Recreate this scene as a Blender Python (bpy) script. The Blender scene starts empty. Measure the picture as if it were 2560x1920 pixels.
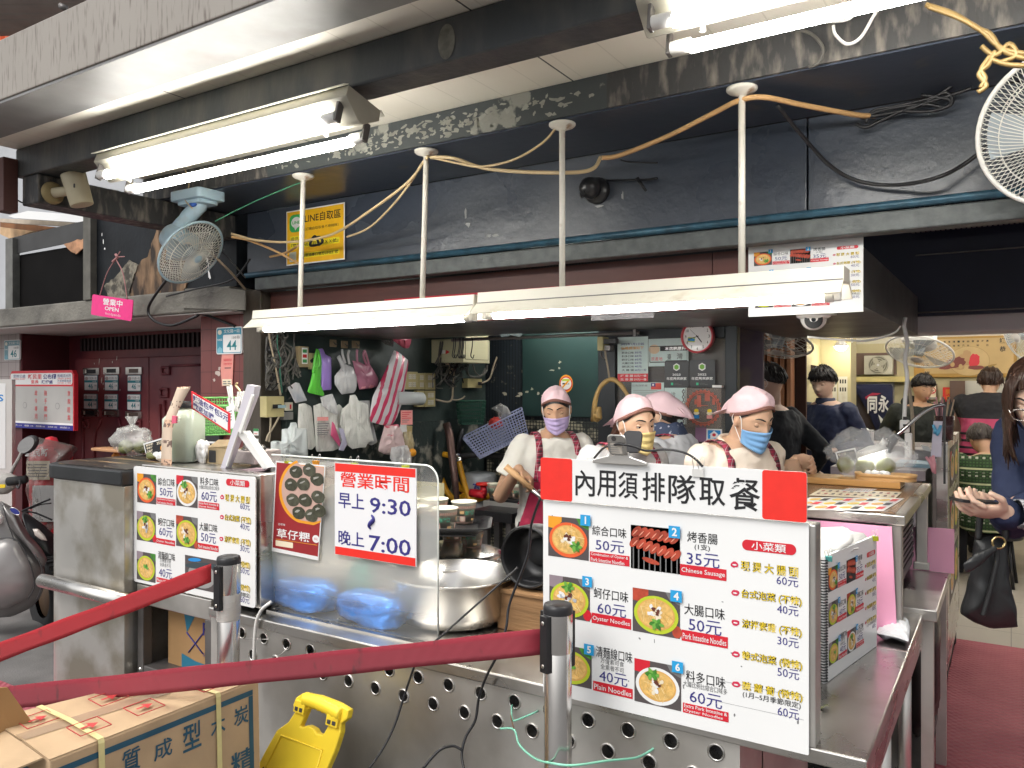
import bpy,bmesh,math,random
from math import sin,cos,pi,radians,exp,sqrt,atan2
from mathutils import Vector,Matrix,noise as mnoise
SC=bpy.context.scene
COL=SC.collection
V=Vector
# ------------------------------------------------------------------ camera
YAW=radians(32.2);FPX=1980.0;EYE=1.5
cam=bpy.data.cameras.new('camera');camo=bpy.data.objects.new('camera',cam);COL.objects.link(camo)
cam.sensor_width=36;cam.sensor_fit='HORIZONTAL';cam.lens=36*FPX/2560
cam.clip_start=.05;cam.clip_end=300
camo.location=(0,0,EYE);camo.rotation_euler=(pi/2,0,YAW)
SC.camera=camo
# ------------------------------------------------------------------ light and exposure
SUN_EL,SUN_AZ=50,200
w=bpy.data.worlds.new('World');SC.world=w;w.use_nodes=True
nt=w.node_tree;bg=nt.nodes['Background']
sk=nt.nodes.new('ShaderNodeTexSky');sk.sky_type='NISHITA';sk.sun_disc=False
sk.sun_elevation=radians(SUN_EL);sk.sun_rotation=radians(SUN_AZ);sk.air_density=1.0;sk.dust_density=3.0
hs=nt.nodes.new('ShaderNodeHueSaturation');hs.inputs['Saturation'].default_value=.12
nt.links.new(sk.outputs[0],hs.inputs['Color']);nt.links.new(hs.outputs[0],bg.inputs[0])
bg.inputs[1].default_value=.072
sl=bpy.data.lights.new('sun','SUN');sl.energy=.5;sl.angle=radians(30);sl.color=(1,.96,.9)
so=bpy.data.objects.new('sun',sl);COL.objects.link(so)
_az=radians(SUN_AZ)
so.rotation_euler=V((sin(_az)*cos(radians(SUN_EL)),cos(_az)*cos(radians(SUN_EL)),sin(radians(SUN_EL)))).to_track_quat('Z','Y').to_euler()
vs=SC.view_settings;vs.view_transform='Standard';vs.look='None';vs.exposure=1.52;vs.gamma=1
TUBE_W=19.0
SC.cycles.max_bounces=8;SC.cycles.transparent_max_bounces=16
SC.cycles.sample_clamp_indirect=4.0;SC.cycles.caustics_reflective=False ;SC.cycles.caustics_refractive=False
# ------------------------------------------------------------------ measuring: photo pixels (2560x1920) to points on known planes
_c,_s=cos(YAW),sin(YAW)
def ray(px,py):
 u=(px-1280)/FPX; return V((-_s+u*_c,_c+u*_s,(960-py)/FPX))
def atY(px,py,Y):r=ray(px,py); return V((0,0,EYE))+r*(Y/r.y)
def atX(px,py,X):r=ray(px,py); return V((0,0,EYE))+r*(X/r.x)
def atZ(px,py,Z):r=ray(px,py); return V((0,0,EYE))+r*((Z-EYE)/r.z)
def atT(px,py,t):return V((0,0,EYE))+ray(px,py)*t
RGT=V((_c,_s,0));FWD=V((-_s,_c,0));UP=V((0,0,1))
def frame(p,x,up=UP):
 x=V(x).normalized();up=V(up);z=x.cross(up).normalized();y=z.cross(x)
 return Matrix(((x.x,y.x,z.x,p[0]),(x.y,y.y,z.y,p[1]),(x.z,y.z,z.z,p[2]),(0,0,0,1)))
FX,FYp=V((1,0,0)),V((0,1,0))
# ------------------------------------------------------------------ materials
MATS={}
def lnk(nt,a,b):nt.links.new(a,b)
def mat(name,col,rough=.5,metal=0,var=.12,scale=6,bump=0,bscale=60,stretch=(1,1,1),alpha=1,trans=0,ior=1.45,col2=None,lo=.5,hi=.6,spec=.5,emit=0,coat=0,sss=0,detail=5,rvar=0,grime=None,gsc=2.5,glo=.55,ghi=.75):
 if name in MATS:return MATS[name]
 m=bpy.data.materials.new(name);m.use_nodes=True ;MATS[name]=m
 nt=m.node_tree;b=nt.nodes['Principled BSDF']
 tc=nt.nodes.new('ShaderNodeTexCoord');mp=nt.nodes.new('ShaderNodeMapping');mp.inputs['Scale'].default_value=stretch
 lnk(nt,tc.outputs['Object'],mp.inputs[0])
 n=nt.nodes.new('ShaderNodeTexNoise');n.inputs['Scale'].default_value=scale;n.inputs['Detail'].default_value=detail
 lnk(nt,mp.outputs[0],n.inputs['Vector'])
 rp=nt.nodes.new('ShaderNodeMapRange');lnk(nt,n.outputs['Fac'],rp.inputs[0])
 mx=nt.nodes.new('ShaderNodeMix');mx.data_type='RGBA'
 c=(*col,1)
 if col2:
  rp.inputs[1].default_value=lo;rp.inputs[2].default_value=hi
  mx.inputs[6].default_value=c;mx.inputs[7].default_value=(*col2,1)
 else:
  rp.inputs[1].default_value=.3;rp.inputs[2].default_value=.7
  mx.inputs[6].default_value=tuple(max(0,x*(1-var)) for x in col)+(1,)
  mx.inputs[7].default_value=tuple(min(1,x*(1+var)) for x in col)+(1,)
 lnk(nt,rp.outputs[0],mx.inputs[0])
 out=mx.outputs[2]
 if grime:
  n3=nt.nodes.new('ShaderNodeTexNoise');n3 .inputs['Scale'].default_value=gsc;n3 .inputs['Detail'].default_value=8
  lnk(nt,mp.outputs[0],n3 .inputs['Vector'])
  r3=nt.nodes.new('ShaderNodeMapRange');r3 .inputs[1].default_value=glo;r3 .inputs[2].default_value=ghi
  lnk(nt,n3 .outputs['Fac'],r3 .inputs[0])
  m3=nt.nodes.new('ShaderNodeMix');m3 .data_type='RGBA';lnk(nt,r3 .outputs[0],m3 .inputs[0])
  lnk(nt,out,m3 .inputs[6]);m3 .inputs[7].default_value=(*grime,1);out=m3 .outputs[2]
 lnk(nt,out,b.inputs['Base Color'])
 b.inputs['Roughness'].default_value=rough;b.inputs['Metallic'].default_value=metal
 if rvar:
  rr=nt.nodes.new('ShaderNodeMapRange');rr.inputs[1].default_value=.3;rr.inputs[2].default_value=.7
  rr.inputs[3].default_value=max(.02,rough-rvar);rr.inputs[4].default_value=rough+rvar
  lnk(nt,n.outputs['Fac'],rr.inputs[0]);lnk(nt,rr.outputs[0],b.inputs['Roughness'])
 b.inputs['Specular IOR Level'].default_value=spec;b.inputs['IOR'].default_value=ior
 b.inputs['Alpha'].default_value=alpha;b.inputs['Transmission Weight'].default_value=trans
 b.inputs['Coat Weight'].default_value=coat
 if sss:
  b.inputs['Subsurface Weight'].default_value=sss;b.inputs['Subsurface Radius'].default_value=(.012,.005,.003);b.inputs['Subsurface Scale'].default_value=1
 if emit:
  b.inputs['Emission Color'].default_value=c;b.inputs['Emission Strength'].default_value=emit
 if bump:
  n2=nt.nodes.new('ShaderNodeTexNoise');n2 .inputs['Scale'].default_value=bscale;n2 .inputs['Detail'].default_value=4
  lnk(nt,mp.outputs[0],n2 .inputs['Vector'])
  bp=nt.nodes.new('ShaderNodeBump');bp.inputs['Strength'].default_value=bump;bp.inputs['Distance'].default_value=.01
  lnk(nt,n2 .outputs['Fac'],bp.inputs['Height']);lnk(nt,bp.outputs[0],b.inputs['Normal'])
 return m
def flat(name,col,rough=.55):return mat(name,col,rough,var=.04,scale=30)
def pattern_mat(name,build,rough=.7):
 if name in MATS:return MATS[name]
 m=bpy.data.materials.new(name);m.use_nodes=True ;MATS[name]=m
 nt=m.node_tree;b=nt.nodes['Principled BSDF'];b.inputs['Roughness'].default_value=rough
 tc=nt.nodes.new('ShaderNodeTexCoord');sp=nt.nodes.new('ShaderNodeSeparateXYZ');lnk(nt,tc.outputs['Object'],sp.inputs[0])
 def math_(op,a,b_=0):
  k=nt.nodes.new('ShaderNodeMath');k.operation=op
  for i,q in enumerate((a,b_)):
   if isinstance(q,(int,float)):k.inputs[i].default_value=q
   else:lnk(nt,q,k.inputs[i])
  return k.outputs[0]
 def mix(f,a,c):
  k=nt.nodes.new('ShaderNodeMix');k.data_type='RGBA'
  lnk(nt,f,k.inputs[0])
  for i,q in ((6,a),(7,c)):
   if isinstance(q,tuple):k.inputs[i].default_value=(*q,1)
   else:lnk(nt,q,k.inputs[i])
  return k.outputs[2]
 def noi(scale,stretch=(1,1,1),det=5):
  mp=nt.nodes.new('ShaderNodeMapping');mp.inputs['Scale'].default_value=stretch;lnk(nt,tc.outputs['Object'],mp.inputs[0])
  k=nt.nodes.new('ShaderNodeTexNoise');k.inputs['Scale'].default_value=scale;k.inputs['Detail'].default_value=det
  lnk(nt,mp.outputs[0],k.inputs['Vector']); return k.outputs['Fac']
 def ramp(f,a,c):
  k=nt.nodes.new('ShaderNodeMapRange');k.inputs[1].default_value=a;k.inputs[2].default_value=c;lnk(nt,f,k.inputs[0]); return k.outputs[0]
 def stripe(f,freq,duty):
  return math_('LESS_THAN',math_('FRACT',math_('MULTIPLY',f,freq)),duty)
 col,h=build(sp,math_,mix,noi,ramp,stripe)
 lnk(nt,col,b.inputs['Base Color'])
 if h is not None:
  bp=nt.nodes.new('ShaderNodeBump');bp.inputs['Strength'].default_value=.5;bp.inputs['Distance'].default_value=.006
  lnk(nt,h,bp.inputs['Height']);lnk(nt,bp.outputs[0],b.inputs['Normal'])
 return m
# ------------------------------------------------------------------ mesh builder
_TXT={}
def txt_mesh(s,bold):
 k=(s,bold)
 if k not in _TXT:
  cu=bpy.data.curves.new('lettering','FONT');cu.body=s;cu.offset=bold;cu.resolution_u=2
  o=bpy.data.objects.new('lettering',cu);me=bpy.data.meshes.new_from_object(o)
  vs_=[tuple(v.co) for v in me.vertices];fs_=[tuple(p.vertices) for p in me.polygons]
  bpy.data.objects.remove(o);bpy.data.curves.remove(cu);bpy.data.meshes.remove(me)
  xs=[v[0] for v in vs_] or [0,1];ys=[v[1] for v in vs_] or [0,1]
  _TXT[k]=(vs_,fs_,min(xs),max(xs),min(ys),max(ys))
 return _TXT[k]
class MB:
 def __init__(s,M=None):s.v=[];s.f=[];s.m=[];s.sm=[];s.mats=[];s.M=M or Matrix.Identity(4)
 def mi(s,m):
  if m not in s.mats:s.mats.append(m)
  return s.mats.index(m)
 def add(s,vs_,fs_,m,smooth=False):
  o=len(s.v);k=s.mi(m);s.v+=[s.M@V(p) for p in vs_]
  for f in fs_:s.f.append(tuple(i+o for i in f));s.m.append(k);s.sm.append(smooth)
  return s
 def box(s,a,b,m):
  x0,y0,z0=a;x1,y1,z1=b
  p=[(x0,y0,z0),(x1,y0,z0),(x1,y1,z0),(x0,y1,z0),(x0,y0,z1),(x1,y0,z1),(x1,y1,z1),(x0,y1,z1)]
  return s.add(p,[(0,3,2,1),(4,5,6,7),(0,1,5,4),(1,2,6,5),(2,3,7,6),(3,0,4,7)],m)
 def hexa(s,p,m):return s.add(p,[(0,3,2,1),(4,5,6,7),(0,1,5,4),(1,2,6,5),(2,3,7,6),(3,0,4,7)],m)
 def quad(s,a,b,c,d,m):return s.add([a,b,c,d],[(0,1,2,3)],m)
 def rect(s,x0,y0,x1,y1,z,m,r=0,n=5):return s.poly(rrect(x0,y0,x1,y1,r,n),z,m)
 def poly(s,pts,z,m):return s.add([(p[0],p[1],z) for p in pts],[tuple(range(len(pts)))],m)
 def plate(s,pts,z0,z1,m):
  n=len(pts);a=[(p[0],p[1],z0) for p in pts]+[(p[0],p[1],z1) for p in pts]
  return s.add(a,[tuple(range(n-1,-1,-1)),tuple(range(n,2*n))]+[(i,(i+1)%n,n+(i+1)%n,n+i) for i in range(n)],m)
 def disc(s,cx,cy,rx,ry,z,m,n=24,rot=0,jit=0,rng=None):
  pts=[]
  for i in range(n):
   a=2*pi*i/n;k=1+(rng.uniform(-jit,jit) if rng else 0);x,y=rx*k*cos(a),ry*k*sin(a)
   pts.append((cx+x*cos(rot)-y*sin(rot),cy+x*sin(rot)+y*cos(rot)))
  return s.poly(pts,z,m)
 def tube(s,pts,r,m,n=8,closed=False,caps=True,sq=False):
  pts=[V(p) for p in pts];N=len(pts)
  rs=r if isinstance(r,(list,tuple)) else [r]*N
  vs_,fs_=[],[];ref=None
  for i,p in enumerate(pts):
   d=(pts[(i+1)%N]-pts[i-1]) if closed else (pts[min(i+1,N-1)]-pts[max(i-1,0)])
   if d.length<1e-9:d=V((0,0,1))
   d.normalize()
   if ref is None:ref=d.orthogonal().normalized()
   else:
    ref=ref-d*ref.dot(d);ref=ref.normalized() if ref.length>1e-6 else d.orthogonal().normalized()
   b=d.cross(ref)
   for j in range(n):a=2*pi*j/n;vs_.append(p+(ref*cos(a)+b*sin(a))*rs[i])
  for i in range(N if closed else N-1):
   for j in range(n):
    k=(i+1)%N;fs_.append((i*n+j,i*n+(j+1)%n,k*n+(j+1)%n,k*n+j))
  if caps and not closed:fs_+=[tuple(range(n-1,-1,-1)),tuple((N-1)*n+j for j in range(n))]
  return s.add(vs_,fs_,m,True)
 def cyl(s,p,q,r,m,n=16,r2=None):return s.tube([p,q],[r,r if r2 is None else r2],m,n)
 def wire(s,pts,r,m,k=8,n=6,closed=False):return s.tube(spline(pts,k,closed),r,m,n,closed)
 def lathe(s,prof,m,n=24,A=None,a0=0,a1=2*pi):
  A=A or Matrix.Identity(4);full=abs(a1-a0-2*pi)<1e-6;cols=n if full else n+1
  vs_=[A@V((r*cos(a0+(a1-a0)*j/n),r*sin(a0+(a1-a0)*j/n),z)) for r,z in prof for j in range(cols)]
  fs_=[(i*cols+j,i*cols+(j+1)%cols,(i+1)*cols+(j+1)%cols,(i+1)*cols+j) for i in range(len(prof)-1) for j in range(n)]
  return s.add(vs_,fs_,m,True)
 def ell(s,c,r,m,A=None,nu=16,nv=10,fn=None):
  A=A or Matrix.Identity(3);vs_,fs_=[],[]
  for i in range(nv+1):
   b=-pi/2+pi*i/nv
   for j in range(nu):
    a=2*pi*j/nu;d=V((cos(b)*cos(a),cos(b)*sin(a),sin(b)));k=fn(d) if fn else 1
    vs_.append(V(c)+A@V((d.x*r[0]*k,d.y*r[1]*k,d.z*r[2]*k)))
  for i in range(nv):
   for j in range(nu):fs_.append((i*nu+j,i*nu+(j+1)%nu,(i+1)*nu+(j+1)%nu,(i+1)*nu+j))
  return s.add(vs_,fs_,m,True)
 def grid(s,fn,nu,nv,m,smooth=True,closed=False):
  cols=nu if closed else nu+1
  vs_=[fn(i/nu,j/nv) for j in range(nv+1) for i in range(cols)]
  fs_=[(j*cols+i,j*cols+(i+1)%cols,(j+1)*cols+(i+1)%cols,(j+1)*cols+i) for j in range(nv) for i in range(nu)]
  return s.add(vs_,fs_,m,smooth)
 def text(s,t,x0,y0,x1,y1,z,m,bold=0.0,keep=False):
  vs_,fs_,ax,bx,ay,by=txt_mesh(t,bold);sx=(x1-x0)/(bx-ax);sy=(y1-y0)/(by-ay);ox=0
  if keep:
   k=min(sx,sy);ox=((x1-x0)-(bx-ax)*k)/2;sx=sy=k
  return s.add([(x0+ox+(p[0]-ax)*sx,y0+(p[1]-ay)*sy,z) for p in vs_],fs_,m)
 def vtext(s,t,xc,ytop,size,step,z,m,bold=0.0):
  for i,ch in enumerate(t):
   y1=ytop-i*step;s.text(ch,xc-size/2,y1-size,xc+size/2,y1,z,m,bold)
  return s
 def mesh(s,name):
  me=bpy.data.meshes.new(name);me.from_pydata([tuple(p) for p in s.v],[],s.f)
  for m in s.mats:me.materials.append(m)
  me.polygons.foreach_set('material_index',s.m);me.polygons.foreach_set('use_smooth',s.sm)
  me.update(); return me
 def build(s,name,parent=None,bevel=0,segs=2,fix=False,sub=0,solid=0):
  me=s.mesh(name)
  if fix:
   bm=bmesh.new();bm.from_mesh(me);bmesh.ops.remove_doubles(bm,verts=bm.verts,dist=1e-5);bmesh.ops.recalc_face_normals(bm,faces=bm.faces);bm.to_mesh(me);bm.free()
  o=bpy.data.objects.new(name,me);COL.objects.link(o);o.parent=parent
  if solid:k=o.modifiers.new('thickness','SOLIDIFY');k.thickness=solid;k.offset=0
  if bevel:
   k=o.modifiers.new('edge','BEVEL');k.width=bevel;k.segments=segs;k.limit_method='ANGLE';k.angle_limit=radians(40)
  if sub:k=o.modifiers.new('smooth','SUBSURF');k.levels=k.render_levels=sub
  return o
def rrect(x0,y0,x1,y1,r=0,n=5):
 if r<=0:return [(x0,y0),(x1,y0),(x1,y1),(x0,y1)]
 p=[]
 for cx,cy,a in ((x1-r,y0+r,-pi/2),(x1-r,y1-r,0),(x0+r,y1-r,pi/2),(x0+r,y0+r,pi)):
  for i in range(n+1):t=a+pi/2*i/n;p.append((cx+r*cos(t),cy+r*sin(t)))
 return p
def spline(pts,k=8,closed=False):
 pts=[V(p) for p in pts];N=len(pts);out=[]
 for i in range(N if closed else N-1):
  a,b,c,d=(pts[(i+q)%N] if closed else pts[min(max(i+q,0),N-1)] for q in (-1,0,1,2))
  for j in range(k):
   t=j/k;out.append(.5*((2*b)+(c-a)*t+(2*a-5*b+4*c-d)*t*t+(3*b-a-3*c+d)*t**3))
 if not closed:out.append(pts[-1])
 return out
def tag(o,label,cat,group=None):
 o['label']=label;o['category']=cat
 if group:o['group']=group
 return o
def thing(name,label,cat,group=None):
 o=bpy.data.objects.new(name,None);COL.objects.link(o);o.empty_display_size=.1
 return tag(o,label,cat,group)
def solo(mb,name,label,cat,group=None,**k):return tag(mb.build(name,None,**k),label,cat,group)
def struct(mb,name,**k):o=mb.build(name,None,**k);o['kind']='structure'; return o
def copy_tree(o,parent=None):
 c=o.copy();COL.objects.link(c);c.parent=parent
 for ch in list(o.children):copy_tree(ch,c)
 return c
def settle():
 for o in [o for o in COL.objects if o.parent is None and o.get('category') and o.location.length<1e-9 and not o.get('placed')]:
  fam=[o]+list(o.children_recursive);pts=[m.co for q in fam if q.type=='MESH' for m in q.data.vertices]
  if not pts:continue
  lo=V([min(p[i] for p in pts) for i in range(3)]);hi=V([max(p[i] for p in pts) for i in range(3)])
  org=V(((lo.x+hi.x)/2,(lo.y+hi.y)/2,lo.z));seen=set()
  for q in fam:
   if q.type=='MESH' and q.data.name not in seen:seen.add(q.data.name);q.data.transform(Matrix.Translation(-org))
  o.location=org
# ------------------------------------------------------------------ palette
steel=mat('steel',(.60,.58,.55),.3,1,.12,5,bump=.10,bscale=4,grime=(.48,.45,.40),gsc=6,glo=.5,ghi=.75,rvar=.08,stretch=(1,1,3))
steel_dull=mat('steel_dull',(.60,.58,.545),.42,.9,.14,4,bump=.08,bscale=5,rvar=.1,grime=(.36,.33,.29),gsc=3,glo=.5,ghi=.8)
chrome=mat('chrome',(.7,.68,.66),.16,1,.06,5,rvar=.05)
darksteel=mat('dark_steel',(.16,.15,.145),.45,.6,.2,8)
blackp=mat('black_plastic',(.015,.015,.017),.4,0,.2,20)
rubber=mat('rubber',(.02,.02,.021),.8,0,.2,20)
whitep=mat('white_plastic',(.78,.77,.74),.4,0,.05,8)
cream=mat('cream_enamel',(.66,.63,.54),.4,0,.06,6,grime=(.5,.42,.3),gsc=9,glo=.62,ghi=.8)
P_WHITE=mat('print_white',(.80,.80,.79),.35,0,.03,3,coat=.2)
P_RED=flat('print_red',(.62,.02,.035),.4);P_SCAR=flat('print_scarlet',(.78,.03,.02),.4)
P_NAVY=flat('print_navy',(.035,.03,.20));P_BLK=flat('print_black',(.012,.012,.014));P_GREY=flat('print_grey',(.18,.18,.18))
P_BLUE=flat('print_blue',(.02,.25,.62));P_YEL=flat('print_yellow',(.85,.62,.02));P_ORG=flat('print_orange',(.80,.33,.02))
P_GRN=flat('print_green',(.05,.28,.09));P_TEAL=flat('print_teal',(.02,.22,.26));P_DARK=flat('print_dark',(.05,.045,.045))
P_NOOD=mat('print_noodle',(.72,.45,.14),.5,0,.25,90);P_LEAF=mat('print_leaf',(.06,.24,.03),.5,0,.4,60)
P_MEAT=flat('print_meat',(.13,.035,.02));P_CRM=flat('print_cream',(.80,.70,.52));P_LIME=flat('print_lime',(.48,.58,.03))
P_SAUS=mat('print_sausage',(.42,.06,.03),.5,0,.35,50);P_PINK=flat('print_pink',(.75,.30,.28))
# ================================================================== SETTING
asph=mat('asphalt',(.16,.155,.15),.9,0,.25,4,bump=.4,bscale=120)
g=MB();g.add([(-60,-40,0),(60,-40,0),(60,60,0),(-60,60,0)],[(0,1,2,3)],asph);struct(g,'ground')
tilef=pattern_mat('floor_tile',lambda sp,m,mix,noi,ramp,st:(mix(m('MAXIMUM',st(sp.outputs[0],2.5,.012),st(sp.outputs[1],2.5,.012)),mix(noi(5),(.50,.45,.38),(.58,.53,.46)),(.25,.22,.19)),None),.35)
g=MB();g.box((-.6,5.3,-.02),(4,12,.012),tilef);struct(g,'tiled_floor')
g=MB();g.box((-7,2.9,-.02),(-.6,7,.004),mat('kitchen_concrete',(.10,.10,.095),.7,0,.3,5));struct(g,'kitchen_floor')
peb=mat('pebble',(.06,.06,.06),.7,0,.9,70,bump=1,bscale=70)
g=MB();g.box((-.75,2.2,-.02),(-.3,5.3,.006),peb);struct(g,'pebble_strip')
redmat=pattern_mat('red_rubber',lambda sp,m,mix,noi,ramp,st:(mix(ramp(noi(4),.35,.7),(.36,.075,.10),(.47,.12,.145)),m('MULTIPLY',m('SINE',m('MULTIPLY',sp.outputs[0],160)),m('SINE',m('MULTIPLY',sp.outputs[1],160)))),.65)
g=MB();g.box((-.27,2.0,-.01),(1.6,5.29,.016),redmat);solo(g,'floor_mat','worn red ribbed rubber mat leading to the tiled dining room','mat')
g=MB();g.box((-4.9,1.35,-.01),(-3.1,1.99,.016),redmat);solo(g,'floor_mat','red ribbed rubber mat beside the grey scooter and steel cart','mat')
ceil=pattern_mat('ceiling_panel',lambda sp,m,mix,noi,ramp,st:(mix(st(m('ADD',sp.outputs[0],10),1/1.25,.005),mix(st(m('ADD',sp.outputs[0],10),1/.157,.03),mix(ramp(noi(2.5),.3,.75),(.84,.80,.70),(.76,.71,.60)),(.70,.66,.56)),(.05,.05,.045)),None),.45)
g=MB();g.box((-3.66,1.62,2.52),(3.2,2.8,2.56),ceil)
rng=random.Random(4)
struct(g,'ceiling')
fly=MB()
stain=pattern_mat('stained_cream',lambda sp,m,mix,noi,ramp,st:(mix(ramp(noi(14,(6,6,.8)),.55,.80),mix(noi(3),(.26,.235,.205),(.33,.30,.265)),(.09,.062,.05)),None),.6)
T=thing('canopy_fascia','stained cream fascia beam along the canopy front edge','fascia')
g=MB();g.box((-6.2,1.42,2.515),(3.2,1.5,2.73),stain);g.build('fascia_board',T,bevel=.004)
g=MB();g.box((-6.2,1.425,2.505),(3.2,1.625,2.514),mat('zinc',(.23,.225,.22),.5,.25,.25,5,rvar=.08,grime=(.2,.18,.17),gsc=4));g.build('metal_trim',T)
peel=mat('peeling_paint',(.05,.058,.06),.55,0,.3,7,col2=(.25,.25,.22),lo=.60,hi=.63,bump=.3,bscale=30,detail=9)
dirty=mat('sooty_paint',(.045,.052,.058),.5,0,.3,6,col2=(.12,.115,.105),lo=.45,hi=.75,bump=.25,bscale=40,stretch=(1,1,.35),detail=8)
streaky=mat('streaked_soot',(.045,.045,.046),.55,0,.3,30,col2=(.20,.18,.155),lo=.5,hi=.72,bump=.4,bscale=50,stretch=(1,1,.3),detail=7)
T=thing('ceiling_beam','black painted beam with an oval bare patch under the canopy','beam')
g=MB();g.box((-3.66,1.762,2.395),(3.2,1.88,2.519),dirty);g.build('beam_body',T,bevel=.008)
g=MB(frame(atY(1116,104,1.7595),FX));g.disc(0,0,.029,.049,0,mat('bare_patch',(.16,.155,.13),.8,0,.3,40,bump=.3),28);g.build('bare_patch',T)
T=thing('ceiling_beam','peeling grey beam that carries the four white lamp rods','beam')
g=MB();xs=[-3.66,-2.75,-1.15,-.75,3.2]
for a,b,m in ((-3.66,-2.75,streaky),(-2.75,-1.12,peel),(-1.12,3.2,streaky)):g.box((a,2.36,2.405),(b,2.37,2.518),m)
g.box((-3.66,2.372,2.40),(3.2,2.79,2.519),mat('navy_gloss',(.045,.056,.078),.32,0,.3,5,col2=(.09,.085,.075),lo=.62,hi=.7,bump=.1,bscale=20));g.build('beam_body',T)
T2=MB();rng=random.Random(7)
for i in range(260):
 x=rng.gauss(-1.95,.36) if i<190 else rng.uniform(-2.7,-1.2);z=2.455+rng.gauss(0,.022)
 if -2.74<x<-1.14 and 2.41<z<2.51:T2 .M=frame((x,2.3588-.0003*(i%5),z),FX);T2 .disc(0,0,rng.uniform(.003,.017),rng.uniform(.002,.009),0,mat('bare_plaster',(.27,.27,.235),.8,0,.2,30),9,rng.uniform(-.4,.4),.45,rng)
T2 .build('bare_patch',T)
T=thing('ceiling_beam','short sooty cross beam at the left end holding a wall lamp','beam')
g=MB();g.box((-3.62,1.77,2.27),(-3.49,2.8,2.394),streaky);g.build('beam_body',T,bevel=.006)
g=MB();g.box((-3.70,1.70,2.24),(-3.63,1.76,2.47),mat('oxide_red',(.09,.035,.03),.6));g.build('end_bracket',T,bevel=.003)
navy=mat('navy_panel',(.042,.052,.072),.30,0,.25,2,bump=.15,bscale=30,rvar=.08,col2=(.062,.072,.09),lo=.4,hi=.7)
T=thing('shutter_housing','dark navy metal shutter housing above the shop front','shutter housing')
g=MB();g.box((-3.42,2.80,2.085),(-.585,2.9,2.40),navy);g.box((-.58,2.802,2.085),(3.2,2.9,2.40),navy);g.build('housing_panel',T,bevel=.004)
g=MB();g.tube([(-3.42,2.79,2.072),(3.2,2.79,2.072)],.014,mat('blue_rail',(.035,.10,.15),.4,.2,.4,20),12);g.build('blue_rail',T)
g=MB();g.box((-3.35,2.79,1.99),(3.2,2.86,2.055),mat('grey_rail',(.10,.11,.11),.5,.2,.25,25,bump=.15));g.build('bottom_rail',T,bevel=.005)
g=MB();rng=random.Random(3)
for px,py,w_,h_ in ((1170,562,.03,.02),(1222,590,.022,.012),(1556,490,.008,.035),(1164,535,.01,.04),(1498,515,.03,.012),(1240,588,.03,.01)):
 g.M=frame(atY(px,py,2.7985),FX);g.disc(0,0,w_/2,h_/2,0,mat('paint_chip',(.36,.37,.37),.5),9,0,.5,rng)
g.build('paint_chip',T)
wood=mat('maroon_board',(.085,.028,.022),.5,0,.25,5,stretch=(.3,1,3))
soff=mat('soffit_grey',(.13,.125,.12),.35,.3,.15,4,rvar=.08)
T=thing('sign_box','maroon fronted boxed bulkhead under the shutter housing','bulkhead')
g=MB();g.box((-3.34,2.90,1.775),(-1.12,3.75,1.985),soff);g.box((-1.119,2.90,1.775),(-.44,4.95,1.985),soff);g.build('bulkhead_body',T)
g=MB();g.box((-3.34,2.888,1.778),(-.94,2.899,1.988),wood);g.box((-.937,2.888,1.778),(-.44,2.899,1.988),wood);g.build('front_board',T)
g=MB();g.box((-3.49,2.83,0),(-3.35,2.97,2.0),mat('post_brown',(.07,.058,.045),.5,.2,.35,9,stretch=(1,1,.3),bump=.2))
post=thing('door_post','dark brown metal post between maroon tile pillar and kitchen','post');g.build('post_body',post,bevel=.004)
g=MB()
for py,m in ((1080,P_GRN),(1105,P_WHITE),(1133,P_BLUE)):
 p=atY(640,py,2.829);g.M=frame(p,FX);g.rect(-.02,-.018,.02,.018,0,P_WHITE,.002);g.rect(-.02,.004,.02,.018,.0006,m);g.rect(-.014,-.012,.012,-.006,.0006,P_PINK)
g.build('sticker',post)
# ---------------------------------------------------------------- kitchen shell
kit=mat('kitchen_green',(.022,.036,.035),.5,0,.4,4,col2=(.055,.075,.068),lo=.4,hi=.75,bump=.2,bscale=30)
scab=mat('scabbed_green',(.024,.036,.034),.6,0,.3,9,col2=(.26,.25,.21),lo=.56,hi=.66,bump=.4,bscale=40,detail=10)
T=thing('kitchen_side_wall','dark green kitchen side wall hung with bags and wiring','wall')
g=MB();g.box((-3.45,2.975,1.25),(-3.32,4.9,2.6),kit);g.box((-3.45,2.975,0),(-3.315,4.9,1.249),scab);g.build('wall_panel',T)
T=thing('kitchen_back_wall','dark green ribbed back wall of the kitchen','wall')
ribs=pattern_mat('ribbed_dark',lambda sp,m,mix,noi,ramp,st:(mix(st(m('ADD',sp.outputs[0],20),40,.2),mix(ramp(noi(22,det=9),.64,.70),(.018,.025,.032),(.12,.115,.09)),(.004,.005,.006)),None),.5)
g=MB();g.box((-3.32,4.9,0),(-1.65,5.0,2.6),ribs);g.build('wall_panel',T)
gp=mat('green_panel',(.018,.042,.039),.35,0,.2,3)
g=MB();g.box((-2.98,4.87,1.27),(-2.30,4.899,2.0),gp);g.build('green_panel',T,bevel=.004)
meshw=pattern_mat('mesh_wall',lambda sp,m,mix,noi,ramp,st:(mix(m('MAXIMUM',st(m('ADD',sp.outputs[0],20),40,.25),st(sp.outputs[2],40,.25)),mix(ramp(noi(16,det=8),.46,.56),(.03,.035,.03),(.34,.31,.22)),(.012,.015,.016)),None),.7)
g=MB();g.box((-3.28,4.86,.1),(-2.25,4.89,1.24),meshw);g.build('wire_mesh',T)
g=MB();rng=random.Random(5)
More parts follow.
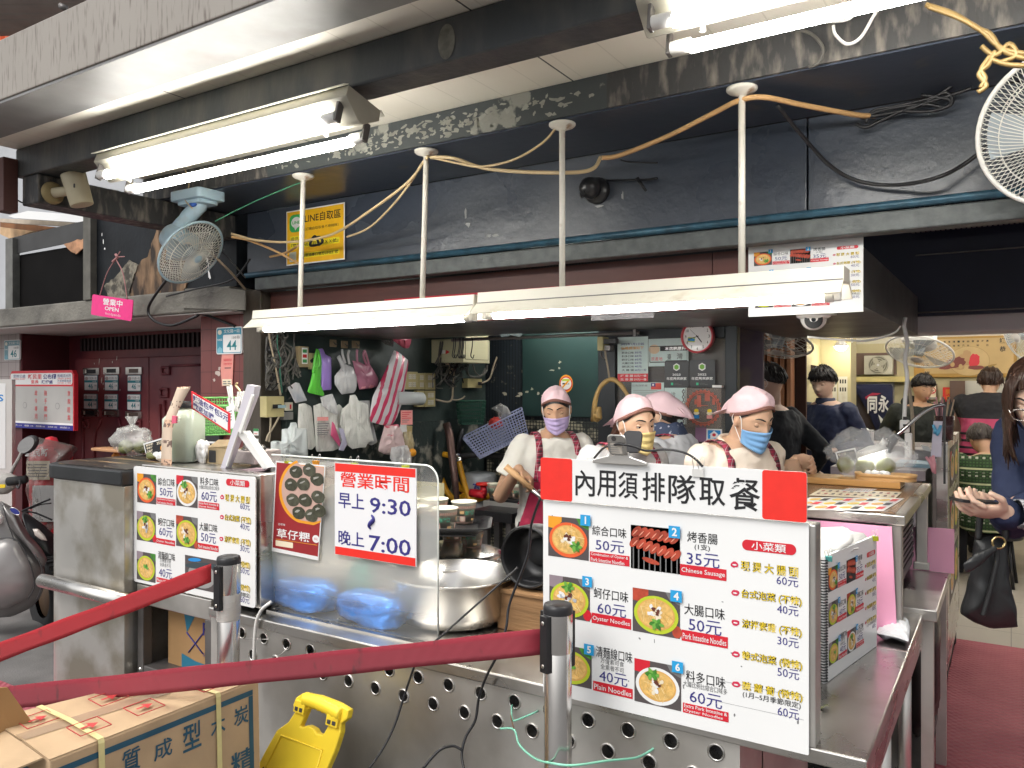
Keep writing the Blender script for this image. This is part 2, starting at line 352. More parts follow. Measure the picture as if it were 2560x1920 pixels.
for px,py in ((1300,985),(1318,980),(1330,973),(1296,990),(1345,985),(1398,920),(1400,905),(1380,925),(1262,984),(1360,988)):
 g.M=frame(atY(px,py,4.868),FX);g.disc(0,0,rng.uniform(.008,.022),rng.uniform(.005,.012),0,mat('chip_cream',(.5,.46,.34),.7),7,0,.5,rng)
g.build('paint_chip',T)
# ---------------------------------------------------------------- dining room shell
yel=mat('yellow_wall',(.54,.48,.28),.6,0,.08,3);ivory=mat('ivory_wall',(.62,.58,.46),.6,0,.06,3)
T=thing('dining_back_wall','yellow back wall of the dining room with a shelf ledge','wall')
g=MB();g.box((-3.2,9.0,0),(4.0,9.1,1.92),yel);g.box((-3.2,9.0,1.921),(4.0,9.1,2.8),ivory);g.build('wall_panel',T)
g=MB();a=atY(2120,942,8.9);b=atY(2285,950,8.9);g.box((a.x,8.84,b.z-.02),(b.x+.1,8.998,a.z+.0),mat('ledge_yellow',(.66,.55,.22),.5));g.build('ledge',T,bevel=.004)
T=thing('dining_side_wall','yellow side wall and pillar left in the dining room','wall')
a=atY(2000,1000,6.6);g=MB();g.box((a.x-.5,6.6,0),(a.x,9.0,2.8),yel);g.box((a.x+.001,7.4,0),(a.x+.25,7.7,2.8),yel);g.build('wall_panel',T)
g=MB();p=atY(2085,970,7.39);g.M=frame(p,FX)
for dx in (-.05,.035):g.rect(dx,-.13,dx+.075,.10,0,cream);[g.rect(dx+.012+.02*(k%3),.04-.07*(k//3),dx+.024+.02*(k%3),.075-.07*(k//3),.001,P_BLK) for k in range(6)]
g.build('switch_panel',T)
g=MB();g.box((-3.2,5.0,2.32),(4.0,9.0,2.36),ivory);struct(g,'dining_ceiling')
T=thing('white_lintel','white lintel beam over the dining room entrance','lintel')
g=MB();a=atY(2270,838,5.15);b=atY(2270,790,5.15);g.box((-.9,5.0,a.z),(4,5.3,b.z+.35),mat('white_paint',(.66,.65,.64),.6,0,.04,3));g.build('lintel_body',T,bevel=.01)
T=thing('roller_shutter','dark navy rolled shutter panel above the dining entrance','shutter')
g=MB();a=atY(2270,788,4.85);b=atY(2270,585,4.85);c=atY(2270,552,4.85)
g.box((-1.0,4.97,a.z),(4,4.999,b.z+.6),mat('navy_shutter',(.018,.022,.045),.4,0,.15,4));g.build('shutter_panel',T)
g=MB()
for i in range(90):x=-.46+i*.024;g.box((x,4.80,b.z),(x+.017,4.85,c.z+.15),mat('navy_slat',(.02,.022,.04),.5))
g.build('shutter_slats',T)
g=MB();z1=atY(2270,640,4.95).z;g.tube([(-.45,4.955,z1),(.62,4.955,z1),(.62,4.955,a.z+.02),(-.45,4.955,a.z+.02)],.004,mat('grey_line',(.25,.25,.24),.6),6);g.build('frame_line',T)
T=thing('slat_screen','brown vertical wooden slat screen behind the serving staff','screen')
sl_m=mat('slat_wood',(.46,.21,.10),.5,0,.3,6,stretch=(1,1,.15));g=MB()
x0=atY(1835,900,5.3).x;x1=atY(1992,900,5.3).x
for i in range(10):x=x0+(x1-x0)*i/10;g.box((x,5.2,0),(x+(x1-x0)/10*.62,5.32,2.4),sl_m)
g.build('slats',T,bevel=.004)
g=MB();g.box((x0-.1,5.33,0),(x1+.05,5.36,2.4),mat('slat_back',(.05,.02,.012),.6));g.build('backing',T)
# ---------------------------------------------------------------- building on the left
conc=mat('old_concrete',(.20,.19,.165),.85,0,.3,6,bump=.5,bscale=60,grime=(.07,.065,.06),gsc=3,glo=.5,ghi=.7)
T=thing('porch_slab','weathered concrete porch slab over the maroon doors','slab')
g=MB();g.box((-9,2.75,1.894),(-3.5,3.6,2.02),conc);g.build('slab_body',T,bevel=.01)
g=MB();g.box((-9,2.77,1.886),(-3.5,3.6,1.8935),mat('soffit_white',(.62,.59,.56),.7,0,.08,3));g.build('painted_soffit',T)
T=thing('peeling_pillar','broad pillar of peeling black paint over brown concrete behind the fan','pillar')
pl=mat('peeled_brown',(.19,.12,.07),.85,0,.5,22,bump=.8,bscale=30,stretch=(1,1,.35),grime=(.035,.025,.02),gsc=13,glo=.46,ghi=.56)
dk=mat('pillar_black',(.011,.013,.016),.5,0,.3,6,spec=.2,bump=.15,bscale=30,grime=(.3,.29,.26),gsc=14,glo=.70,ghi=.74)
g=MB();g.box((-4.80,2.78,2.021),(-3.48,3.4,2.60),dk);g.build('pillar_body',T)
def sheet(pts,m,Y,th=.012,nm='paint_skin',jag=2.2):
 r_=random.Random(len(pts));o_=[]
 for i in range(len(pts)):
  a_,b_=pts[i],pts[(i+1)%len(pts)];n_=max(1,int(((a_[0]-b_[0])**2+(a_[1]-b_[1])**2)**.5/7));o_+=[(a_[0]+(b_[0]-a_[0])*k/n_+r_.uniform(-jag,jag),a_[1]+(b_[1]-a_[1])*k/n_+r_.uniform(-jag,jag)) for k in range(n_)]
 pts=o_;q=[atY(px,py,Y) for px,py in pts];gg=MB(frame((0,Y,0),FX));gg.plate([(p.x,p.z) for p in q],-.008,.0,m); return gg
sheet([(322,745),(345,660),(370,640),(395,560),(440,548),(478,600),(490,650),(470,690),(455,745),(400,772)],pl,2.772).build('bare_concrete',T)
sheet([(270,745),(262,715),(290,690),(322,652),(345,662),(330,700),(322,745)],mat('peeled_grey',(.22,.20,.155),.85,0,.4,30,bump=.7,grime=(.06,.055,.045),gsc=14,glo=.5,ghi=.6),2.768).build('bare_concrete',T)
g=sheet(jag=0,pts=[(455,770),(462,722),(540,716),(612,726),(612,775)],m=conc,Y=2.74);g.build('ledge',T)
g=MB();g.box((-4.87,2.74,2.021),(-4.79,2.82,2.60),mat('pillar_edge',(.11,.105,.09),.7,0,.3,9));g.build('corner_trim',T)
g=MB()
for px,py,w_,h_ in ((521,670,.012,.09),(524,690,.02,.03),(518,650,.015,.03),(258,605,.008,.03),(262,622,.012,.012),(255,585,.006,.02)):
 g.M=frame(atY(px,py,2.764),FX);g.disc(0,0,w_/2,h_/2,0,P_WHITE,8,0,.5,rng)
g.build('paint_chip',T)
T=thing('upper_storey_panel','black boarded upper panel with broken boards above the porch','wall panel')
g=MB();a=atY(20,700,2.95);b=atY(225,560,2.95);g.box((a.x,2.95,2.021),(-4.88,3.0,atY(100,640,2.95).z+.03),mat('sooty_board',(.007,.0065,.0065),.8,0,.3,4,spec=.08));g.build('black_board',T)
g=MB()
q=[(0,615),(228,560),(228,592),(0,645)]
g=sheet(jag=0,pts=[(18,597),(228,548),(228,596),(40,634),(18,636)],m=mat('grey_beam',(.035,.035,.035),.6,0,.3,5),Y=2.93);g.build('top_rail',T)
g=MB();x=atY(28,650,2.92).x;g.box((x-.04,2.90,2.021),(x+.06,2.95,2.55),mat('grey_post',(.12,.12,.11),.6,0,.3,9));g.build('side_post',T)
g=sheet([(160,612),(195,600),(228,594),(228,617),(205,622),(192,637),(172,625)],mat('torn_plaster',(.42,.22,.12),.8,0,.4,20),2.925);g.build('torn_board',T)
T=thing('broken_eave','torn plywood and white sheet eave beyond the cross beam','eave')
for i,(pts,m) in enumerate(((((20,540),(70,527),(228,540),(226,556),(180,555),(35,545)),P_WHITE),(((0,546),(190,555),(165,565),(120,563),(60,560),(0,555)),mat('ply_pale',(.50,.42,.33),.7,0,.2,9)),(((0,555),(60,560),(140,568),(90,578),(0,567)),mat('ply_brown',(.22,.09,.03),.7,0,.3,9)),(((0,567),(90,575),(50,590),(30,600),(0,585)),mat('ply_tan',(.55,.36,.20),.7,0,.3,9)))):
 q=[atY(px,py,3.3+.1*i) for px,py in pts];g=MB(frame((0,3.3+.1*i,0),FX));g.plate([(p.x,p.z) for p in q],-.04,0,m);g.build('eave_sheet',T)
T=thing('neighbour_house','pale house with white shutters far left behind the awning','house')
g=MB();g.box((-16,6.0,0),(-8.2,9,5.5),mat('grey_wall',(.42,.43,.45),.7,0,.1,2));g.build('wall',T)
g=MB()
for i in range(14):g.box((-11.5,5.94,1.9+i*.09),(-8.3,5.99,1.95+i*.09),whitep)
g.build('window_louvres',T)
T=thing('street_awning','grey ribbed metal awning with orange corrugated sheet over the street','awning')
rib=mat('awning_grey',(.30,.27,.25),.55,.2,.15,4)
g=MB();g.grid(lambda u,v_:atT(-200+u*560,-90+v_*(178-18*u),5.2+.9*v_)+FWD*(.02*(1 if int(v_*36)%4==0 else 0)+.03*(1 if int(v_*36)%12<2 else 0)),2,72,rib,smooth=False);g.build('ribbed_sheet',T,solid=.01)
orr=mat('awning_orange',(.62,.11,.03),.5,0,.25,8)
g=MB();g.grid(lambda u,v_:atT(-200+u*520,40+v_*170,7.0-.6*v_)+FWD*.03*sin(u*190),180,2,orr);g.build('orange_sheet',T,solid=.006)
g=MB();g.box((-4.62,2.62,3.66),(-3.95,2.9,4.05),darksteel);g.tube([atT(150,14,5.15),atT(166,22,5.15)],.02,darksteel,10);g.build('awning_rail',T)
mar=mat('maroon_paint',(.21,.042,.044),.45,0,.15,3,bump=.08,bscale=20,grime=(.09,.012,.022),gsc=1.4,glo=.45,ghi=.6)
mar2=mat('maroon_dark',(.085,.016,.02),.5,0,.2,3)
tile_m=pattern_mat('maroon_tile',lambda sp,m,mix,noi,ramp,st:(mix(m('MAXIMUM',st(m('ADD',sp.outputs[0],20),8.3,.03),st(sp.outputs[2],8.3,.03)),mix(noi(7),(.14,.034,.031),(.18,.048,.043)),(.07,.018,.016)),None),.4)
T=thing('tile_pillar','maroon tiled pillar carrying the larger blue 44 plate','pillar')
g=MB();g.box((-3.93,2.89,0),(-3.5,3.5,1.885),tile_m);g.build('pillar_body',T,bevel=.004)
g=MB()
for px,py,r_ in ((545,932,.02),(535,950,.01),(548,922,.012)):g.M=frame(atY(px,py,2.888),FX);g.disc(0,0,r_,r_*.8,0,mat('chip_pale',(.5,.42,.38),.8),9,0,.5,rng)
g.build('paint_chip',T)
T=thing('recess_wall','dark maroon side wall of the door recess','wall')
g=MB();g.box((-6.6,3.14,0),(-6.42,3.56,1.885),mar2);g.build('wall_panel',T)
T=thing('pale_tile_wall','pale square tiled wall carrying the faded 46 plate','wall')
ptile=pattern_mat('pale_tile',lambda sp,m,mix,noi,ramp,st:(mix(m('MAXIMUM',st(m('ADD',sp.outputs[0],20),9,.04),st(sp.outputs[2],9,.04)),mix(noi(9),(.36,.30,.29),(.44,.38,.37)),(.2,.16,.15)),None),.5)
g=MB();g.box((-9,3.13,1.28),(-6.44,3.3,1.885),ptile);g.box((-9,3.15,0),(-6.44,3.3,1.279),mat('black_void',(.010,.009,.010),.7));g.build('wall_panel',T)
D=thing('metal_door','maroon double metal door with six mail slots and number plates','door')
YD=3.5
g=MB();xl,xr=-6.42,-4.66
xa=atY(206,870,YD).x;zt=atY(300,895,YD).z;zv0=atY(300,878,YD).z;zv1=atY(300,842,YD).z
g.box((xl,YD,0),(xr+.9,YD+.1,1.885),mar);g.build('door_frame',D)
g=MB();g.box((xa+.02,YD-.012,zv0+.01),(xr,YD-.001,zv1),mat('vent_black',(.008,.007,.008),.8))
n=30
for i in range(n):x=xa+.02+(xr-xa-.02)*i/n;g.box((x,YD-.03,zv0+.01),(x+.022,YD-.0125,zv1),mat('vent_slat',(.035,.02,.022),.6))
g.build('vent_grille',D)
xm=atY(386,1000,YD).x;xL=atY(200,1000,YD).x
g=MB();g.box((xL,YD-.04,.05),(xm-.012,YD-.001,zt),mar);LF=g.build('door_leaf',D,bevel=.006)
g=MB();g.box((xm+.012,YD-.05,.05),(xr+.1,YD-.001,zt),mar);g.build('door_leaf',D,bevel=.006)
g=MB()
def orn(gg,pts,Y,r=.012):
 q=[atY(px,py,Y) for px,py in pts];gg.tube([V((p.x,Y,p.z)) for p in q],r,mar,4)
for pts in (((236,1260),(236,1100),(240,1075),(250,1060),(252,1045)),((312,1260),(312,1100),(308,1078),(300,1062),(297,1045)),((208,1050),(222,1050),(222,1068),(212,1068),(212,1060)),((350,1055),(332,1055),(332,1075),(344,1075),(344,1066)),((208,1040),(208,1260)),((352,1050),(352,1260))):orn(g,pts,YD-.045)
for pts in (((405,918),(424,918),(424,935),(405,935),(405,918)),((402,972),(420,972),(420,992),(402,992),(402,972)),((400,1010),(400,1220)),((425,914),(500,912)),((412,1000),(412,1100),(440,1110),(440,1220))):orn(g,pts,YD-.055)
g.build('ornament',D)
SLOTS=[(229.6,928.6),(280,927),(336,927),(226,1032),(278,1032.6),(335,1037)]
for i,(px,py) in enumerate(SLOTS):
 p=atY(px,py,YD-.042);g=MB(frame(p,FX));k=p.length*0+atY(px+20,py,YD-.042).x-p.x
 g.plate(rrect(-k,-.026,k,.026,.003),0,.008,steel);g.rect(-k*.62,-.015,k*.62,.015,.0085,P_BLK if i in (0,1,3) else mat('slot_red',(.10,.07,.06),.5))
 g.rect(-k*.68,-.013,-k*.5,.013,.012,cream);g.build('mail_slot',LF)
def num_plate(g,w_,h_,num,small,z=0):
 g.plate(rrect(-w_/2,-h_/2,w_/2,h_/2,.008),0,.006,flat('plate_edge',(.10,.22,.26)));g.rect(-w_/2+.004,-h_/2+.004,w_/2-.004,h_/2-.004,.0065,P_WHITE,.006)
 g.rect(-w_/2+.004,h_*.02,w_/2-.004,h_*.17,.007,P_TEAL);g.disc(-w_*.33,h_*.28,w_*.13,h_*.12,.0075,flat('plate_emblem',(.45,.35,.34)))
 g.text('文化路一段',-w_*.18,h_*.22,w_*.44,h_*.38,.0074,P_GREY);g.text('188巷',w_*.12,h_*.045,w_*.42,h_*.145,.0074,P_WHITE)
 g.text(num,-w_*.18,-h_*.38,w_*.16,-h_*.04,.0072,P_TEAL,.01);g.text(small,w_*.26,-h_*.24,w_*.44,-h_*.12,.0072,P_GREY)
for i,(px,py,num,sm) in enumerate(((229,957,'46','四樓'),(280,957,'46','三樓'),(337,958,'46','二樓'),(227.5,1003.5,'44','四樓'),(279,1004.5,'44','三樓'),(336,1005.5,'44','二樓'))):
 p=atY(px,py,YD-.042);g=MB(frame(p,FX));k=atY(px+16.5,py,YD-.042).x-p.x;num_plate(g,2*k,.118,num,sm);g.build('number_plate',LF)
g=MB();rng=random.Random(8)
for px,py,w_,h_ in ((248,903,.01,.05),(292,896,.008,.04),(236,909,.012,.012),(281,905,.012,.016),(254,950,.010,.06),(246,975,.008,.03),(258,960,.01,.02),(300,975,.006,.02),(374,1052,.006,.02),(260,972,.012,.015)):
 g.M=frame(atY(px,py,YD-.043),FX);g.disc(0,0,w_/2,h_/2,0,mat('tape_scrap',(.62,.56,.5),.7),8,-.15,.4,rng)
g.build('tape_scrap',D)
def big_plate(px0,py0,px1,py1,Y,num,label,fade):
 a=atY(px0,py1,Y);b=atY(px1,py0,Y);W,H=b.x-a.x,b.z-a.z;g=MB(frame(a,FX));bl=flat('plate_blue_%d'%fade,(.05,.27,.38) if not fade else (.20,.36,.42))
 g.plate(rrect(0,0,W,H,.012),0,.008,P_WHITE);g.rect(.005,.005,W-.005,H-.005,.0085,bl,.01);g.rect(W*.27,H*.06,W*.96,H*.72,.009,P_WHITE,.008)
 g.disc(W*.14,H*.82,W*.08,H*.09,.009,flat('plate_emblem2',(.75,.72,.6)));g.text('文化路一段',W*.30,H*.78,W*.92,H*.92,.009,P_WHITE)
 g.text('188巷',W*.62,H*.55,W*.93,H*.67,.0095,P_GREY);g.text(num,W*.42,H*.14,W*.80,H*.50,.0095,P_TEAL,.012)
 g.poly([(W*.05,H*.05),(W*.24,H*.05),(W*.24,H*.2),(W*.14,H*.28),(W*.05,H*.18)],.009,flat('plate_sky',(.2,.45,.55)));g.text('板橋區',W*.04,H*.5,W*.24,H*.58,.009,P_WHITE)
 solo(g,'house_number',label,'number plate')
big_plate(544,816,608,886,2.888,'44','blue 44 house number plate on maroon tile pillar',0)
big_plate(13,849,53,901,3.128,'46','faded blue 46 house number plate on pale tiles',1)
a=atY(25,1068,3.12);b=atY(185,925,3.12);W,H=b.x-a.x,b.z-a.z
T=thing('notice_board','white metal notice board with red characters beside the doors','notice board')
g=MB(frame(a,FX));gl=mat('glass_grey',(.48,.47,.45),.25,.1,.08,3)
g.plate([(0,0),(W,0),(W,H*.92),(W*.97,H),(W*.03,H),(0,H*.92)],-.03,0,P_RED);g.build('board_frame',T)
g=MB(frame(a,FX));g.rect(0.01,0.0,W-.01,H*.085,.001,flat('board_blue',(.02,.02,.22)));g.rect(.01,H*.085,W-.012,H*.73,.001,gl);g.rect(.01,H*.76,W-.02,H*.955,.0012,P_WHITE,.02);g.rect(.01,H*.085,W-.012,H*.12,.0015,P_WHITE)
g.text('里辦公處',W*.06,H*.88,W*.26,H*.935,.002,P_NAVY);g.text('2256-5287',W*.06,H*.845,W*.26,H*.875,.002,P_RED);g.text('新民里',W*.30,H*.85,W*.52,H*.94,.002,P_RED,.02);g.text('公布欄',W*.54,H*.85,W*.74,H*.94,.002,P_NAVY,.02)
g.text('里長',W*.35,H*.775,W*.47,H*.835,.002,P_RED,.02);g.text('陳博盛',W*.52,H*.775,W*.69,H*.835,.002,P_NAVY,.02);g.text('板橋派出所',W*.76,H*.88,W*.96,H*.935,.002,P_NAVY);g.text('2969-6445',W*.76,H*.845,W*.96,H*.875,.002,P_RED);g.text('大型傢俱清運',W*.76,H*.805,W*.96,H*.84,.002,P_NAVY);g.text('2258-1106',W*.76,H*.775,W*.96,H*.80,.002,P_RED)
for x,s_ in ((.07,'禁貼廣告'),(.43,'政令專用'),(.58,'隨手關門'),(.93,'敦親睦鄰')):g.vtext(s_,W*x,H*.66,H*.09,H*.135,.002,P_RED,.0)
for x in (.25,.76):g.disc(W*x,H*.40,W*.032,H*.055,.0018,P_GREY,20);g.disc(W*x,H*.40,W*.027,H*.047,.0022,gl,20)
for k,s_ in enumerate(('警民 110','報案 110','防詐騙 165','生命線 1995','婦幼保護 113')):g.text(s_,W*(.06+.185*k),H*.03,W*(.20+.185*k),H*.06,.002,P_WHITE)
g.build('printed_face',T)
g=MB(frame(a,FX));
T=thing('white_cabinet','white metal cabinet edge at the far left of the photo','cabinet')
a=atT(-60,1400,5.7);b=atT(30,948,5.7)
g=MB(frame(V((a.x,a.y,.25)),RGT));Wc=(b-a).dot(RGT);g.plate(rrect(0,0,Wc,b.z-.25,.01),-.04,0,mat('cabinet_white',(.60,.58,.55),.5,0,.06,3));g.build('cabinet_body',T)
g=MB(frame(V((a.x,a.y,.25)),RGT));Hc=b.z-.25;g.rect(.02,Hc*.5,Wc-.045,Hc-.03,.002,P_WHITE);g.text('S',Wc-.10,Hc-.16,Wc-.06,Hc-.11,.003,P_BLUE,.02);g.build('notice',T)
# ================================================================== LAMPS, RODS, FANS, CABLES
tube_on=mat('tube_glow',(1,.98,.93),emit=TUBE_W)
LY=2.4
def reflect_lamp(label,x0,x1,Y,z,tilt=0,twin=False,name='fluorescent_lamp',group=None):
 T=thing(name,label,'lamp',group)
 A=Matrix.Translation((0,Y,z))@Matrix.Rotation(tilt,4,'X')
 if not twin:
  g=MB(A)
  n=1;prof=[(-.10,-.020),(-.05,.022),(-.045,.060),(.045,.060),(.05,.022),(.10,-.020),(.095,-.022),(.045,.016),(-.045,.016),(-.095,-.022)]
  vs_=[(x,p[0],p[1]) for x in (x0,x1) for p in prof];k=len(prof)
  g.add(vs_,[tuple(range(k-1,-1,-1)),tuple(range(k,2*k))]+[(i,(i+1)%k,k+(i+1)%k,k+i) for i in range(k)],cream);g.build('shade',T,bevel=.002,fix=True)
  for y in (-.02,):
   g=MB(A);g.tube([(x0+.05,y,-.022),(x1-.05,y,-.022)],.0145,tube_on,12);g.build('tube',T)
  for x,d in ((x0+.012,1),(x1-.012,-1)):
   g=MB(A);g.box((min(x,x+d*.018),-.035,-.035),(max(x,x+d*.018),-.005,.02),whitep);g.tube([(x+d*.018,-.02,-.022),(x+d*.045,-.02,-.022)],.0165,whitep,12);g.build('tube_holder',T,bevel=.003)
  g=MB(A);g.box((x0+.002,-.0535,.02),(x1-.002,-.0515,.023),darksteel);g.build('seam',T)
 else:
  g=MB(A);prof=[(-.075,.0),(-.012,-.045),(.0,-.05),(.012,-.045),(.075,.0),(.072,.035),(-.072,.035)]
  k=len(prof);vs_=[(x,p[0],p[1]) for x in (x0,x1) for p in prof]
  g.add(vs_,[tuple(range(k-1,-1,-1)),tuple(range(k,2*k))]+[(i,(i+1)%k,k+(i+1)%k,k+i) for i in range(k)],mat('lamp_cream',(.40,.38,.31),.45))
  g.build('lamp_body',T,bevel=.002,fix=True)
  g=MB(A);g.plate([(-.1,0),(.1,0),(.1,.01),(-.1,.01)],0,0,cream) if False else g.add([(x0,-.092,.026),(x1,-.092,.026),(x1,-.074,.037),(x0,-.074,.037)],[(0,1,2,3)],cream)
  g.add([(x0,.092,.026),(x1,.092,.026),(x1,.074,.037),(x0,.074,.037)],[(3,2,1,0)],cream);g.build('reflector',T,solid=.003)
  for y in (-.06,.06):
   g=MB(A);g.tube([(x0+.09,y,-.062),(x1-.09,y,-.062)],.0155,tube_on,12);g.build('tube',T)
   for x,d in ((x0+.03,1),(x1-.03,-1)):
    g=MB(A);g.tube([(x+d*.01,y,-.055),(x+d*.062,y,-.055)],.017,whitep,12);g.box((min(x,x+d*.01),y-.012,-.072),(max(x,x+d*.01),y+.012,-.01),darksteel);g.build('tube_holder',T,bevel=.002)
  for x in (x0+.14,x1-.14):g=MB(A);g.tube([(x,0,-.05),(x,0,-.066)],[.004,.008],cream,10);g.build('wing_nut',T)
 return T
reflect_lamp('white batten lamp hung low over the counter, left of the pair',-2.84,-1.645,LY,1.765,0,group='lamps hung over the counter')
reflect_lamp('white batten lamp hung low over the counter, in front of the overhead menu',-1.63,-.392,LY,1.77,0,group='lamps hung over the counter')
reflect_lamp('twin tube lamp under the dark beam, whole in view above the blue fan',-2.98,-1.66,1.79,2.335,radians(-14),True,group='twin tube ceiling lamps')
reflect_lamp('twin tube lamp cut off by the top edge of the photo',-.745,.52,1.80,2.385,radians(-8),True,group='twin tube ceiling lamps')
rodm=mat('rod_white',(.70,.67,.60),.45,0,.08,9,grime=(.30,.17,.09),gsc=16,glo=.60,ghi=.72)
for x,lab in ((-2.57,'white lamp rod leftmost of four, over the yellow pickup poster'),(-1.90,'white lamp rod second from the left, tied with cream cables'),(-1.307,'white lamp rod right of the large peeled paint patch, beside the ball camera'),(-.689,'white rusty lamp rod nearest the camera, left of the overhead menu')):
 T=thing('lamp_rod',lab,'rod','lamp rods hanging from the peeling beam')
 g=MB();zb=1.826;dx=-.02 if x<-1.4 else.0
 g.tube([(x,LY,2.385),(x+dx,LY,zb)],.0105,rodm,12);g.build('rod',T)
 g=MB(Matrix.Translation((x,LY,2.372)));g.lathe([(.0,0),(.013,0),(.020,.006),(.040,.012),(.046,.018),(.046,.024),(0,.027)],rodm,24);g.build('ceiling_rose',T)
fanblue=mat('fan_blue',(.42,.57,.66),.4,0,.08,6,grime=(.35,.38,.38),gsc=8);cagew=mat('cage_white',(.66,.65,.60),.4,0,.08,10);bladem=mat('fan_blade',(.40,.46,.50),.3,0,.1,5,alpha=.75)
def cage_fan(label,c,nrm,R,cat,base=None,bm=fanblue,blades=3,group=None,wires=44,ringm=None,motor=True):
 T=thing('caged_fan',label,cat,group);c=V(c);n=V(nrm).normalized();x=n.cross(UP).normalized() if abs(n.z)<.95 else V((1,0,0));y=x.cross(n)*-1
 A=Matrix(((x.x,y.x,n.x,c.x),(x.y,y.y,n.y,c.y),(x.z,y.z,n.z,c.z),(0,0,0,1)))
 g=MB(A);D=R*.32
 def prof(t,s):return (R*min(1,.12+t*.88),s*D*(1-t**2.6))
 for s in (1,-.8):
  for i in range(wires):
   a=2*pi*i/wires;g.tube([(prof(t,s)[0]*cos(a+.35*(1-t)*s),prof(t,s)[0]*sin(a+.35*(1-t)*s),prof(t,s)[1]) for t in (0,.2,.45,.7,.88,1)],.0013 if R<.25 else.0022,cagew,4,caps=False)
  for t in (.45,.75):rr,zz=prof(t,s);g.tube([(rr*cos(2*pi*k/40),rr*sin(2*pi*k/40),zz) for k in range(40)],.0016 if R<.25 else.0025,cagew,4,True)
 g.build('cage',T)
 g=MB(A);g.tube([(R*cos(2*pi*k/48),R*sin(2*pi*k/48),0) for k in range(48)],R*.035,ringm or bm,8,True);g.build('ring',T)
 g=MB(A);g.lathe([(0,D*1.02),(R*.16,D*1.0),(R*.18,D*.95),(R*.15,D*.9)],ringm or bm,20);g.build('badge',T)
 g=MB(A);g.lathe([(0,.03),(R*.14,.025),(R*.16,-.03),(0,-.035)],bladem,16)
 for k in range(blades):
  a0=2*pi*k/blades
  def bl(u,v_):r=R*(.12+.78*u);a=a0+(-.45+.9*v_)*(1-.25*u); return V((r*cos(a),r*sin(a),.03*(v_-.5)+.01*u))
  g.grid(bl,8,6,bladem)
 g.build('blades',T)
 if motor:
  g=MB(A);g.lathe([(0,-R*1.05),(R*.28,-R*1.02),(R*.40,-R*.9),(R*.42,-R*.45),(R*.46,-R*.28),(R*.2,-R*.25)],bm,24);g.build('motor_housing',T)
 if base is not None:
  b=V(base);q=c-n*R*.65;g=MB()
  g.tube(spline([b,b+V((0,0,-.05)),(b+q)/2+V((0,0,-.0)),q+V((0,0,.05)),q],4),[.042]*5+[.036]*4+[.032]*4+[.03]*4,bm,14);g.build('arm',T)
  g=MB(frame(b+V((0,0,-.03)),FX,FYp));g.plate(rrect(-.11,-.075,.11,.075,.02),0,.045,bm);g.plate(rrect(-.085,-.055,.085,.055,.02),-.018,0,bm);g.build('mount',T,bevel=.004)
  g=MB(frame(b+V((.02,-.04,-.052)),FX));g.ell((0,0,0),(.022,.012,.014),flat('dial_blue',(.04,.12,.45)));g.build('speed_dial',T)
 return T
fb=V((-3.23,2.36,2.405));fc=atT(478,632,3.72)
cage_fan('pale blue caged fan hanging from the beam beside the yellow poster',fc,FWD*-.30+RGT*.72+V((0,0,-.60)),.168,'fan',fb+V((0,0,-.02)),wires=54)
cw=mat('fan_white',(.74,.73,.69),.4,0,.06,8)
fc2=atT(2668,318,2.05)
cage_fan('big white caged fan cut off by the right edge of the photo',fc2,RGT*-.35+FWD*-.75+V((0,0,-.32)),.20,'fan',V((fc2 .x+.10,fc2 .y+.14,2.40)),cw,wires=96,ringm=cw)
T=thing('wall_spotlight','cream cylinder spotlight on a round mount at the sooty cross beam','spotlight')
canm=mat('can_cream',(.55,.49,.34),.5,0,.1,8,grime=(.3,.24,.13),gsc=8);p=atX(131,483,-3.485)
g=MB(frame(p,FYp));g.lathe([(0,.02),(.035,.016),(.048,.006),(.048,0)],mat('can_brown',(.30,.23,.11),.6,0,.2,12),24);g.build('mount',T)
q=atT(194,474,3.38);ax=(UP*.93-RGT*.25-FWD*.05).normalized()
g=MB();g.tube([p+V((.015,0,0)),q],[.022,.018],canm,12);g.build('arm',T)
g=MB();g.tube([q+ax*.068,q-ax*.068],[.050,.046],canm,24);e=q-ax*.068;g.build('can',T,bevel=.002)
g=MB(frame(q+FWD*-.0475+RGT*.012+V((0,0,.005)),RGT));g.poly(rrect(-.004,-.009,.004,.009,.003),0,P_DARK);g.build('knockout',T)
T=thing('ball_camera','black ball shaped nozzle camera on the navy shutter housing','camera');p=atY(1475,470,2.74)
bm_=mat('ball_black',(.03,.03,.032),.3,.2,.2,20);ln=(V((0,0,EYE))-p).normalized()*.6+V((-.62,0,-.35));ln.normalize()
g=MB();g.ell(p,(.042,.042,.042),bm_,nu=24,nv=16);g.lathe([(.052,0),(.052,.012),(.046,.02),(.03,.028)],bm_,24,frame(V((p.x+.004,2.80,p.z)),FX));g.build('ball',T)
g=MB(frame(p+ln*.0405,ln.cross(UP)));g.M=frame(p+ln*.0395,UP.cross(ln));g.lathe([(.018,0),(.018,.004),(.012,.004),(.010,-.004),(0,-.004)],P_BLK,16);g.build('lens_opening',T)
T=thing('dome_camera','white dome security camera under the overhead menu corner','camera');p=atY(2034,815,2.97);p.z=1.774
g=MB(Matrix.Translation(p));g.lathe([(.052,0),(.054,-.012),(.050,-.03),(.040,-.036),(0,-.036)],whitep,28,Matrix.Scale(1.15,4));g.box((.04,-.02,-.03),(.072,.03,0),whitep);g.build('camera_base',T)
g=MB();c=p+V((0,0,-.042));g.ell(c,(.044,.044,.040),whitep,nu=24,nv=14);g.build('camera_ball',T)
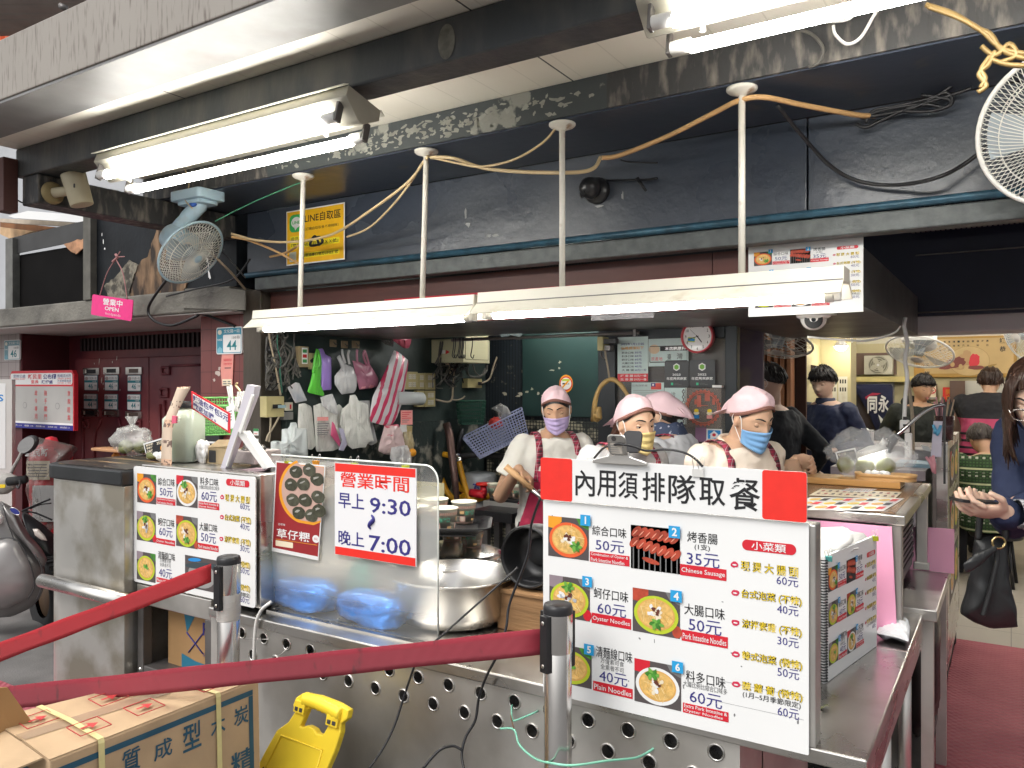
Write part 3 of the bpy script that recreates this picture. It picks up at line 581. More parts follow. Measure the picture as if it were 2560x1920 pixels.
d=(V((0,0,1.3))-c).normalized();g=MB(frame(c+d*.037,UP.cross(d)));g.lathe([(.031,-.006),(.031,.003),(.027,.005),(0,.004)],mat('lens_ring',(.02,.02,.02),.5),24);g.lathe([(.008,.0065),(0,.010)],mat('lens_glass',(.02,.025,.03),.08),14);g.build('lens',T)
a=atY(716,665,2.785);b=atY(864,505,2.785);W,H=b.x-a.x,b.z-a.z;W*=.985
g=MB(frame(a,FX));g.plate(rrect(0,0,W,H),-.002,0,P_WHITE);g.rect(.006,.006,W-.006,H-.006,.0006,flat('poster_amber',(.85,.47,.01)))
g.rect(W*.06,H*.60,W*.30,H*.92,.0012,flat('chat_green',(.04,.42,.10)),.025);g.disc(W*.18,H*.775,W*.088,H*.10,.0018,P_WHITE);g.poly([(W*.14,H*.70),(W*.20,H*.68),(W*.165,H*.63)],.0018,P_WHITE)
g.text('LINE',W*.115,H*.745,W*.245,H*.80,.0024,flat('chat_green',(.04,.42,.10)),.03)
g.text('LINE自取區',W*.33,H*.74,W*.94,H*.90,.0012,P_BLK,.012);g.text('〔訂購自取取餐不用排隊〕',W*.33,H*.60,W*.90,H*.655,.0012,P_BLK)
for y0,y1 in ((.43,.53),(.30,.41),(.11,.20)):g.rect(W*.07 if y0>.2 else W*.27,H*y0,(W*.92 if y0<.42 else W*.28),H*y1,.001,flat('poster_lemon',(.88,.72,.02)),.006)
g.text('提供：',W*.08,H*.45,W*.24,H*.51,.0016,P_BLK);g.text('『麥當LINE自取編號ＸＸ號』',W*.09,H*.32,W*.90,H*.39,.0016,P_BLK,.01);g.text('也是油庫口官方LINE訂購',W*.28,H*.125,W*.90,H*.185,.0016,P_BLK,.01)
g.rect(W*.06,H*.06,W*.18,H*.24,.0016,P_GREY and flat('poster_pale',(.6,.62,.55)))
solo(g,'pickup_poster','amber yellow pickup poster on the navy shutter housing','poster')
YB=2.884
def locbox(a,px0,py0,px1,py1,Y):p=atY(px0,py1,Y);q=atY(px1,py0,Y); return p.x-a.x,p.z-a.z,q.x-a.x,q.z-a.z
a=V((-2.54,YB,1.780));g=MB(frame(a,FX));W,H=1.52,.125
g.plate(rrect(0,0,W,H),-.002,0,flat('banner_red',(.42,.015,.03)));b_,t_=H*.50,H*.93
for s_,p0,p1 in (('麵線',1325,1385),('香腸',1412,1468)):
 x0=atY(p0,735,YB).x-a.x;x1=atY(p1,735,YB).x-a.x;g.rect(x0-.01,H*.50,x1+.01,H,.0008,P_RED);g.text(s_,x0,b_,x1,t_,.0016,P_WHITE,.02)
x0=atY(1010,800,YB).x-a.x;x1=atY(1222,795,YB).x-a.x
g.text('外帶區(請排隊)',x0,H*.06,x1,H*.42,.0012,P_WHITE,.02);g.poly([(x0-.10,H*.30),(x0-.05,H*.30),(x0-.075,H*.05)],.0012,P_WHITE)
solo(g,'shop_banner','red banner with white characters behind the hanging lamps','banner')
filmm=mat('clear_film',(.75,.73,.75),.18,0,.1,4,alpha=.32,bump=.5,bscale=14)
a=atY(1476,822,2.86);b=atY(1632,700,2.86);g=MB();g.grid(lambda u,v_:V((a.x+(b.x-a.x)*u,2.862+.012*sin(u*7+v_*3),1.755+(b.z-1.755)*v_)),16,8,filmm)
solo(g,'plastic_pouch','crinkled clear plastic pouch hanging over the red banner','pouch')
# ---------------------------------------------------------------- printed menus
def dish(g,x0,y0,x1,y1,z,kind,rng,hi=True):
 w_,h_=x1-x0,y1-y0;cx,cy=x0+w_*.5,y0+h_*.45;e=.0004
 g.rect(x0,y0,x1,y1,z,flat('photo_slate',(.085,.07,.07)))
 if kind=='sausage':
  g.rect(x0,y0,x1,y1,z,flat('grill_black',(.03,.028,.028)))
  for i in range(9):xx=x0+w_*(i+.5)/9;g.poly([(xx-w_*.012,y0),(xx+w_*.012,y0),(xx+w_*.012,y0+h_*.5),(xx-w_*.012,y0+h_*.5)],z+e,P_GREY)
  for i,(a_,b_) in enumerate([(.12+.13*k,.86-.012*k) for k in range(7)]+[(.08+.14*k,.62-.035*k) for k in range(7)]+[(.42,.22)]):
   g.disc(x0+w_*min(a_,.93),y0+h_*b_,w_*.07 if i<14 else w_*.05,h_*.16 if i<14 else h_*.22,z+e*2+(i%4)*e*.5,P_SAUS,12,-.75 if i<14 else 1.35)
  for i in range(14 if hi else 0):g.disc(x0+w_*(.1+.13*(i%7)),y0+h_*(.84 if i<7 else.60)-h_*.03*(i%7)*(.4 if i<7 else 1.1),w_*.012,h_*.09,z+e*5,flat('sausage_shine',(.78,.30,.20)),8,-.75)
  return
 if kind=='jar':
  g.disc(cx,y0+h_*.45,w_*.4,h_*.4,z+e,flat('jar_grey',(.30,.29,.28)));g.disc(cx,y0+h_*.75,w_*.5,h_*.10,z+e*2,flat('jar_dark',(.04,.06,.07)),20,.1);g.disc(x0+w_*.3,y0+h_*.9,w_*.2,h_*.06,z+e*3,P_BLUE,12,.1); return
 g.poly([(x0,y1),(x0,y1-h_*.28),(x0+w_*.16,y1-h_*.30),(x0+w_*.34,y1-h_*.12),(x0+w_*.34,y1)],z+e*.5,{'combo':P_ORG,'extra':P_RED,'pork':P_SAUS}.get(kind,flat('photo_mauve',(.28,.22,.25))))
 g.poly([(x1,y1),(x1-w_*.30,y1),(x1-w_*.22,y1-h_*.16),(x1,y1-h_*.26)],z+e*.5,P_LEAF if kind in ('combo','plain') else P_GREY)
 if kind in ('oyster','pork'):g.disc(x1-w_*.06,y0+h_*.14,w_*.1,h_*.14,z+e*.6,P_RED if kind=='oyster' else P_SAUS,12)
 rim={'combo':P_SCAR,'oyster':P_LIME,'pork':P_LIME,'plain':P_LIME,'extra':P_WHITE}[kind]
 if kind=='combo':rim=flat('rim_orange',(.78,.12,.03))
 g.disc(cx,cy,w_*.47,h_*.43,z+e*1.2,rim,30);g.disc(cx,cy+h_*.01,w_*.40,h_*.355,z+e*2,flat('broth',(.70,.38,.10)),30);g.disc(cx,cy+h_*.015,w_*.37,h_*.325,z+e*2.6,P_NOOD,28)
 if hi:
  for i in range(40):
   a=rng.uniform(0,6.28);r_=rng.uniform(.05,.32);x,y=cx+w_*r_*cos(a),cy+h_*r_*sin(a);t=rng.uniform(0,3.14);l=w_*.09
   g.poly([(x-l*cos(t),y-l*sin(t)),(x-l*cos(t)+w_*.012,y-l*sin(t)+h_*.012),(x+l*cos(t)+w_*.012,y+l*sin(t)+h_*.012),(x+l*cos(t),y+l*sin(t))],z+e*3.0+e*.01*i,flat('noodle_light',(.82,.62,.30)) if i%2 else flat('noodle_dark',(.60,.34,.08)))
 if kind!='plain':
  for i in range(13 if hi else 6):
   a=rng.uniform(0,6.28);r_=rng.uniform(0,.2);m={'oyster':flat('oyster_grey',(.42,.44,.46)),'pork':P_CRM}.get(kind,P_CRM)
   g.disc(cx-w_*.05+w_*r_*cos(a),cy+h_*(.02+r_*.9*sin(a)),w_*.055,h_*.045,z+e*(4+.15*i),m if i%3 else P_WHITE,9,a,.2,rng)
  for i in range(7 if hi else 3):g.disc(cx+w_*rng.uniform(-.08,.06),cy+h_*rng.uniform(0,.16),w_*.035,h_*.035,z+e*(6.2+.1*i),P_MEAT,8,0,.35,rng)
 lx,ly={'combo':(.20,-.14),'oyster':(-.02,.30),'pork':(.02,-.20),'plain':(0,.02),'extra':(-.10,.26)}[kind]
 for i in range(6 if kind!='plain' else 3):
  a=i*1.05;g.disc(cx+w_*(lx+.08*cos(a)),cy+h_*(ly+.06*sin(a)),w_*.075,h_*.05,z+e*(7.2+.15*i),P_LEAF if i%2 else flat('leaf_light',(.16,.40,.06)),9,a,.3,rng)
class Pr:
 def __init__(s,Y,ox,oy,k,px0,py0,px1,py1):
  s.Y,s.ox,s.oy,s.k=Y,ox,oy,k;a=s.P(px0,py1);b=s.P(px1,py0);s.a=a;s.W=b.x-a.x;s.H=b.z-a.z;s.g=MB(frame((a.x,Y,a.z),FX))
 def P(s,cx,cy):return atY(s.ox+cx*s.k,s.oy+cy*s.k,s.Y)
 def L(s,cx,cy):p=s.P(cx,cy); return p.x-s.a.x,p.z-s.a.z
 def box(s,l,t,r,b):x0,y1=s.L(l,t);x1,y0=s.L(r,b); return x0,y0,x1,y1
def menu_ops(pr,dishes,sides):
 """layout in fractions of the board, so the same menu can be printed on several boards"""
 o=[];W,H=pr.W,pr.H
 def fr(bx):return bx[0]/W,bx[1]/H,bx[2]/W,bx[3]/H
 def line(l,y,r,h):
  x0,yc=pr.L(l,y);x1,_=pr.L(r,y);t=pr.P(l,y);hh=h*pr.k/FPX*(t-V((0,0,EYE))).dot(FWD)
  return fr((x0,yc-hh/2,x1,yc+hh/2))
 for d in dishes:
  o.append(('dish',fr(pr.box(*d['photo'])),d['kind']))
  if 'badge' in d:o.append(('badge',fr(pr.box(*d['badge'])),d['n']))
  for s_,l,y,r,h,m in d['lines']:o.append(('text',line(l,y,r,h),s_,m))
  if 'label' in d:o.append(('label',fr(pr.box(*d['label'])),d['en']))
 for sd in sides:
  if sd[0]=='pill':o.append(('pill',fr(pr.box(*sd[1:])),'小菜類'))
  else:o.append((sd[0],line(*sd[2:6]),sd[1]))
 return o
MM={'k':P_BLK,'n':P_NAVY,'g':P_GREY}
def print_menu(g,W,H,ops,z=.0008,hi=True,skip=0):
 rng=random.Random(11)
 for o in ops:
  x0,y0,x1,y1=o[1][0]*W,o[1][1]*H,o[1][2]*W,o[1][3]*H
  if o[0]=='dish':dish(g,x0,y0,x1,y1,z,o[2],rng,hi)
  elif o[0]=='badge':g.rect(x0,y0,x1,y1,z+.0045,flat('badge_blue',(.02,.33,.66)));g.text(o[2],x0+(x1-x0)*.28,y0+(y1-y0)*.16,x1-(x1-x0)*.24,y1-(y1-y0)*.14,z+.0051,P_WHITE,.03,True)
  elif o[0]=='text':g.text(o[2],x0,y0,x1,y1,z,MM[o[3]],.0 if o[3]=='n' else.004)
  elif o[0]=='label':
   g.rect(x0,y0,x1,y1,z,P_RED);n=len(o[2]);hh=(y1-y0)/n
   for i,s_ in enumerate(o[2]):yc=y1-hh*(i+.5);g.text(s_,x0+(x1-x0)*.03,yc-hh*(.30 if n==1 else.36),x1-(x1-x0)*(.03 if i==0 or n==1 else.12),yc+hh*(.24 if n==1 else.36),z+.0006,P_WHITE,.006)
  elif o[0]=='pill':g.rect(x0,y0,x1,y1,z,P_RED,(y1-y0)*.48,8);g.text(o[2],x0+(x1-x0)*.18,y0+(y1-y0)*.12,x1-(x1-x0)*.18,y1-(y1-y0)*.1,z+.0006,P_WHITE,.01)
  elif o[0]=='side':
   g.text(o[2],x0,y0,x1,y1,z,P_BLK,.038);g.text(o[2],x0,y0,x1,y1,z+.0008,P_YEL,.001)
   h=(y1-y0);cx=x0-h*.62;cy=(y0+y1)/2;g.disc(cx,cy,h*.42,h*.30,z,flat('lip_red',(.60,.03,.08)),14,.1,.12,rng);g.disc(cx,cy-h*.02,h*.22,h*.08,z+.0006,P_WHITE,10)
  elif o[0]=='cost':g.text(o[2],x0,y0,x1,y1,z,P_NAVY,.0)
  elif o[0]=='note':g.text(o[2],x0,y0,x1,y1,z,P_BLK,.006)
D3=[dict(kind='combo',photo=(147,350,357,585),badge=(318,343,370,404),n='1',lines=[('綜合口味',375,425,552,50,'k'),('50元',393,500,540,60,'n')],label=(363,535,568,615),en=('Combination of Oyster &','Pork Intestine Noodles')),dict(kind='sausage',photo=(575,397,830,655),badge=(775,400,834,468),n='2',lines=[('烤香腸',868,458,1025,55,'k'),('(1支)',905,512,985,36,'k'),('35元',865,570,1035,70,'n')],label=(831,600,1071,690),en=('Chinese Sausage',)),dict(kind='oyster',photo=(153,655,363,900),badge=(328,660,378,722),n='3',lines=[('蚵仔口味',383,748,562,55,'k'),('60元',402,827,550,62,'n')],label=(372,852,577,942),en=('Oyster Noodles',)),dict(kind='pork',photo=(585,722,830,990),badge=(784,732,843,800),n='4',lines=[('大腸口味',852,832,1062,58,'k'),('50元',875,912,1045,70,'n')],label=(838,940,1078,1040),en=('Pork Intestine Noodles',)),dict(kind='plain',photo=(160,1005,372,1250),badge=(337,1010,388,1075),n='5',lines=[('清麵線口味',395,1052,583,58,'k'),('方便素可食',418,1098,540,28,'g'),('全素者不可',418,1130,540,28,'g'),('40元',412,1178,557,62,'n')],label=(380,1205,585,1302),en=('Plain Noodles',)),dict(kind='extra',photo=(594,1088,836,1365),badge=(792,1098,850,1168),n='6',lines=[('料多口味',860,1178,1065,60,'k'),('大腸比例比綜合口味多',847,1218,1075,30,'g'),('60元',880,1285,1048,68,'n')],label=(845,1318,1082,1423),en=('Extra Pork Intestine &','Oyster Noodles'))]
S3=[('pill',1152,472,1432,558),('side','現 燙 大 腸 頭',1145,608,1445,52),('cost','60元',1330,684,1443,48),('side','台式泡菜 (不辣)',1148,755,1462,52),('cost','40元',1333,833,1444,48),('side','涼拌素雞 (不辣)',1150,910,1462,52),('cost','30元',1335,996,1445,48),('side','韓式泡菜 (微辣)',1152,1075,1464,52),('cost','50元',1335,1158,1447,50),('side','醃 蘿 蔔 (微辣)',1153,1232,1466,52),('note','(1月~5月季節限定)',1155,1276,1456,36),('cost','60元',1336,1362,1447,52)]
YM=1.690
pm=Pr(YM,1300,1120,.4822,112,265,1484,1596);pm.a.z=pm.P(1484,1596).z
lo=pm.P(130,1262);pm.W=pm.P(1500,1590).x-pm.P(122,1262).x;z0=pm.P(1500,1595).z;z1=pm.P(1484,390).z;pm.a=V((pm.P(120,700).x,YM,z0));pm.H=z1-z0;pm.g=MB(frame(pm.a,FX))
MENU=menu_ops(pm,D3,S3)
# ================================================================== COUNTER AND WHAT STANDS ON IT
CT=.755
T=thing('serving_counter','long stainless steel serving counter with two rows of round holes','counter')
g=MB();g.box((-2.27,1.70,.722),(-.24,2.45,CT),steel);g.box((-.95,2.4505,.722),(-.24,2.87,CT),steel);g.build('counter_top',T,bevel=.004)
xA=[-1.4955+.105*k for k in range(-7,10)];xB=[x+.0525 for x in xA[:-1]];R=.0155
g=MB()
def cell(g,cx,cz,hw,hh,y):
 n=20;vs_=[]
 for i in range(n):
  a=2*pi*i/n;dx,dz=cos(a),sin(a);k=min(hw/abs(dx) if abs(dx)>1e-6 else 9,hh/abs(dz) if abs(dz)>1e-6 else 9);vs_+=[(cx+R*dx,y,cz+R*dz),(cx+k*dx,y,cz+k*dz)]
 g.add(vs_,[(2*i,2*i+1,(2*i+3)%(2*n),(2*i+2)%(2*n)) for i in range(n)],steel_dull)
 cs=[(hw,hh),(-hw,hh),(-hw,-hh),(hw,-hh)]
 for sx,sz in cs:
  a0=atan2(sz,sx);i0=int((a0%(2*pi))/(2*pi/n));p=vs_[2*i0+1];q=vs_[(2*i0+3)%(2*n)];g.add([p,(cx+sx,y,cz+sz),q],[(0,1,2)],steel_dull)
for x in xA:cell(g,x,.687,.0525,.0315,1.72)
for x in xB:cell(g,x,.624,.0525,.0315,1.72)
def rq(x0,z0,x1,z1):g.quad((x0,1.72,z0),(x1,1.72,z0),(x1,1.72,z1),(x0,1.72,z1),steel_dull)
rq(xA[0]-.0525,.7185,xA[-1]+.0525,.7225);rq(xA[0]-.0525,.5925,xA[0],.6555);rq(xA[-1],.5925,xA[-1]+.0525,.6555);rq(xA[0]-.0525,.02,xA[-1]+.0525,.5925)
x0,x1=xA[0]-.0525,xA[-1]+.0525
g.box((x0,1.7205,.02),(x0+.015,2.4,.72),steel_dull);g.box((x1-.015,1.7205,.02),(x1,2.4,.72),steel_dull)
g.build('perforated_panel',T)
for xs_,z in ((xA,.687),(xB,.624)):
 for x in xs_:
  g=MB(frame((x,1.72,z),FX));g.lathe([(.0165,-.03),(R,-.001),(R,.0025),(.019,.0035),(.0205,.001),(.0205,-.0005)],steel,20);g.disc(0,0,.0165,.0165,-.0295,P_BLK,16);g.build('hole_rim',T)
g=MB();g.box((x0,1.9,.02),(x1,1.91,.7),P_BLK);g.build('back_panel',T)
for x,y in ((-.285,1.76),(-.285,2.80),(-.285,2.30),(-.42,2.84)):
 g=MB();g.tube([(x,y,.02),(x,y,.722)],.019,steel_dull,14);g.tube([(x,y,0),(x,y,.03)],[.026,.022],rubber,14);g.build('leg',T)
g=MB();g.box((-.55,1.80,.13),(-.262,2.86,.16),steel_dull);g.build('lower_shelf',T,bevel=.003)
g=MB();g.box((-.245,1.705,.66),(-.2405,2.865,.7215),steel);g.build('side_apron',T)
T=thing('griddle_cart','steel cart with rounded dark griddle top at the left end','cart')
xl,xr,y0,y1=-3.27,-2.72,1.68,2.28
def stad(x0,y0,x1,y1,r):return [(p[0],p[1]) for p in rrect(x0,y0,x1,y1,r,8)]
cartm=mat('cart_steel',(.60,.585,.55),.36,.75,.1,3,bump=.06,bscale=6,rvar=.1,grime=(.36,.33,.27),gsc=5,glo=.44,ghi=.60)
pts=[(xl,y1),(xl,y0+.10)]+[(xl+.10-.10*cos(a),y0+.10-.10*sin(a)) for a in [pi/2*i/8 for i in range(1,9)]]+[(xr,y0),(xr,y1)]
g=MB();g.plate(pts,.24,.735,cartm);g.plate(pts,.7365,1.128,cartm);g.build('body',T,bevel=.004)
g=MB();g.plate([(p[0]-(.012 if p[0]<-3.1 else 0),p[1]-(.012 if p[1]<1.8 else 0)) for p in pts],1.13,1.185,mat('griddle_rim',(.03,.032,.034),.4,.4,.2,6));g.build('griddle_rim',T,bevel=.006)
g=MB();g.plate([(p[0]*.96-.12+.003,p[1]*.96+.078) for p in pts],1.1855,1.189,mat('griddle_plate',(.05,.045,.04),.3,.3,.4,4,col2=(.45,.30,.16),lo=.56,hi=.64,stretch=(.6,6,1)));g.build('griddle_plate',T)
g=MB();g.tube([(xl+.08,y0-.045,.735),(xr+.10,y0-.045,.735)],.026,steel,18);g.build('push_bar',T)
for x in (xl+.04,xr-.04):
 for y in (y0+.06,y1-.06):
  g=MB();g.tube([(x,y,.055),(x,y,.24)],.015,darksteel,8);g.lathe([(0,-.016),(.05,-.016),(.055,-.006),(.055,.006),(.05,.016),(0,.016)],rubber,20,frame((x,y,.056),FYp));g.build('caster',T)
T=thing('shelf_bay','dark open steel shelf bay under the left menu box','shelf unit')
xb0,xb1=-2.705,-2.29
g=MB();g.box((xb0,1.72,.70),(xb1+.005,2.4,.77),steel_dull);g.build('top_rail',T,bevel=.003)
for z in (.17,.43):g=MB();g.box((xb0+.03,1.725,z),(xb1,2.35,z+.045),darksteel);g.build('shelf',T,bevel=.003)
for x in (xb0,xb1-.03):g=MB();g.box((x,1.722,.03),(x+.035,1.76,.70),darksteel);g.build('upright',T,bevel=.003)
g=MB();g.box((xb0,2.36,.03),(xb1,2.38,.70),P_BLK);g.build('back_panel',T)
g=MB(frame((xb0+.018,1.7215,.46),FX));g.lathe([(.008,0),(.006,.004),(0,.005)],chrome,12);g.build('bolt',T)
kraft=mat('kraft',(.47,.33,.20),.8,0,.08,8,bump=.08,bscale=20,grime=(.33,.22,.12),gsc=3,glo=.6,ghi=.85)
kraft_d=mat('kraft_dark',(.36,.21,.09),.8,0,.08,8)
g=MB();cb=flat('carton_blue',(.02,.16,.25));g.box((-2.62,1.79,.476),(-2.33,2.2,.69),kraft_d)
g.M=frame((-2.62,1.7895,.476),FX);g.poly([(.09,.214),(.17,.214),(.11,.13)],.0006,cb);g.poly([(.08,0),(.08,.05),(.16,.035),(.29,.03),(.29,0)],.0006,cb)
g.text('PP',.20,.135,.275,.18,.001,P_NAVY,.01);g.tube([(.12,.06,.001),(.20,.14,.001)],.0025,P_NAVY,5);g.tube([(.11,.13,.001),(.20,.07,.001)],.0025,P_NAVY,5);g.text('5000入',.2,.06,.28,.075,.001,P_NAVY)
solo(g,'carton','brown and blue carton on the shelf under the left menu','box')
T=thing('menu_box','steel warming box faced with the smaller white menu','box')
XL,XR,ZB,ZT=-2.70,-2.057,.772,1.206
g=MB();g.box((XL,1.735,ZB),(XR,2.2,ZT),steel);g.build('box_body',T,bevel=.004)
pl_=Pr(1.716,0,1120,.4822,694,98,1326,838)
pl_.a=V((atY(334,1168,1.716).x,1.716,ZB+.006));pl_.W=pl_.P(1324,400).x-pl_.a.x;pl_.H=ZT-.006-pl_.a.z;pl_.g=MB(frame(pl_.a,FX))
D1=[dict(kind='combo',photo=(712,130,810,293),lines=[('綜合口味',820,172,907,40,'k'),('50元',830,225,897,46,'n')],label=(812,255,910,300),en=('Combination of Oyster &','Pork Intestine Noodles')),dict(kind='extra',photo=(915,140,1025,312),lines=[('料多口味',1038,170,1133,40,'k'),('大腸比例比綜合口味多',1033,200,1138,20,'g'),('60元',1045,246,1125,50,'n')],label=(1030,275,1137,323),en=('Extra Pork Intestine &','Oyster Noodles')),dict(kind='oyster',photo=(710,325,808,492),lines=[('蚵仔口味',820,380,905,40,'k'),('60元',826,430,895,48,'n')],label=(811,465,908,510),en=('Oyster Noodles',)),dict(kind='pork',photo=(914,347,1025,525),lines=[('大腸口味',1034,405,1128,42,'k'),('50元',1043,460,1120,50,'n')],label=(1027,490,1134,540),en=('Pork Intestine Noodles',)),dict(kind='plain',photo=(710,532,807,700),lines=[('清麵線口味',820,552,908,40,'k'),('方便素可食',830,580,887,20,'g'),('全素者不可',830,602,887,20,'g'),('40元',825,643,893,48,'n')],label=(812,668,910,714),en=('Plain Noodles',)),dict(kind='jar',photo=(960,553,1135,755),lines=[])]
S1=[('pill',1173,158,1294,206),('side','現 燙 大 腸 頭',1168,256,1298,38),('cost','60元',1246,300,1296,36),('side','台式泡菜 (不辣)',1166,360,1302,38),('cost','40元',1246,404,1294,36),('side','涼拌素雞 (不辣)',1164,473,1301,38),('cost','30元',1246,518,1294,36),('side','韓式泡菜 (微辣)',1162,588,1298,38),('cost','50元',1246,632,1294,36),('side','醃 蘿 蔔 (微辣)',1160,705,1298,38),('note','(1月~5月季節限定)',1160,740,1298,26),('cost','60元',1246,782,1294,36)]
g=pl_.g;g.plate(rrect(0,0,pl_.W,pl_.H,.012),-.004,0,P_WHITE);g.build('menu_panel',T)
g=MB(frame(pl_.a,FX));print_menu(g,pl_.W,pl_.H,menu_ops(pl_,D1,S1));g.build('menu_print',T)
T=thing('menu_board','big white picture menu board standing on the counter front','menu board')
g=pm.g;W,H=pm.W,pm.H;g.plate(rrect(0,0,W,H,.003),-.006,0,P_WHITE);g.build('menu_panel',T)
g=MB(frame(pm.a,FX));print_menu(g,W,H,MENU)
g.rect(W*.70,H*.148,W*.985,H*.1492,.0006,P_GREY);g.rect(W*.70,H*.245,W*.985,H*.2462,.0006,P_GREY)
g.build('menu_print',T)
g=MB();x1=pm.a.x+W;g.box((pm.a.x+.01,YM+.0085,CT),(x1+.012,YM+.060,pm.a.z+H-.004),steel_dull);g.build('steel_frame',T,bevel=.003)
g=MB(frame(pm.a,FX));rng=random.Random(9)
for i in range(22):g.disc(rng.uniform(.02,W-.02),rng.uniform(.01,H-.02),rng.uniform(.001,.003),rng.uniform(.001,.005),.0003,P_GREY,6,0,.4,rng)
g.build('dirt_speck',T)
YQ=1.681
def Q(cx,cy):return atY(1300+cx*.4822,1120+cy*.4822,YQ)
a=V((Q(107,150).x,YQ,Q(1488,388).z));W=Q(1487,250).x-a.x;H=Q(1485,126).z-a.z
T=thing('queue_sign','red and white queue notice strip along the menu board top','sign')
g=MB(frame(a,FX));g.plate(rrect(0,0,W,H,.008),-.005,0,P_WHITE);g.build('sign_panel',T)
g=MB(frame(a,FX));xr0=Q(271,160).x-a.x;xr1=Q(1256,250).x-a.x
g.rect(.0,.0,xr0,H,.0006,P_SCAR,.006);g.build('red_end',T);g=MB(frame(a,FX));g.rect(xr1,0,W,H,.0006,P_SCAR,.006);g.build('red_end',T)
g=MB(frame(a,FX))
for ch,l,r,t,b in (('內',288,388,118,245),('用',400,497,120,250),('須',510,612,128,258),('排',635,752,130,272),('隊',770,912,143,285),('取',930,1065,160,292),('餐',1085,1245,162,318)):
 p=Q(l,b);q=Q(r,t);M0=g.M;g.text(ch,p.x-a.x,p.z-a.z,q.x-a.x,q.z-a.z,.0008,P_BLK,.010)
g.build('lettering',T)
T=thing('bulldog_clip','large silver bulldog clip on the queue sign top edge','clip')
cp=atY(1200+970*.3617,700+1255*.3617,1.676);g=MB(frame((cp.x,1.676,cp.z),FX));
k=.3617*(V(cp)-V((0,0,EYE))).dot(FWD)/FPX
g.plate([(-205*k,-20*k),(205*k,-20*k),(205*k,5*k),(120*k,28*k),(80*k,40*k),(70*k,70*k),(-70*k,70*k),(-80*k,40*k),(-125*k,28*k),(-205*k,5*k)],.002,.007,steel);g.build('jaw',T,bevel=.002)
g=MB(frame((cp.x,1.676,cp.z+.012),FX,UP+FYp*-.25));g.plate(rrect(-68*k,20*k,72*k,170*k,.012),.010,.014,steel);g.rect(-68*k+.008,35*k,40*k,110*k,.0146,mat('worn_label',(.42,.38,.33),.6,0,.2,30));g.disc(-15*k,140*k,.006,.006,.0148,P_DARK,14)
for i in range(4):g.rect(-50*k,(45+15*i)*k,(20-6*i)*k,(49+15*i)*k,.0150,P_GREY)
g.build('handle',T,bevel=.002)
g=MB(frame((cp.x,1.708,cp.z+.012),FX,UP+FYp*.3));g.plate(rrect(-40*k,20*k,105*k,180*k,.012),-.004,0,blackp);g.build('rear_handle',T,bevel=.002)
p=lambda cx,cy,Y:atY(1200+cx*.3617,700+cy*.3617,Y)
g=MB();g.wire([p(790,1230,1.75),p(850,1165,1.72),p(900,1145,1.67),p(960,1135,1.65),p(1060,1150,1.655),p(1150,1180,1.67),p(1280,1172,1.68),p(1400,1190,1.68),p(1480,1230,1.67),p(1540,1290,1.672)],.0028,blackp)
solo(g,'lamp_cable','thin black cable looped over the bulldog clip','cable')
def binder(label,P,w_,col,wires=True,group='binder clips on the signs',rot=0):
 T=thing('binder_clip',label,'clip',group);M=frame(P,FX)@Matrix.Rotation(rot,4,'Z')
 g=MB(M);g.hexa([(-w_/2,-w_*.55,-.004),(w_/2,-w_*.55,-.004),(w_/2,-w_*.55,.004),(-w_/2,-w_*.55,.004),(-w_*.46,w_*.12,-.008),(w_*.46,w_*.12,-.008),(w_*.46,w_*.12,.008),(-w_*.46,w_*.12,.008)],col);cb_=g.build('clip_body',T)
 for s in (1,-1):
  g=MB(M);g.wire([(-w_*.30,0,.006*s),(-w_*.34,w_*.5,.009*s),(-w_*.36,w_*.95,.012*s),(-w_*.12,w_*1.15,.013*s),(w_*.0,w_*.9,.013*s),(w_*.10,w_*.4,.010*s),(w_*.16,0,.006*s)] if s>0 else [(-w_*.05,0,.006*s),(0,w_*.6,.009*s),(w_*.12,w_*1.1,.012*s),(w_*.34,w_*1.05,.012*s),(w_*.36,w_*.6,.010*s),(w_*.30,0,.006*s)],.0008,steel,4,5);g.build('wire_handle',cb_)
binder('white binder clip on the queue sign beside the bulldog clip',Q(925,115),.026,whitep)
YP=1.785
T=thing('splash_screen','steamed up clear acrylic splash screen on the counter','screen')
a=atY(678,1530,YP);b=atY(1093,1200,YP);zt=atY(1060,1165,YP).z;W,H=b.x-a.x,zt-CT
frost=bpy.data.materials.new('frosted_acrylic');frost.use_nodes=True ;MATS['frosted_acrylic']=frost
nt=frost.node_tree;pb=nt.nodes['Principled BSDF'];pb.inputs['Base Color'].default_value=(.90,.91,.88,1);pb.inputs['Roughness'].default_value=.28;pb.inputs['Transmission Weight'].default_value=.55;pb.inputs['IOR'].default_value=1.08
tr=nt.nodes.new('ShaderNodeBsdfTransparent');mxs=nt.nodes.new('ShaderNodeMixShader');out=nt.nodes['Material Output'];tc=nt.nodes.new('ShaderNodeTexCoord');no=nt.nodes.new('ShaderNodeTexNoise');no.inputs['Scale'].default_value=5
sx=nt.nodes.new('ShaderNodeSeparateXYZ');lnk(nt,tc.outputs['Object'],no.inputs['Vector']);lnk(nt,tc.outputs['Object'],sx.inputs[0])
mr=nt.nodes.new('ShaderNodeMapRange');mr.inputs[1].default_value=.40;mr.inputs[2].default_value=.62;mr.inputs[3].default_value=.55;mr.inputs[4].default_value=.14
ad=nt.nodes.new('ShaderNodeMath');ad.operation='MULTIPLY_ADD';ad.inputs[1].default_value=.22;lnk(nt,no.outputs['Fac'],ad.inputs[0]);lnk(nt,sx.outputs[2],ad.inputs[2]);lnk(nt,ad.outputs[0],mr.inputs[0])
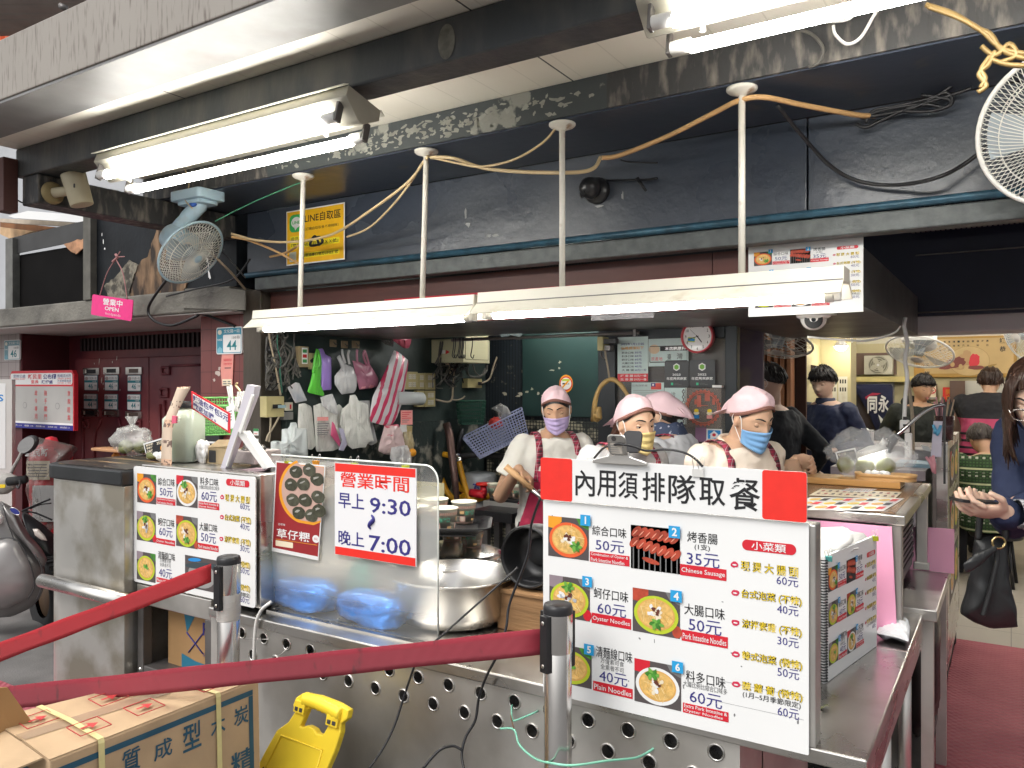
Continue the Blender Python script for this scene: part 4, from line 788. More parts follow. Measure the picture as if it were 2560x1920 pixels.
m2=nt.nodes.new('ShaderNodeMapRange');m2 .inputs[1].default_value=.06;m2 .inputs[2].default_value=.15;m2 .inputs[3].default_value=.30;m2 .inputs[4].default_value=1;lnk(nt,sx.outputs[2],m2 .inputs[0]);m3=nt.nodes.new('ShaderNodeMath');m3 .operation='MULTIPLY';lnk(nt,mr.outputs[0],m3 .inputs[0]);lnk(nt,m2 .outputs[0],m3 .inputs[1]);lnk(nt,m3 .outputs[0],mxs.inputs[0]);lnk(nt,tr.outputs[0],mxs.inputs[1]);lnk(nt,pb.outputs[0],mxs.inputs[2]);lnk(nt,mxs.outputs[0],out.inputs[0])
g=MB(frame((a.x,YP,CT+.001),FX));r=.045
g.plate([(0,0),(W,0)]+[(W-r+r*cos(t),H-r+r*sin(t)) for t in [pi/2*i/8 for i in range(9)]]+[(0,H)],-.006,0,frost);g.build('acrylic_sheet',T)
g=MB(frame((a.x,YP,CT+.001),FX));g.tube([(W+.001,.0,-.003),(W+.001,H-r,-.003)]+[(W-r+(r+.001)*cos(t),H-r+(r+.001)*sin(t),-.003) for t in [pi/2*i/8 for i in range(1,9)]]+[(0,H+.001,-.003)],.0028,mat('acrylic_edge',(.85,.88,.82),.2,0,.02,4),6);g.build('polished_edge',T)
g=MB();g.box((a.x,YP-.02,CT),(b.x,YP-.001,CT+.006),steel);g.box((a.x,YP+.008,CT),(b.x,YP+.02,CT+.006),steel);g.build('base_channel',T)
Cc=lambda cx,cy:atY(600+cx*.4822,1120+cy*.4822,YP-.004)
def skewposter(corners,Y,m,bend=.0):
 pass
a2=Cc(170,548);b2=Cc(448,80);W,H=Cc(440,200).x-a2 .x,Cc(205,70).z-Cc(170,545).z
T=thing('rice_cake_poster','maroon poster of dark green rice cakes on the splash screen','poster')
M=frame((a2 .x,YP-.008,Cc(280,560).z),FX);g=MB(M);sh=.085
def pp(x,y):return (x*W+sh*.4*y*H-.0,y*H)
g.plate([pp(0,.02),pp(.90,0),pp(.985,.99),pp(.04,1)],0,.0008,P_WHITE);g.build('paper',T)
g=MB(M);mrn=flat('poster_maroon',(.30,.018,.022));g.poly([pp(.02,.06),pp(.89,.04),pp(.965,.975),pp(.06,.985)],.0012,mrn)
rng=random.Random(12)
arc=[pp(.62+.50*cos(t),.70+.34*sin(t)) for t in [1.9+2.6*i/20 for i in range(21)]]
g.poly(arc+[pp(.80,.36),pp(.93,.40),pp(.965,.975),pp(.5,.98)],.0016,P_ORG);arc2=[pp(.645+.47*cos(t),.705+.315*sin(t)) for t in [1.95+2.6*i/20 for i in range(21)]]
g.poly(arc2+[pp(.80,.39),pp(.935,.42),pp(.962,.97),pp(.55,.974)],.002,flat('cake_paper',(.55,.36,.30)))
gk=[mat('cake_dark',(.055,.055,.035),.35,0,.4,60),mat('cake_green',(.075,.075,.05),.35,0,.4,60)]
for i,(x,y) in enumerate(((.45,.90),(.70,.93),(.36,.76),(.60,.78),(.85,.84),(.40,.60),(.64,.61),(.88,.66),(.52,.47),(.76,.46),(.90,.52))):
 q=pp(x,y);g.disc(q[0],q[1],W*.125,H*.068,.0026+.0004*(i%4),gk[i%2],16,0,.06,rng);g.disc(q[0]-.004,q[1]+.005,W*.05,H*.012,.0048,flat('cake_shine',(.35,.34,.30)),8,.3,.4,rng)
q0=pp(.10,.175);q1=pp(.74,.275);g.text('草仔粿',q0[0],q0[1],q1[0],q1[1],.0018,P_WHITE,.012);g.text('古早味',*pp(.12,.31),*pp(.26,.335),.0018,P_WHITE)
q=pp(.85,.22);g.disc(q[0],q[1],W*.065,H*.04,.0018,P_WHITE,20);g.text('35元',q[0]-.008,q[1]-.004,q[0]+.008,q[1]+.004,.0022,P_RED);g.rect(*pp(.08,.085),*pp(.42,.145),.0018,P_CRM,.003);g.rect(*pp(.08,.155),*pp(.88,.160),.0018,P_ORG)
g.build('poster_print',T)
T=thing('hours_sign','white opening hours sign with red bands on the splash screen','sign')
a3=V((Cc(501,300).x,0,Cc(501,548).z));W=Cc(922,340).x-a3 .x;H=Cc(503,75).z-a3 .z
M=frame((a3 .x,YP-.008,a3 .z),FX);g=MB(M);corr=pattern_mat('corrugated_white',lambda sp,m,mix,noi,ramp,st:(mix(st(sp.outputs[2],300,.3),(.80,.80,.81),(.76,.76,.78)),None),.35)
g.plate(rrect(0,0,W,H),0,.004,corr);g.build('board',T)
g=MB(M);ez=.0046
def hb(l,t,r,b):p0=Cc(l,b);p1=Cc(r,t); return p0 .x-a3 .x,p0 .z-a3 .z,p1 .x-a3 .x,p1 .z-a3 .z
g.rect(0.002,H-.026,W-.002,H-.001,ez,P_SCAR);g.rect(.002,.001,W-.002,.025,ez,P_SCAR)
rows=(('營業時間',.075,.92,.745,.905,P_SCAR),('早上',.05,.38,.515,.685,P_NAVY),('9:30',.45,.94,.50,.665,P_NAVY),('晚上',.05,.38,.115,.275,P_NAVY),('7:00',.44,.94,.095,.265,P_NAVY))
for s_,x0,x1,y0,y1,m in rows:g.text(s_,W*x0,H*y0,W*x1,H*y1,ez,m,.012)
g.tube([(W*.47+W*.028*sin(t*6.0),H*(.475-.15*t),ez) for t in [i/12 for i in range(13)]],[.0025+.005*sin(pi*i/12) for i in range(13)],P_NAVY,6)
g.build('lettering',T)
for (cx,cy,m,lab) in ((247,72,flat('clip_lime',(.42,.45,.02)),'lime binder clip on the rice cake poster left corner'),(392,70,flat('clip_orange',(.68,.28,.02)),'orange binder clip on the rice cake poster right corner'),(592,82,flat('clip_lime2',(.42,.45,.02)),'lime binder clip on the hours sign left corner'),(857,95,flat('clip_lime3',(.46,.48,.02)),'lime binder clip on the hours sign right corner')):
 p=Cc(cx,cy);binder(lab,V((p.x,YP-.003,p.z)),.020,m)
bluef=mat('blue_foil',(.01,.20,.80),.2,.3,.5,9,bump=.8,bscale=18)
def blob(g,c,r,m,seed,amp=.18,fr=9,nu=28,nv=18,e=1):
 def f(d):p=V(d)*1.0; return 1+amp*mnoise.noise(V((d.x*fr*.3+seed,d.y*fr*.3,d.z*fr*.3)))+amp*.5*mnoise.noise(V((d.x*fr+seed,d.y*fr,d.z*fr)))
 if e!=1:
  f0=f;f=lambda d:f0(d)/max(abs(d.x)**e+abs(d.y)**e+abs(d.z)**e,1e-6)**(1/e)
 return g.ell(c,r,m,None,nu,nv,f)
for cx0,cx1,cy0,cy1,lab in ((205,475,755,870,'blue foil package behind the screen, left of the pair'),(540,855,800,950,'blue foil package behind the screen, right of the pair')):
 p0=atY(600+cx0*.4822,1120+cy1*.4822,YP+.07);p1=atY(600+cx1*.4822,1120+cy0*.4822,YP+.07)
 h_=.048;g=MB();blob(g,((p0 .x+p1 .x)/2,YP+.072,CT+h_),((p1 .x-p0 .x)/2,.062,h_),bluef,cx0,.16,5,e=4);solo(g,'foil_package',lab,'package')
T=thing('spray_bottle','green bottle blurred behind the steamed splash screen','bottle')
p=atY(600+575*.4822,1120+720*.4822,YP+.12);bt=mat('bottle_green',(.02,.28,.19),.3,0,.1,6);g=MB(Matrix.Translation((p.x,YP+.16,CT)));g.lathe([(0,0),(.04,0),(.043,.01),(.043,.10),(.03,.14),(.014,.16),(.014,.175),(0,.175)],bt,20);g.build('bottle_body',T)
g=MB(Matrix.Translation((p.x,YP+.16,CT)));g.lathe([(.016,.170),(.016,.195),(0,.197)],whitep,16);g.build('cap',T)
potm=mat('pot_steel',(.62,.60,.57),.22,1,.06,4,rvar=.05)
pc=atT(1108,1375,2.92);pc=V((pc.x,pc.y,0))
T=thing('noodle_pot','wide stainless noodle pot with a closed lid behind the basin','pot')
g=MB(Matrix.Translation((pc.x,pc.y,CT)));g.lathe([(0,0),(.205,0),(.215,.01),(.215,.10),(.225,.104),(.225,.108),(.213,.11)],potm,48);g.build('pot_body',T)
g=MB(Matrix.Translation((pc.x,pc.y,CT+.111)));g.lathe([(.218,0),(.218,.012),(.19,.020),(.10,.030),(0,.032)],potm,48);g.build('lid',T)
g=MB()
for s in (1,):g.wire([(pc.x+.21*s,pc.y-.05,CT+.075),(pc.x+.25*s,pc.y-.04,CT+.08),(pc.x+.25*s,pc.y+.04,CT+.08),(pc.x+.21*s,pc.y+.05,CT+.075)],.006,potm)
g.build('handle',T)
bc=atT(1136,1450,2.52);bc=V((bc.x,bc.y,0))
T=thing('steel_basin','open stainless steel mixing basin on the counter','basin')
g=MB(Matrix.Translation((bc.x,bc.y,CT)));g.lathe([(0,0),(.14,0),(.170,.012),(.186,.042),(.192,.138),(.204,.143),(.206,.147),(.203,.149),(.189,.145),(.181,.045),(.165,.018),(0,.012)],potm,56);g.build('basin_body',T)
cupm=mat('cup_paper',(.74,.71,.56),.5,0,.04,5);cupin=mat('cup_inside',(.80,.77,.62),.5,0,.03,5)
def cup_mesh():
 g=MB();g.lathe([(0,.002),(.032,.002),(.033,0),(.046,.078),(.0485,.080),(.0485,.083),(.045,.083),(.0325,.006),(0,.006)],cupm,32)
 return g
def cup_print():
 g=MB();rd=flat('cup_red',(.66,.38,.32));gn=flat('cup_green',(.10,.38,.24));og=flat('cup_orange',(.74,.48,.22));gy=flat('cup_grey',(.55,.52,.44))
 R_=lambda z:.0331+(.0129*z/.078)+.0004
 def band(a0,a1,z0,z1,m,n=6):g.grid(lambda u,v_:V((R_(z0+(z1-z0)*v_)*cos(a0+(a1-a0)*u),R_(z0+(z1-z0)*v_)*sin(a0+(a1-a0)*u),z0+(z1-z0)*v_)),n,1,m)
 for i in range(40):band(i*pi/20,(i+.7)*pi/20,.063,.069,flat('cup_rose',(.62,.36,.28)),1)
 band(0,2*pi,.006,.0075,rd,40);band(0,2*pi,.060,.0615,flat('cup_rose',(.62,.36,.28)),40)
 for q in range(3):
  b=q*2*pi/3
  for k,ch in enumerate('油庫口'):
   vs_,fs_,ax,bx,ay,by=txt_mesh(ch,.03);a0=b+k*.34;z0,z1=.036,.052
   g.add([(R_(z0+(p[1]-ay)/(by-ay)*(z1-z0))*1.004*cos(a0+(p[0]-ax)/(bx-ax)*.28),R_(z0+(p[1]-ay)/(by-ay)*(z1-z0))*1.004*sin(a0+(p[0]-ax)/(bx-ax)*.28),z0+(p[1]-ay)/(by-ay)*(z1-z0)) for p in vs_],fs_,gn)
  band(b-.45,b-.05,.040,.052,og);band(b+.75,b+1.15,.014,.022,og);band(b-.5,b+.05,.012,.032,rd);band(b-.44,b-.01,.015,.029,cupm)
  for k in range(4):band(b-.40,b-.05,.017+.003*k,.018+.003*k,rd)
  for k in range(4):band(b+1.15,b+1.55-.1*(k%2),.030-.006*k,.032-.006*k,gy)
 return g
cup0=None
def cup(x,y,z,rot,lab,group):
 global cup0
 if cup0 is None:
  cup0=thing('paper_bowl',lab,'paper bowl',group);cup_mesh().build('bowl_shell',cup0);cup_print().build('bowl_print',cup0);c=cup0
 else:c=copy_tree(cup0)
 c['label']=lab;c['group']=group;c['placed']=1;c.location=(x,y,z);c.rotation_euler=(0,0,rot); return c
PL=CT+.111+.024
def on(px,py,z):p=atZ(px,py,z); return p.x,p.y
GC='printed paper noodle bowls on the pot'
for px,py,lab,rot in ((1062,1378,'paper noodle bowl on the pot lid under the tray, seen partly through the screen edge',1.2),(1180,1368,'paper noodle bowl on the pot lid at the right, green characters showing',2.6),(1130,1352,'paper noodle bowl on the pot lid hidden mostly behind the front pair',4.0)):
 x,y=on(px,py,PL);cup(x,y,PL,rot,lab,GC)
TZ=PL+.084
T=thing('serving_tray','black plastic tray of bowls balanced on lower bowls','tray');c=atZ(1090,1325,TZ+.004)
g=MB(Matrix.Translation((c.x,c.y,TZ))@Matrix.Rotation(YAW,4,'Z'));g.plate(rrect(-.17,-.10,.15,.12,.03),0,.006,blackp)
n_=rrect(-.17,-.10,.15,.12,.03);o_=rrect(-.20,-.125,.20,.145,.04);vs_=[(p[0],p[1],.006) for p in n_]+[(p[0],p[1],.03) for p in o_];k=len(n_);g.add(vs_,[(i,(i+1)%k,k+(i+1)%k,k+i) for i in range(k)],blackp,True);g.build('tray_body',T,solid=.003)
for px,py,rot,lab in ((1112,1327,2.75,'paper noodle bowl at the front of the black tray'),(1040,1322,2.2,'paper noodle bowl on the tray behind the screen edge'),(1160,1308,3.3,'paper noodle bowl at the right rim of the tray'),(1090,1300,1,'paper noodle bowl at the back of the tray, only its rim clear'),(1020,1300,4,'paper noodle bowl at the back left of the tray behind acrylic')):
 x,y=on(px,py,TZ+.007);cup(x,y,TZ+.007,rot,lab,'printed paper noodle bowls on the tray')
crm=mat('crate_wood',(.36,.20,.09),.75,0,.25,5,stretch=(.4,1,4),bump=.3,bscale=40,grime=(.25,.07,.03),gsc=3)
c0=atY(1243,1578,2.02);T=thing('wooden_crate','reddish wooden crate under the black blower','crate')
g=MB();zc=atY(1243,1470,2.02).z;g.box((c0 .x,2.02,CT),(c0 .x+.27,2.24,zc-.012),crm);g.build('crate_body',T,bevel=.003)
g=MB();g.box((c0 .x-.004,2.012,zc-.011),(c0 .x+.275,2.25,zc),crm);g.build('lid_board',T,bevel=.002)
T=thing('blower','round black charcoal blower on the wooden crate','blower');c=atT(1340,1385,2.42);ax=(FWD*-.8+RGT*-.5+V((0,0,.0))).normalized()
A=frame(c,UP.cross(ax));g=MB(A);g.lathe([(.0,-.06),(.04,-.06),(.042,-.04),(.085,-.05),(.092,-.01),(.095,.05),(.090,.06),(.084,.05),(.078,-.02),(.045,-.03),(0,-.028)],mat('blower_black',(.02,.02,.021),.35,.3,.3,9),40);g.build('housing',T)
g=MB(A);g.lathe([(.044,-.028),(.036,-.012),(0,-.010)],rubber,24);g.build('hub',T)
g=MB();g.box((c.x-.05,c.y-.03,zc+.001),(c.x+.08,c.y+.09,c.z-.075),blackp);g.build('foot',T,bevel=.004)
S2=lambda cx,cy,Y:atY(600+cx*.4822,1120+cy*.4822,Y)
g=MB();g.wire([S2(1556,260,1.70),S2(1510,400,1.72),S2(1490,560,1.72),S2(1400,800,1.70),S2(1380,930,1.68),S2(1340,1060,1.66),S2(1280,1180,1.66),S2(1240,1290,1.67),S2(1220,1410,1.66),S2(1170,1500,1.64),S2(1150,1590,1.62),S2(1165,1680,1.60)],.0035,blackp)
g.wire([S2(1150,1565,1.61),S2(1100,1545,1.60),S2(1030,1570,1.57),S2(950,1660,1.54)],.0035,blackp);solo(g,'loose_cable','twisted black cord hanging down past the hole panel centre','cord')
g=MB();g.wire([S2(1440,620,1.9),S2(1330,720,1.86),S2(1150,880,1.78),S2(1020,995,1.69),S2(940,1060,1.675),S2(905,1130,1.66),S2(850,1290,1.65),S2(800,1440,1.62),S2(740,1560,1.58),S2(670,1660,1.53)],.0032,blackp);solo(g,'loose_cable','black cord dangling in front of the counter below the basin','cord')
g=MB();S1_=lambda cx,cy,Y:atY(cx*.4822,1120+cy*.4822,Y)
g.wire([S1_(1405,800,1.79),S1_(1395,805,1.70),S1_(1350,850,1.69),S1_(1325,930,1.69),S1_(1315,1120,1.69),S1_(1310,1300,1.68)],.0055,whitep);solo(g,'loose_cable','white cord hanging beside the left stanchion','cord')
g=MB();gw=mat('wire_green',(.25,.62,.45),.45,0,.05,9);g.wire([S2(1350+0,1455-0,1.70)]+[S2(1420,1460,1.69),S2(1450,1540,1.66),S2(1530,1610,1.62),S2(1620,1635,1.50)]+[atY(1300+x*.4822,1120+y*.4822,Y) for x,y,Y in ((280,1645,1.50),(450,1622,1.58),(590,1608,1.66),(650,1585,1.70),(710,1545,1.73))],.0028,gw)
solo(g,'green_wire','pale green wire looped through the counter holes','wire')
g=MB();g.wire([S2(1550,1360,1.73),S2(1520,1375,1.70),S2(1430,1412,1.70),S2(1412,1405,1.70),S2(1408,1350,1.71),S2(1412,1330,1.73)],.0024,gw);g.wire([S2(1412,1330,1.73),S2(1405,1390,1.70),S2(1420,1455,1.69)],.0016,mat('rusty_wire',(.20,.10,.05),.6));solo(g,'green_wire','short green and rusty wire tie between two holes','wire')
g=MB();g.wire([S2(0,990,1.715),S2(60,990,1.70),S2(155,992,1.72)],.0012,steel);g.wire([S2(250,1030,1.72),S2(200,1075,1.70),S2(100,1100,1.70),S2(0,1128,1.70)],.0012,steel);solo(g,'steel_wire','thin steel wires tied to the left holes','wire')
T4=lambda cx,cy,Y:atY(300+cx*.205,900+cy*.205,Y)
T=thing('sauce_jar','tall clear jar of pale liquid with a black lid','jar')
jb=atY(454,1172,1.86);w2=.062
jar_m=mat('jar_liquid',(.66,.74,.60),.18,0,.08,4,bump=.3,bscale=14,trans=.3)
def sq(r,z,k=.7):return [(x,y,z) for x,y in rrect(-r,-r,r,r,r*k,5)]
def sqlathe(g,prof,m):
 rings=[sq(r,z,k) for r,z,k in prof];n=len(rings[0]);vs_=[p for R_ in rings for p in R_]
 g.add(vs_,[(i*n+j,i*n+(j+1)%n,(i+1)*n+(j+1)%n,(i+1)*n+j) for i in range(len(prof)-1) for j in range(n)]+[tuple(range(n-1,-1,-1)),tuple((len(prof)-1)*n+j for j in range(n))],m,True)
jt=atY(454,1020,1.86).z;hJ=jt-ZT
g=MB(Matrix.Translation((jb.x,1.87,ZT+.001))@Matrix.Rotation(.45,4,'Z'));sqlathe(g,[(w2*.88,0,.4),(w2,.008,.4),(w2,hJ*.80,.4),(w2*.72,hJ*.93,.8),(w2*.66,hJ,.95)],jar_m);g.build('jar_body',T)
g=MB(Matrix.Translation((jb.x,1.87,ZT+hJ+.0015)));g.lathe([(w2*.76,0),(w2*.76,.02),(w2*.72,.024),(0,.024)],blackp,28);g.build('lid',T)
T=thing('leaflet_strip','curled tall beige leaflet clipped to the pale jar','leaflet')
lf=pattern_mat('leaflet_beige',lambda sp,m,mix,noi,ramp,st:(mix(m('MULTIPLY',st(m('ADD',sp.outputs[2],5),14,.35),ramp(noi(70,det=2),.5,.56)),mix(st(sp.outputs[2],7,.2),(.60,.47,.36),(.66,.42,.28)),(.16,.10,.08)),None),.5)
pts_l=[(505,1290),(505,1050),(520,850),(560,690),(630,520),(700,330)];pts_r=[(632,1310),(632,1050),(640,850),(680,700),(740,560),(865,325)]
L=spline([T4(*p,1.765+.006*i) for i,p in enumerate(pts_l)],5);Rr=spline([T4(*p,1.765+.006*i) for i,p in enumerate(pts_r)],5);n=len(L)
g=MB();g.add([p for q in zip(L,Rr) for p in q],[(2*i,2*i+1,2*i+3,2*i+2) for i in range(n-1)],lf,True);g.build('paper',T,solid=.0012)
p=T4(668,730,1.768);g=MB(frame(p,FX));g.plate([(-.014,-.014),(.010,-.011),(.012,.013),(-.010,.015)],-.004,.004,flat('clip_pink',(.70,.12,.20)));g.wire([(.01,.006,0),(.024,.012,0),(.032,.004,0),(.024,-.006,0),(.01,-.004,0)],.0009,steel,4,5);g.build('clip',T)
def placard(name,label,cat,corners,Y,face,edge=P_WHITE,fn=None,th=.004):
 q=[T4(*c,Y) for c in corners];o_=q[0];ex=(q[1]-q[0]);W=ex.length;ex.normalize();hy=(q[3]-q[0]);H=hy.length;A=frame(o_,ex);g=MB(A)
 loc=[A.inverted()@v_ for v_ in q];g.plate([(v_.x,v_.y) for v_ in loc],-th,0,edge)
 def uv(u,v_):a_=loc[0].lerp(loc[1],u);b_=loc[3].lerp(loc[2],u);c_=a_.lerp(b_,v_); return c_.x,c_.y
 T=thing(name,label,cat);g.build('board',T);g=MB(A);m_=.045;g.poly([uv(m_,m_*2),uv(1-m_,m_*2),uv(1-m_,1-m_*2),uv(m_,1-m_*2)],.0005,face);fn(g,uv,W,H);g.build('lettering',T); return T
def warp_text(g,s_,uv,u0,v0,u1,v1,z,m,bold=.02):
 vs_,fs_,ax,bx,ay,by=txt_mesh(s_,bold);g.add([(*uv(u0+(u1-u0)*(p[0]-ax)/(bx-ax),v0+(v1-v0)*(p[1]-ay)/(by-ay)),z) for p in vs_],fs_,m)
def f_(g,uv,W,H):
 for k,s_ in enumerate(('草仔粿','芋粿巧','紅龜粿','發粿')):warp_text(g,s_,uv,.10,.74-.19*k,.46-.04*k,.88-.19*k,.001,P_CRM)
 warp_text(g,'35元',uv,.62,.66,.92,.86,.001,P_CRM);g.disc(*uv(.85,.4),.012,.012,.0012,P_ORG,14);g.disc(*uv(.5,.18),.02,.008,.0012,P_WHITE,14)
placard('price_card','small black and white rice cake price card on the cart','price card',[(330,1205),(560,1150),(545,940),(283,1020)],1.93,P_BLK,fn=f_)
def f_(g,uv,W,H):warp_text(g,'辣油包每包5元',uv,.05,.50,.97,.88,.001,P_NAVY);warp_text(g,'歡迎加購。',uv,.05,.10,.66,.45,.001,P_NAVY)
placard('chili_oil_sign','slanted red bordered sign with blue characters by the jar','sign',[(872,590),(1335,895),(1338,650),(868,380)],1.84,P_WHITE,P_RED,f_)
T=thing('easel_sign','grey backed display sign leaning with a white prop leg','easel sign')
def slab(g,pts,Y0,Y1,m):q=[T4(*p,Y0) for p in pts];A=frame((0,Y0,0),FX);g.M=A;g.plate([(p.x,p.z) for p in q],-(Y1-Y0),0,m);g.M=Matrix.Identity(4)
g=MB();slab(g,[(1210,1365),(1550,300),(1645,320),(1620,440),(1430,940),(1270,1365)],1.80,1.825,mat('board_lilac',(.58,.55,.60),.5,0,.06,4));g.build('sign_back',T)
g=MB();slab(g,[(1290,1280),(1600,420),(1625,430),(1470,900),(1440,870),(1300,1300)],1.79,1.798,whitep);slab(g,[(1430,900),(1500,865),(1815,1310),(1755,1345)],1.80,1.83,whitep);slab(g,[(1480,870),(1590,920),(1540,930)],1.795,1.799,whitep);g.build('prop_leg',T)
g=MB();slab(g,[(1270,1360),(1290,1345),(1640,1330),(1800,1322),(1760,1352),(1500,1366)],1.80,1.95,mat('base_mauve',(.35,.25,.27),.5));g.build('base',T)
T=thing('steel_block','small grey weight block with a plastic wrap on top','weight');p0=T4(1350,1335,1.86);p1=T4(1640,1120,1.86)
g=MB();g.box((p0 .x,1.86,ZT+.012),(p1 .x,1.98,p1 .z),mat('block_grey',(.30,.26,.25),.6,.2,.2,20,bump=.2));g.build('block',T,bevel=.004)
clearp=mat('clear_plastic',(.70,.70,.68),.12,0,.1,6,alpha=.34,bump=.8,bscale=22);darkp=mat('dark_clear_plastic',(.12,.11,.10),.15,0,.2,6,alpha=.7,bump=.8,bscale=16)
g=MB();blob(g,((p0 .x+p1 .x)/2,1.91,p1 .z+.006),(.05,.04,.014),darkp,3,.3,6);g.build('wrap',T)
T=thing('tissue_box','torn brown tissue carton on the menu box','box');p0=T4(1055,1325,1.88);p1=T4(1290,1090,1.88)
g=MB();kb=mat('kraft_old',(.34,.26,.15),.85,0,.3,12);x0,x1,z1=p0 .x,p1 .x,p1 .z
g.box((x0,1.88,ZT+.001),(x1,1.884,z1),kb);g.box((x0,1.886,ZT+.001),(x0+.004,1.99,z1),kb);g.box((x1-.004,1.886,ZT+.001),(x1,1.99,z1),kb);g.add([(x0,1.88,z1),(x1+.01,1.88,z1+.012),(x1+.02,1.90,z1+.035),(x0+.03,1.91,z1+.03)],[(0,1,2,3)],kb);g.build('carton',T,solid=.002)
g=MB(frame((x0,1.8795,ZT),FX));g.rect(.015,.005,.055,.05,.0006,P_BLK,.004);g.build('opening',T)
def wrapbag(label,c,r,m,seed,cat='bag',name='plastic_bag',contents=None,fr=6,amp=.3,knot=True):
 T=thing(name,label,cat);g=MB();blob(g,c,r,m,seed,amp,fr,34,22);g.build('film',T)
 if knot:
  g=MB();cc=V(c)+V((0,0,r[2]*.95));g.grid(lambda u,v_:cc+V((cos(u*6.28)*(.006+.02*v_*(1+.5*sin(u*19+seed))),sin(u*6.28)*(.006+.02*v_),.045*v_)),20,5,m,closed=True);g.build('gathered_top',T)
 if contents:
  for q,rr,cm in contents:g=MB();blob(g,V(c)+V(q),rr,cm,seed+q[0]*50,.08,4,20,14);g.build('dumpling',T)
 return T
leafg=mat('dumpling_green',(.15,.16,.06),.4,0,.3,20)
cT=1.19
c=T4(150,1180,2.02);z0=cT+.004
wrapbag('clear bag of green dumplings on the round griddle top',(c.x,2.02,cT+.066),(.10,.07,.062),clearp,2,contents=[((-.045,0,-.028),(.034,.03,.028),leafg),((.03,.02,-.03),(.034,.03,.028),leafg),((-.005,-.03,-.034),(.03,.026,.022),leafg)])
p=T4(420,1250,1.95);g=MB();blob(g,(p.x,1.95,cT+.022),(.04,.026,.02),leafg,9,.2,4);solo(g,'rice_dumpling','single green dumpling beside the black price card','dumpling')
g=MB();p=T4(500,1240,1.93);blob(g,(p.x,1.93,cT+.02),(.022,.018,.018),whitep,4,.3,5);solo(g,'paper_scrap','crumpled white paper beside the beige leaflet','paper')
g=MB();p0=atY(245,1167,2.1);A=frame((p0 .x+.12,2.10,cT+.002),FX,FYp);g.M=A;g.plate(rrect(-.13,-.04,.12,.05,.03),0,.012,mat('board_tan',(.48,.25,.12),.5,0,.15,8,stretch=(.3,4,1)));solo(g,'wooden_board','tan wooden serving board on the griddle top','board',bevel=.003)
g=MB();p=atY(290,1145,2.12);blob(g,(p.x,2.12,p.z),(.022,.018,.024),mat('cloth_orange',(.65,.27,.06),.7,0,.2,14),6,.4,5);solo(g,'orange_charm','small orange cloth ornament beside the dumpling bag','ornament')
g=MB();p=T4(935,1230,1.9);blob(g,(p.x,1.9,ZT+.024),(.022,.018,.024),mat('cloth_orange',(.65,.27,.06),.7,0,.2,14),16,.4,5);solo(g,'orange_charm','small orange ornament right of the pale jar','ornament')
g=MB();p=T4(1010,1240,1.88);blob(g,(p.x,1.88,ZT+.042),(.030,.024,.042),mat('foil_white',(.74,.73,.71),.3,.3,.1,12,bump=.9,bscale=24),21,.35,6);solo(g,'foil_wrap','crumpled silver white wrapper between jar and carton','wrapper')
gb=mat('basket_green',(.16,.42,.12),.4,0,.08,6)
def basket(T,A,w_,d_,h_,m,nx=16,nz=8,taper=.82,bar=.0022):
 g=MB(A)
 def ring(z,k,r):g.tube([(x*k,y*k,z) for x,y in rrect(-w_/2,-d_/2,w_/2,d_/2,.02,4)],r,m,6,True)
 ring(h_,1,.005);ring(h_*.86,.98,bar);ring(0,taper,.004)
 for j in range(1,nz):z=h_*.86*j/nz;ring(z,taper+(1-taper)*z/h_,bar)
 P_=rrect(-w_/2,-d_/2,w_/2,d_/2,.02,4);L_=[]
 for i in range(nx):t=i/nx;L_+=[(-w_/2+w_*t,-d_/2),(-w_/2+w_*t,d_/2)]
 for i in range(max(4,int(nx*d_/w_))):t=i/max(4,int(nx*d_/w_));L_+=[(-w_/2,-d_/2+d_*t),(w_/2,-d_/2+d_*t)]
 for x,y in L_:g.tube([(x*taper,y*taper,0),(x,y,h_)],bar,m,4,caps=False)
 g.plate([(x*taper,y*taper) for x,y in rrect(-w_/2,-d_/2,w_/2,d_/2,.02,4)],0,.003,m);g.build('lattice',T)
T=thing('plastic_basket','green lattice basket hung above the chili oil sign','basket')
c=T4(1235,620,2.35);basket(T,Matrix.Translation((c.x,c.y,c.z-.09))@Matrix.Rotation(YAW+.5,4,'Z')@Matrix.Rotation(.22,4,'X'),.21,.16,.135,gb,18,9)
T=thing('peg_hanger','white clothes pegs hung on a brass hook by the basket','clothes pegs')
g=MB();g.wire([T4(1430,280,2.2),T4(1412,310,2.2),T4(1440,345,2.2),T4(1462,385,2.2),T4(1440,430,2.2),T4(1415,450,2.2)],.005,mat('brass',(.45,.36,.2),.3,.8));g.build('hook',T)
for cx,cy,r in ((1345,400,.2),(1455,480,-.2),(1500,470,.1),(1360,540,.3),(1430,540,-.1)):
 p=T4(cx,cy,2.18);g=MB(frame(p,FX)@Matrix.Rotation(r,4,'Z'))
 for s in (-1,1):g.hexa([(s*.002,-.03,-.005),(s*.008,-.03,-.005),(s*.008,-.03,.005),(s*.002,-.03,.005),(s*.007,.03,-.005),(s*.013,.03,-.005),(s*.013,.03,.005),(s*.007,.03,.005)] if s>0 else [(-.008,-.03,-.005),(-.002,-.03,-.005),(-.002,-.03,.005),(-.008,-.03,.005),(-.013,.03,-.005),(-.007,.03,-.005),(-.007,.03,.005),(-.013,.03,.005)],whitep)
 g.build('peg',T)
g=MB();p=T4(1350,690,2.16);g.M=frame(p,FX)@Matrix.Rotation(.2,4,'Z');g.plate(rrect(-.02,-.05,.025,.045,.003),0,.001,P_WHITE);
for i in range(4):g.rect(-.012,.02-.012*i,.015-.003*i,.024-.012*i,.0015,P_GREY)
g.build('tag',T)
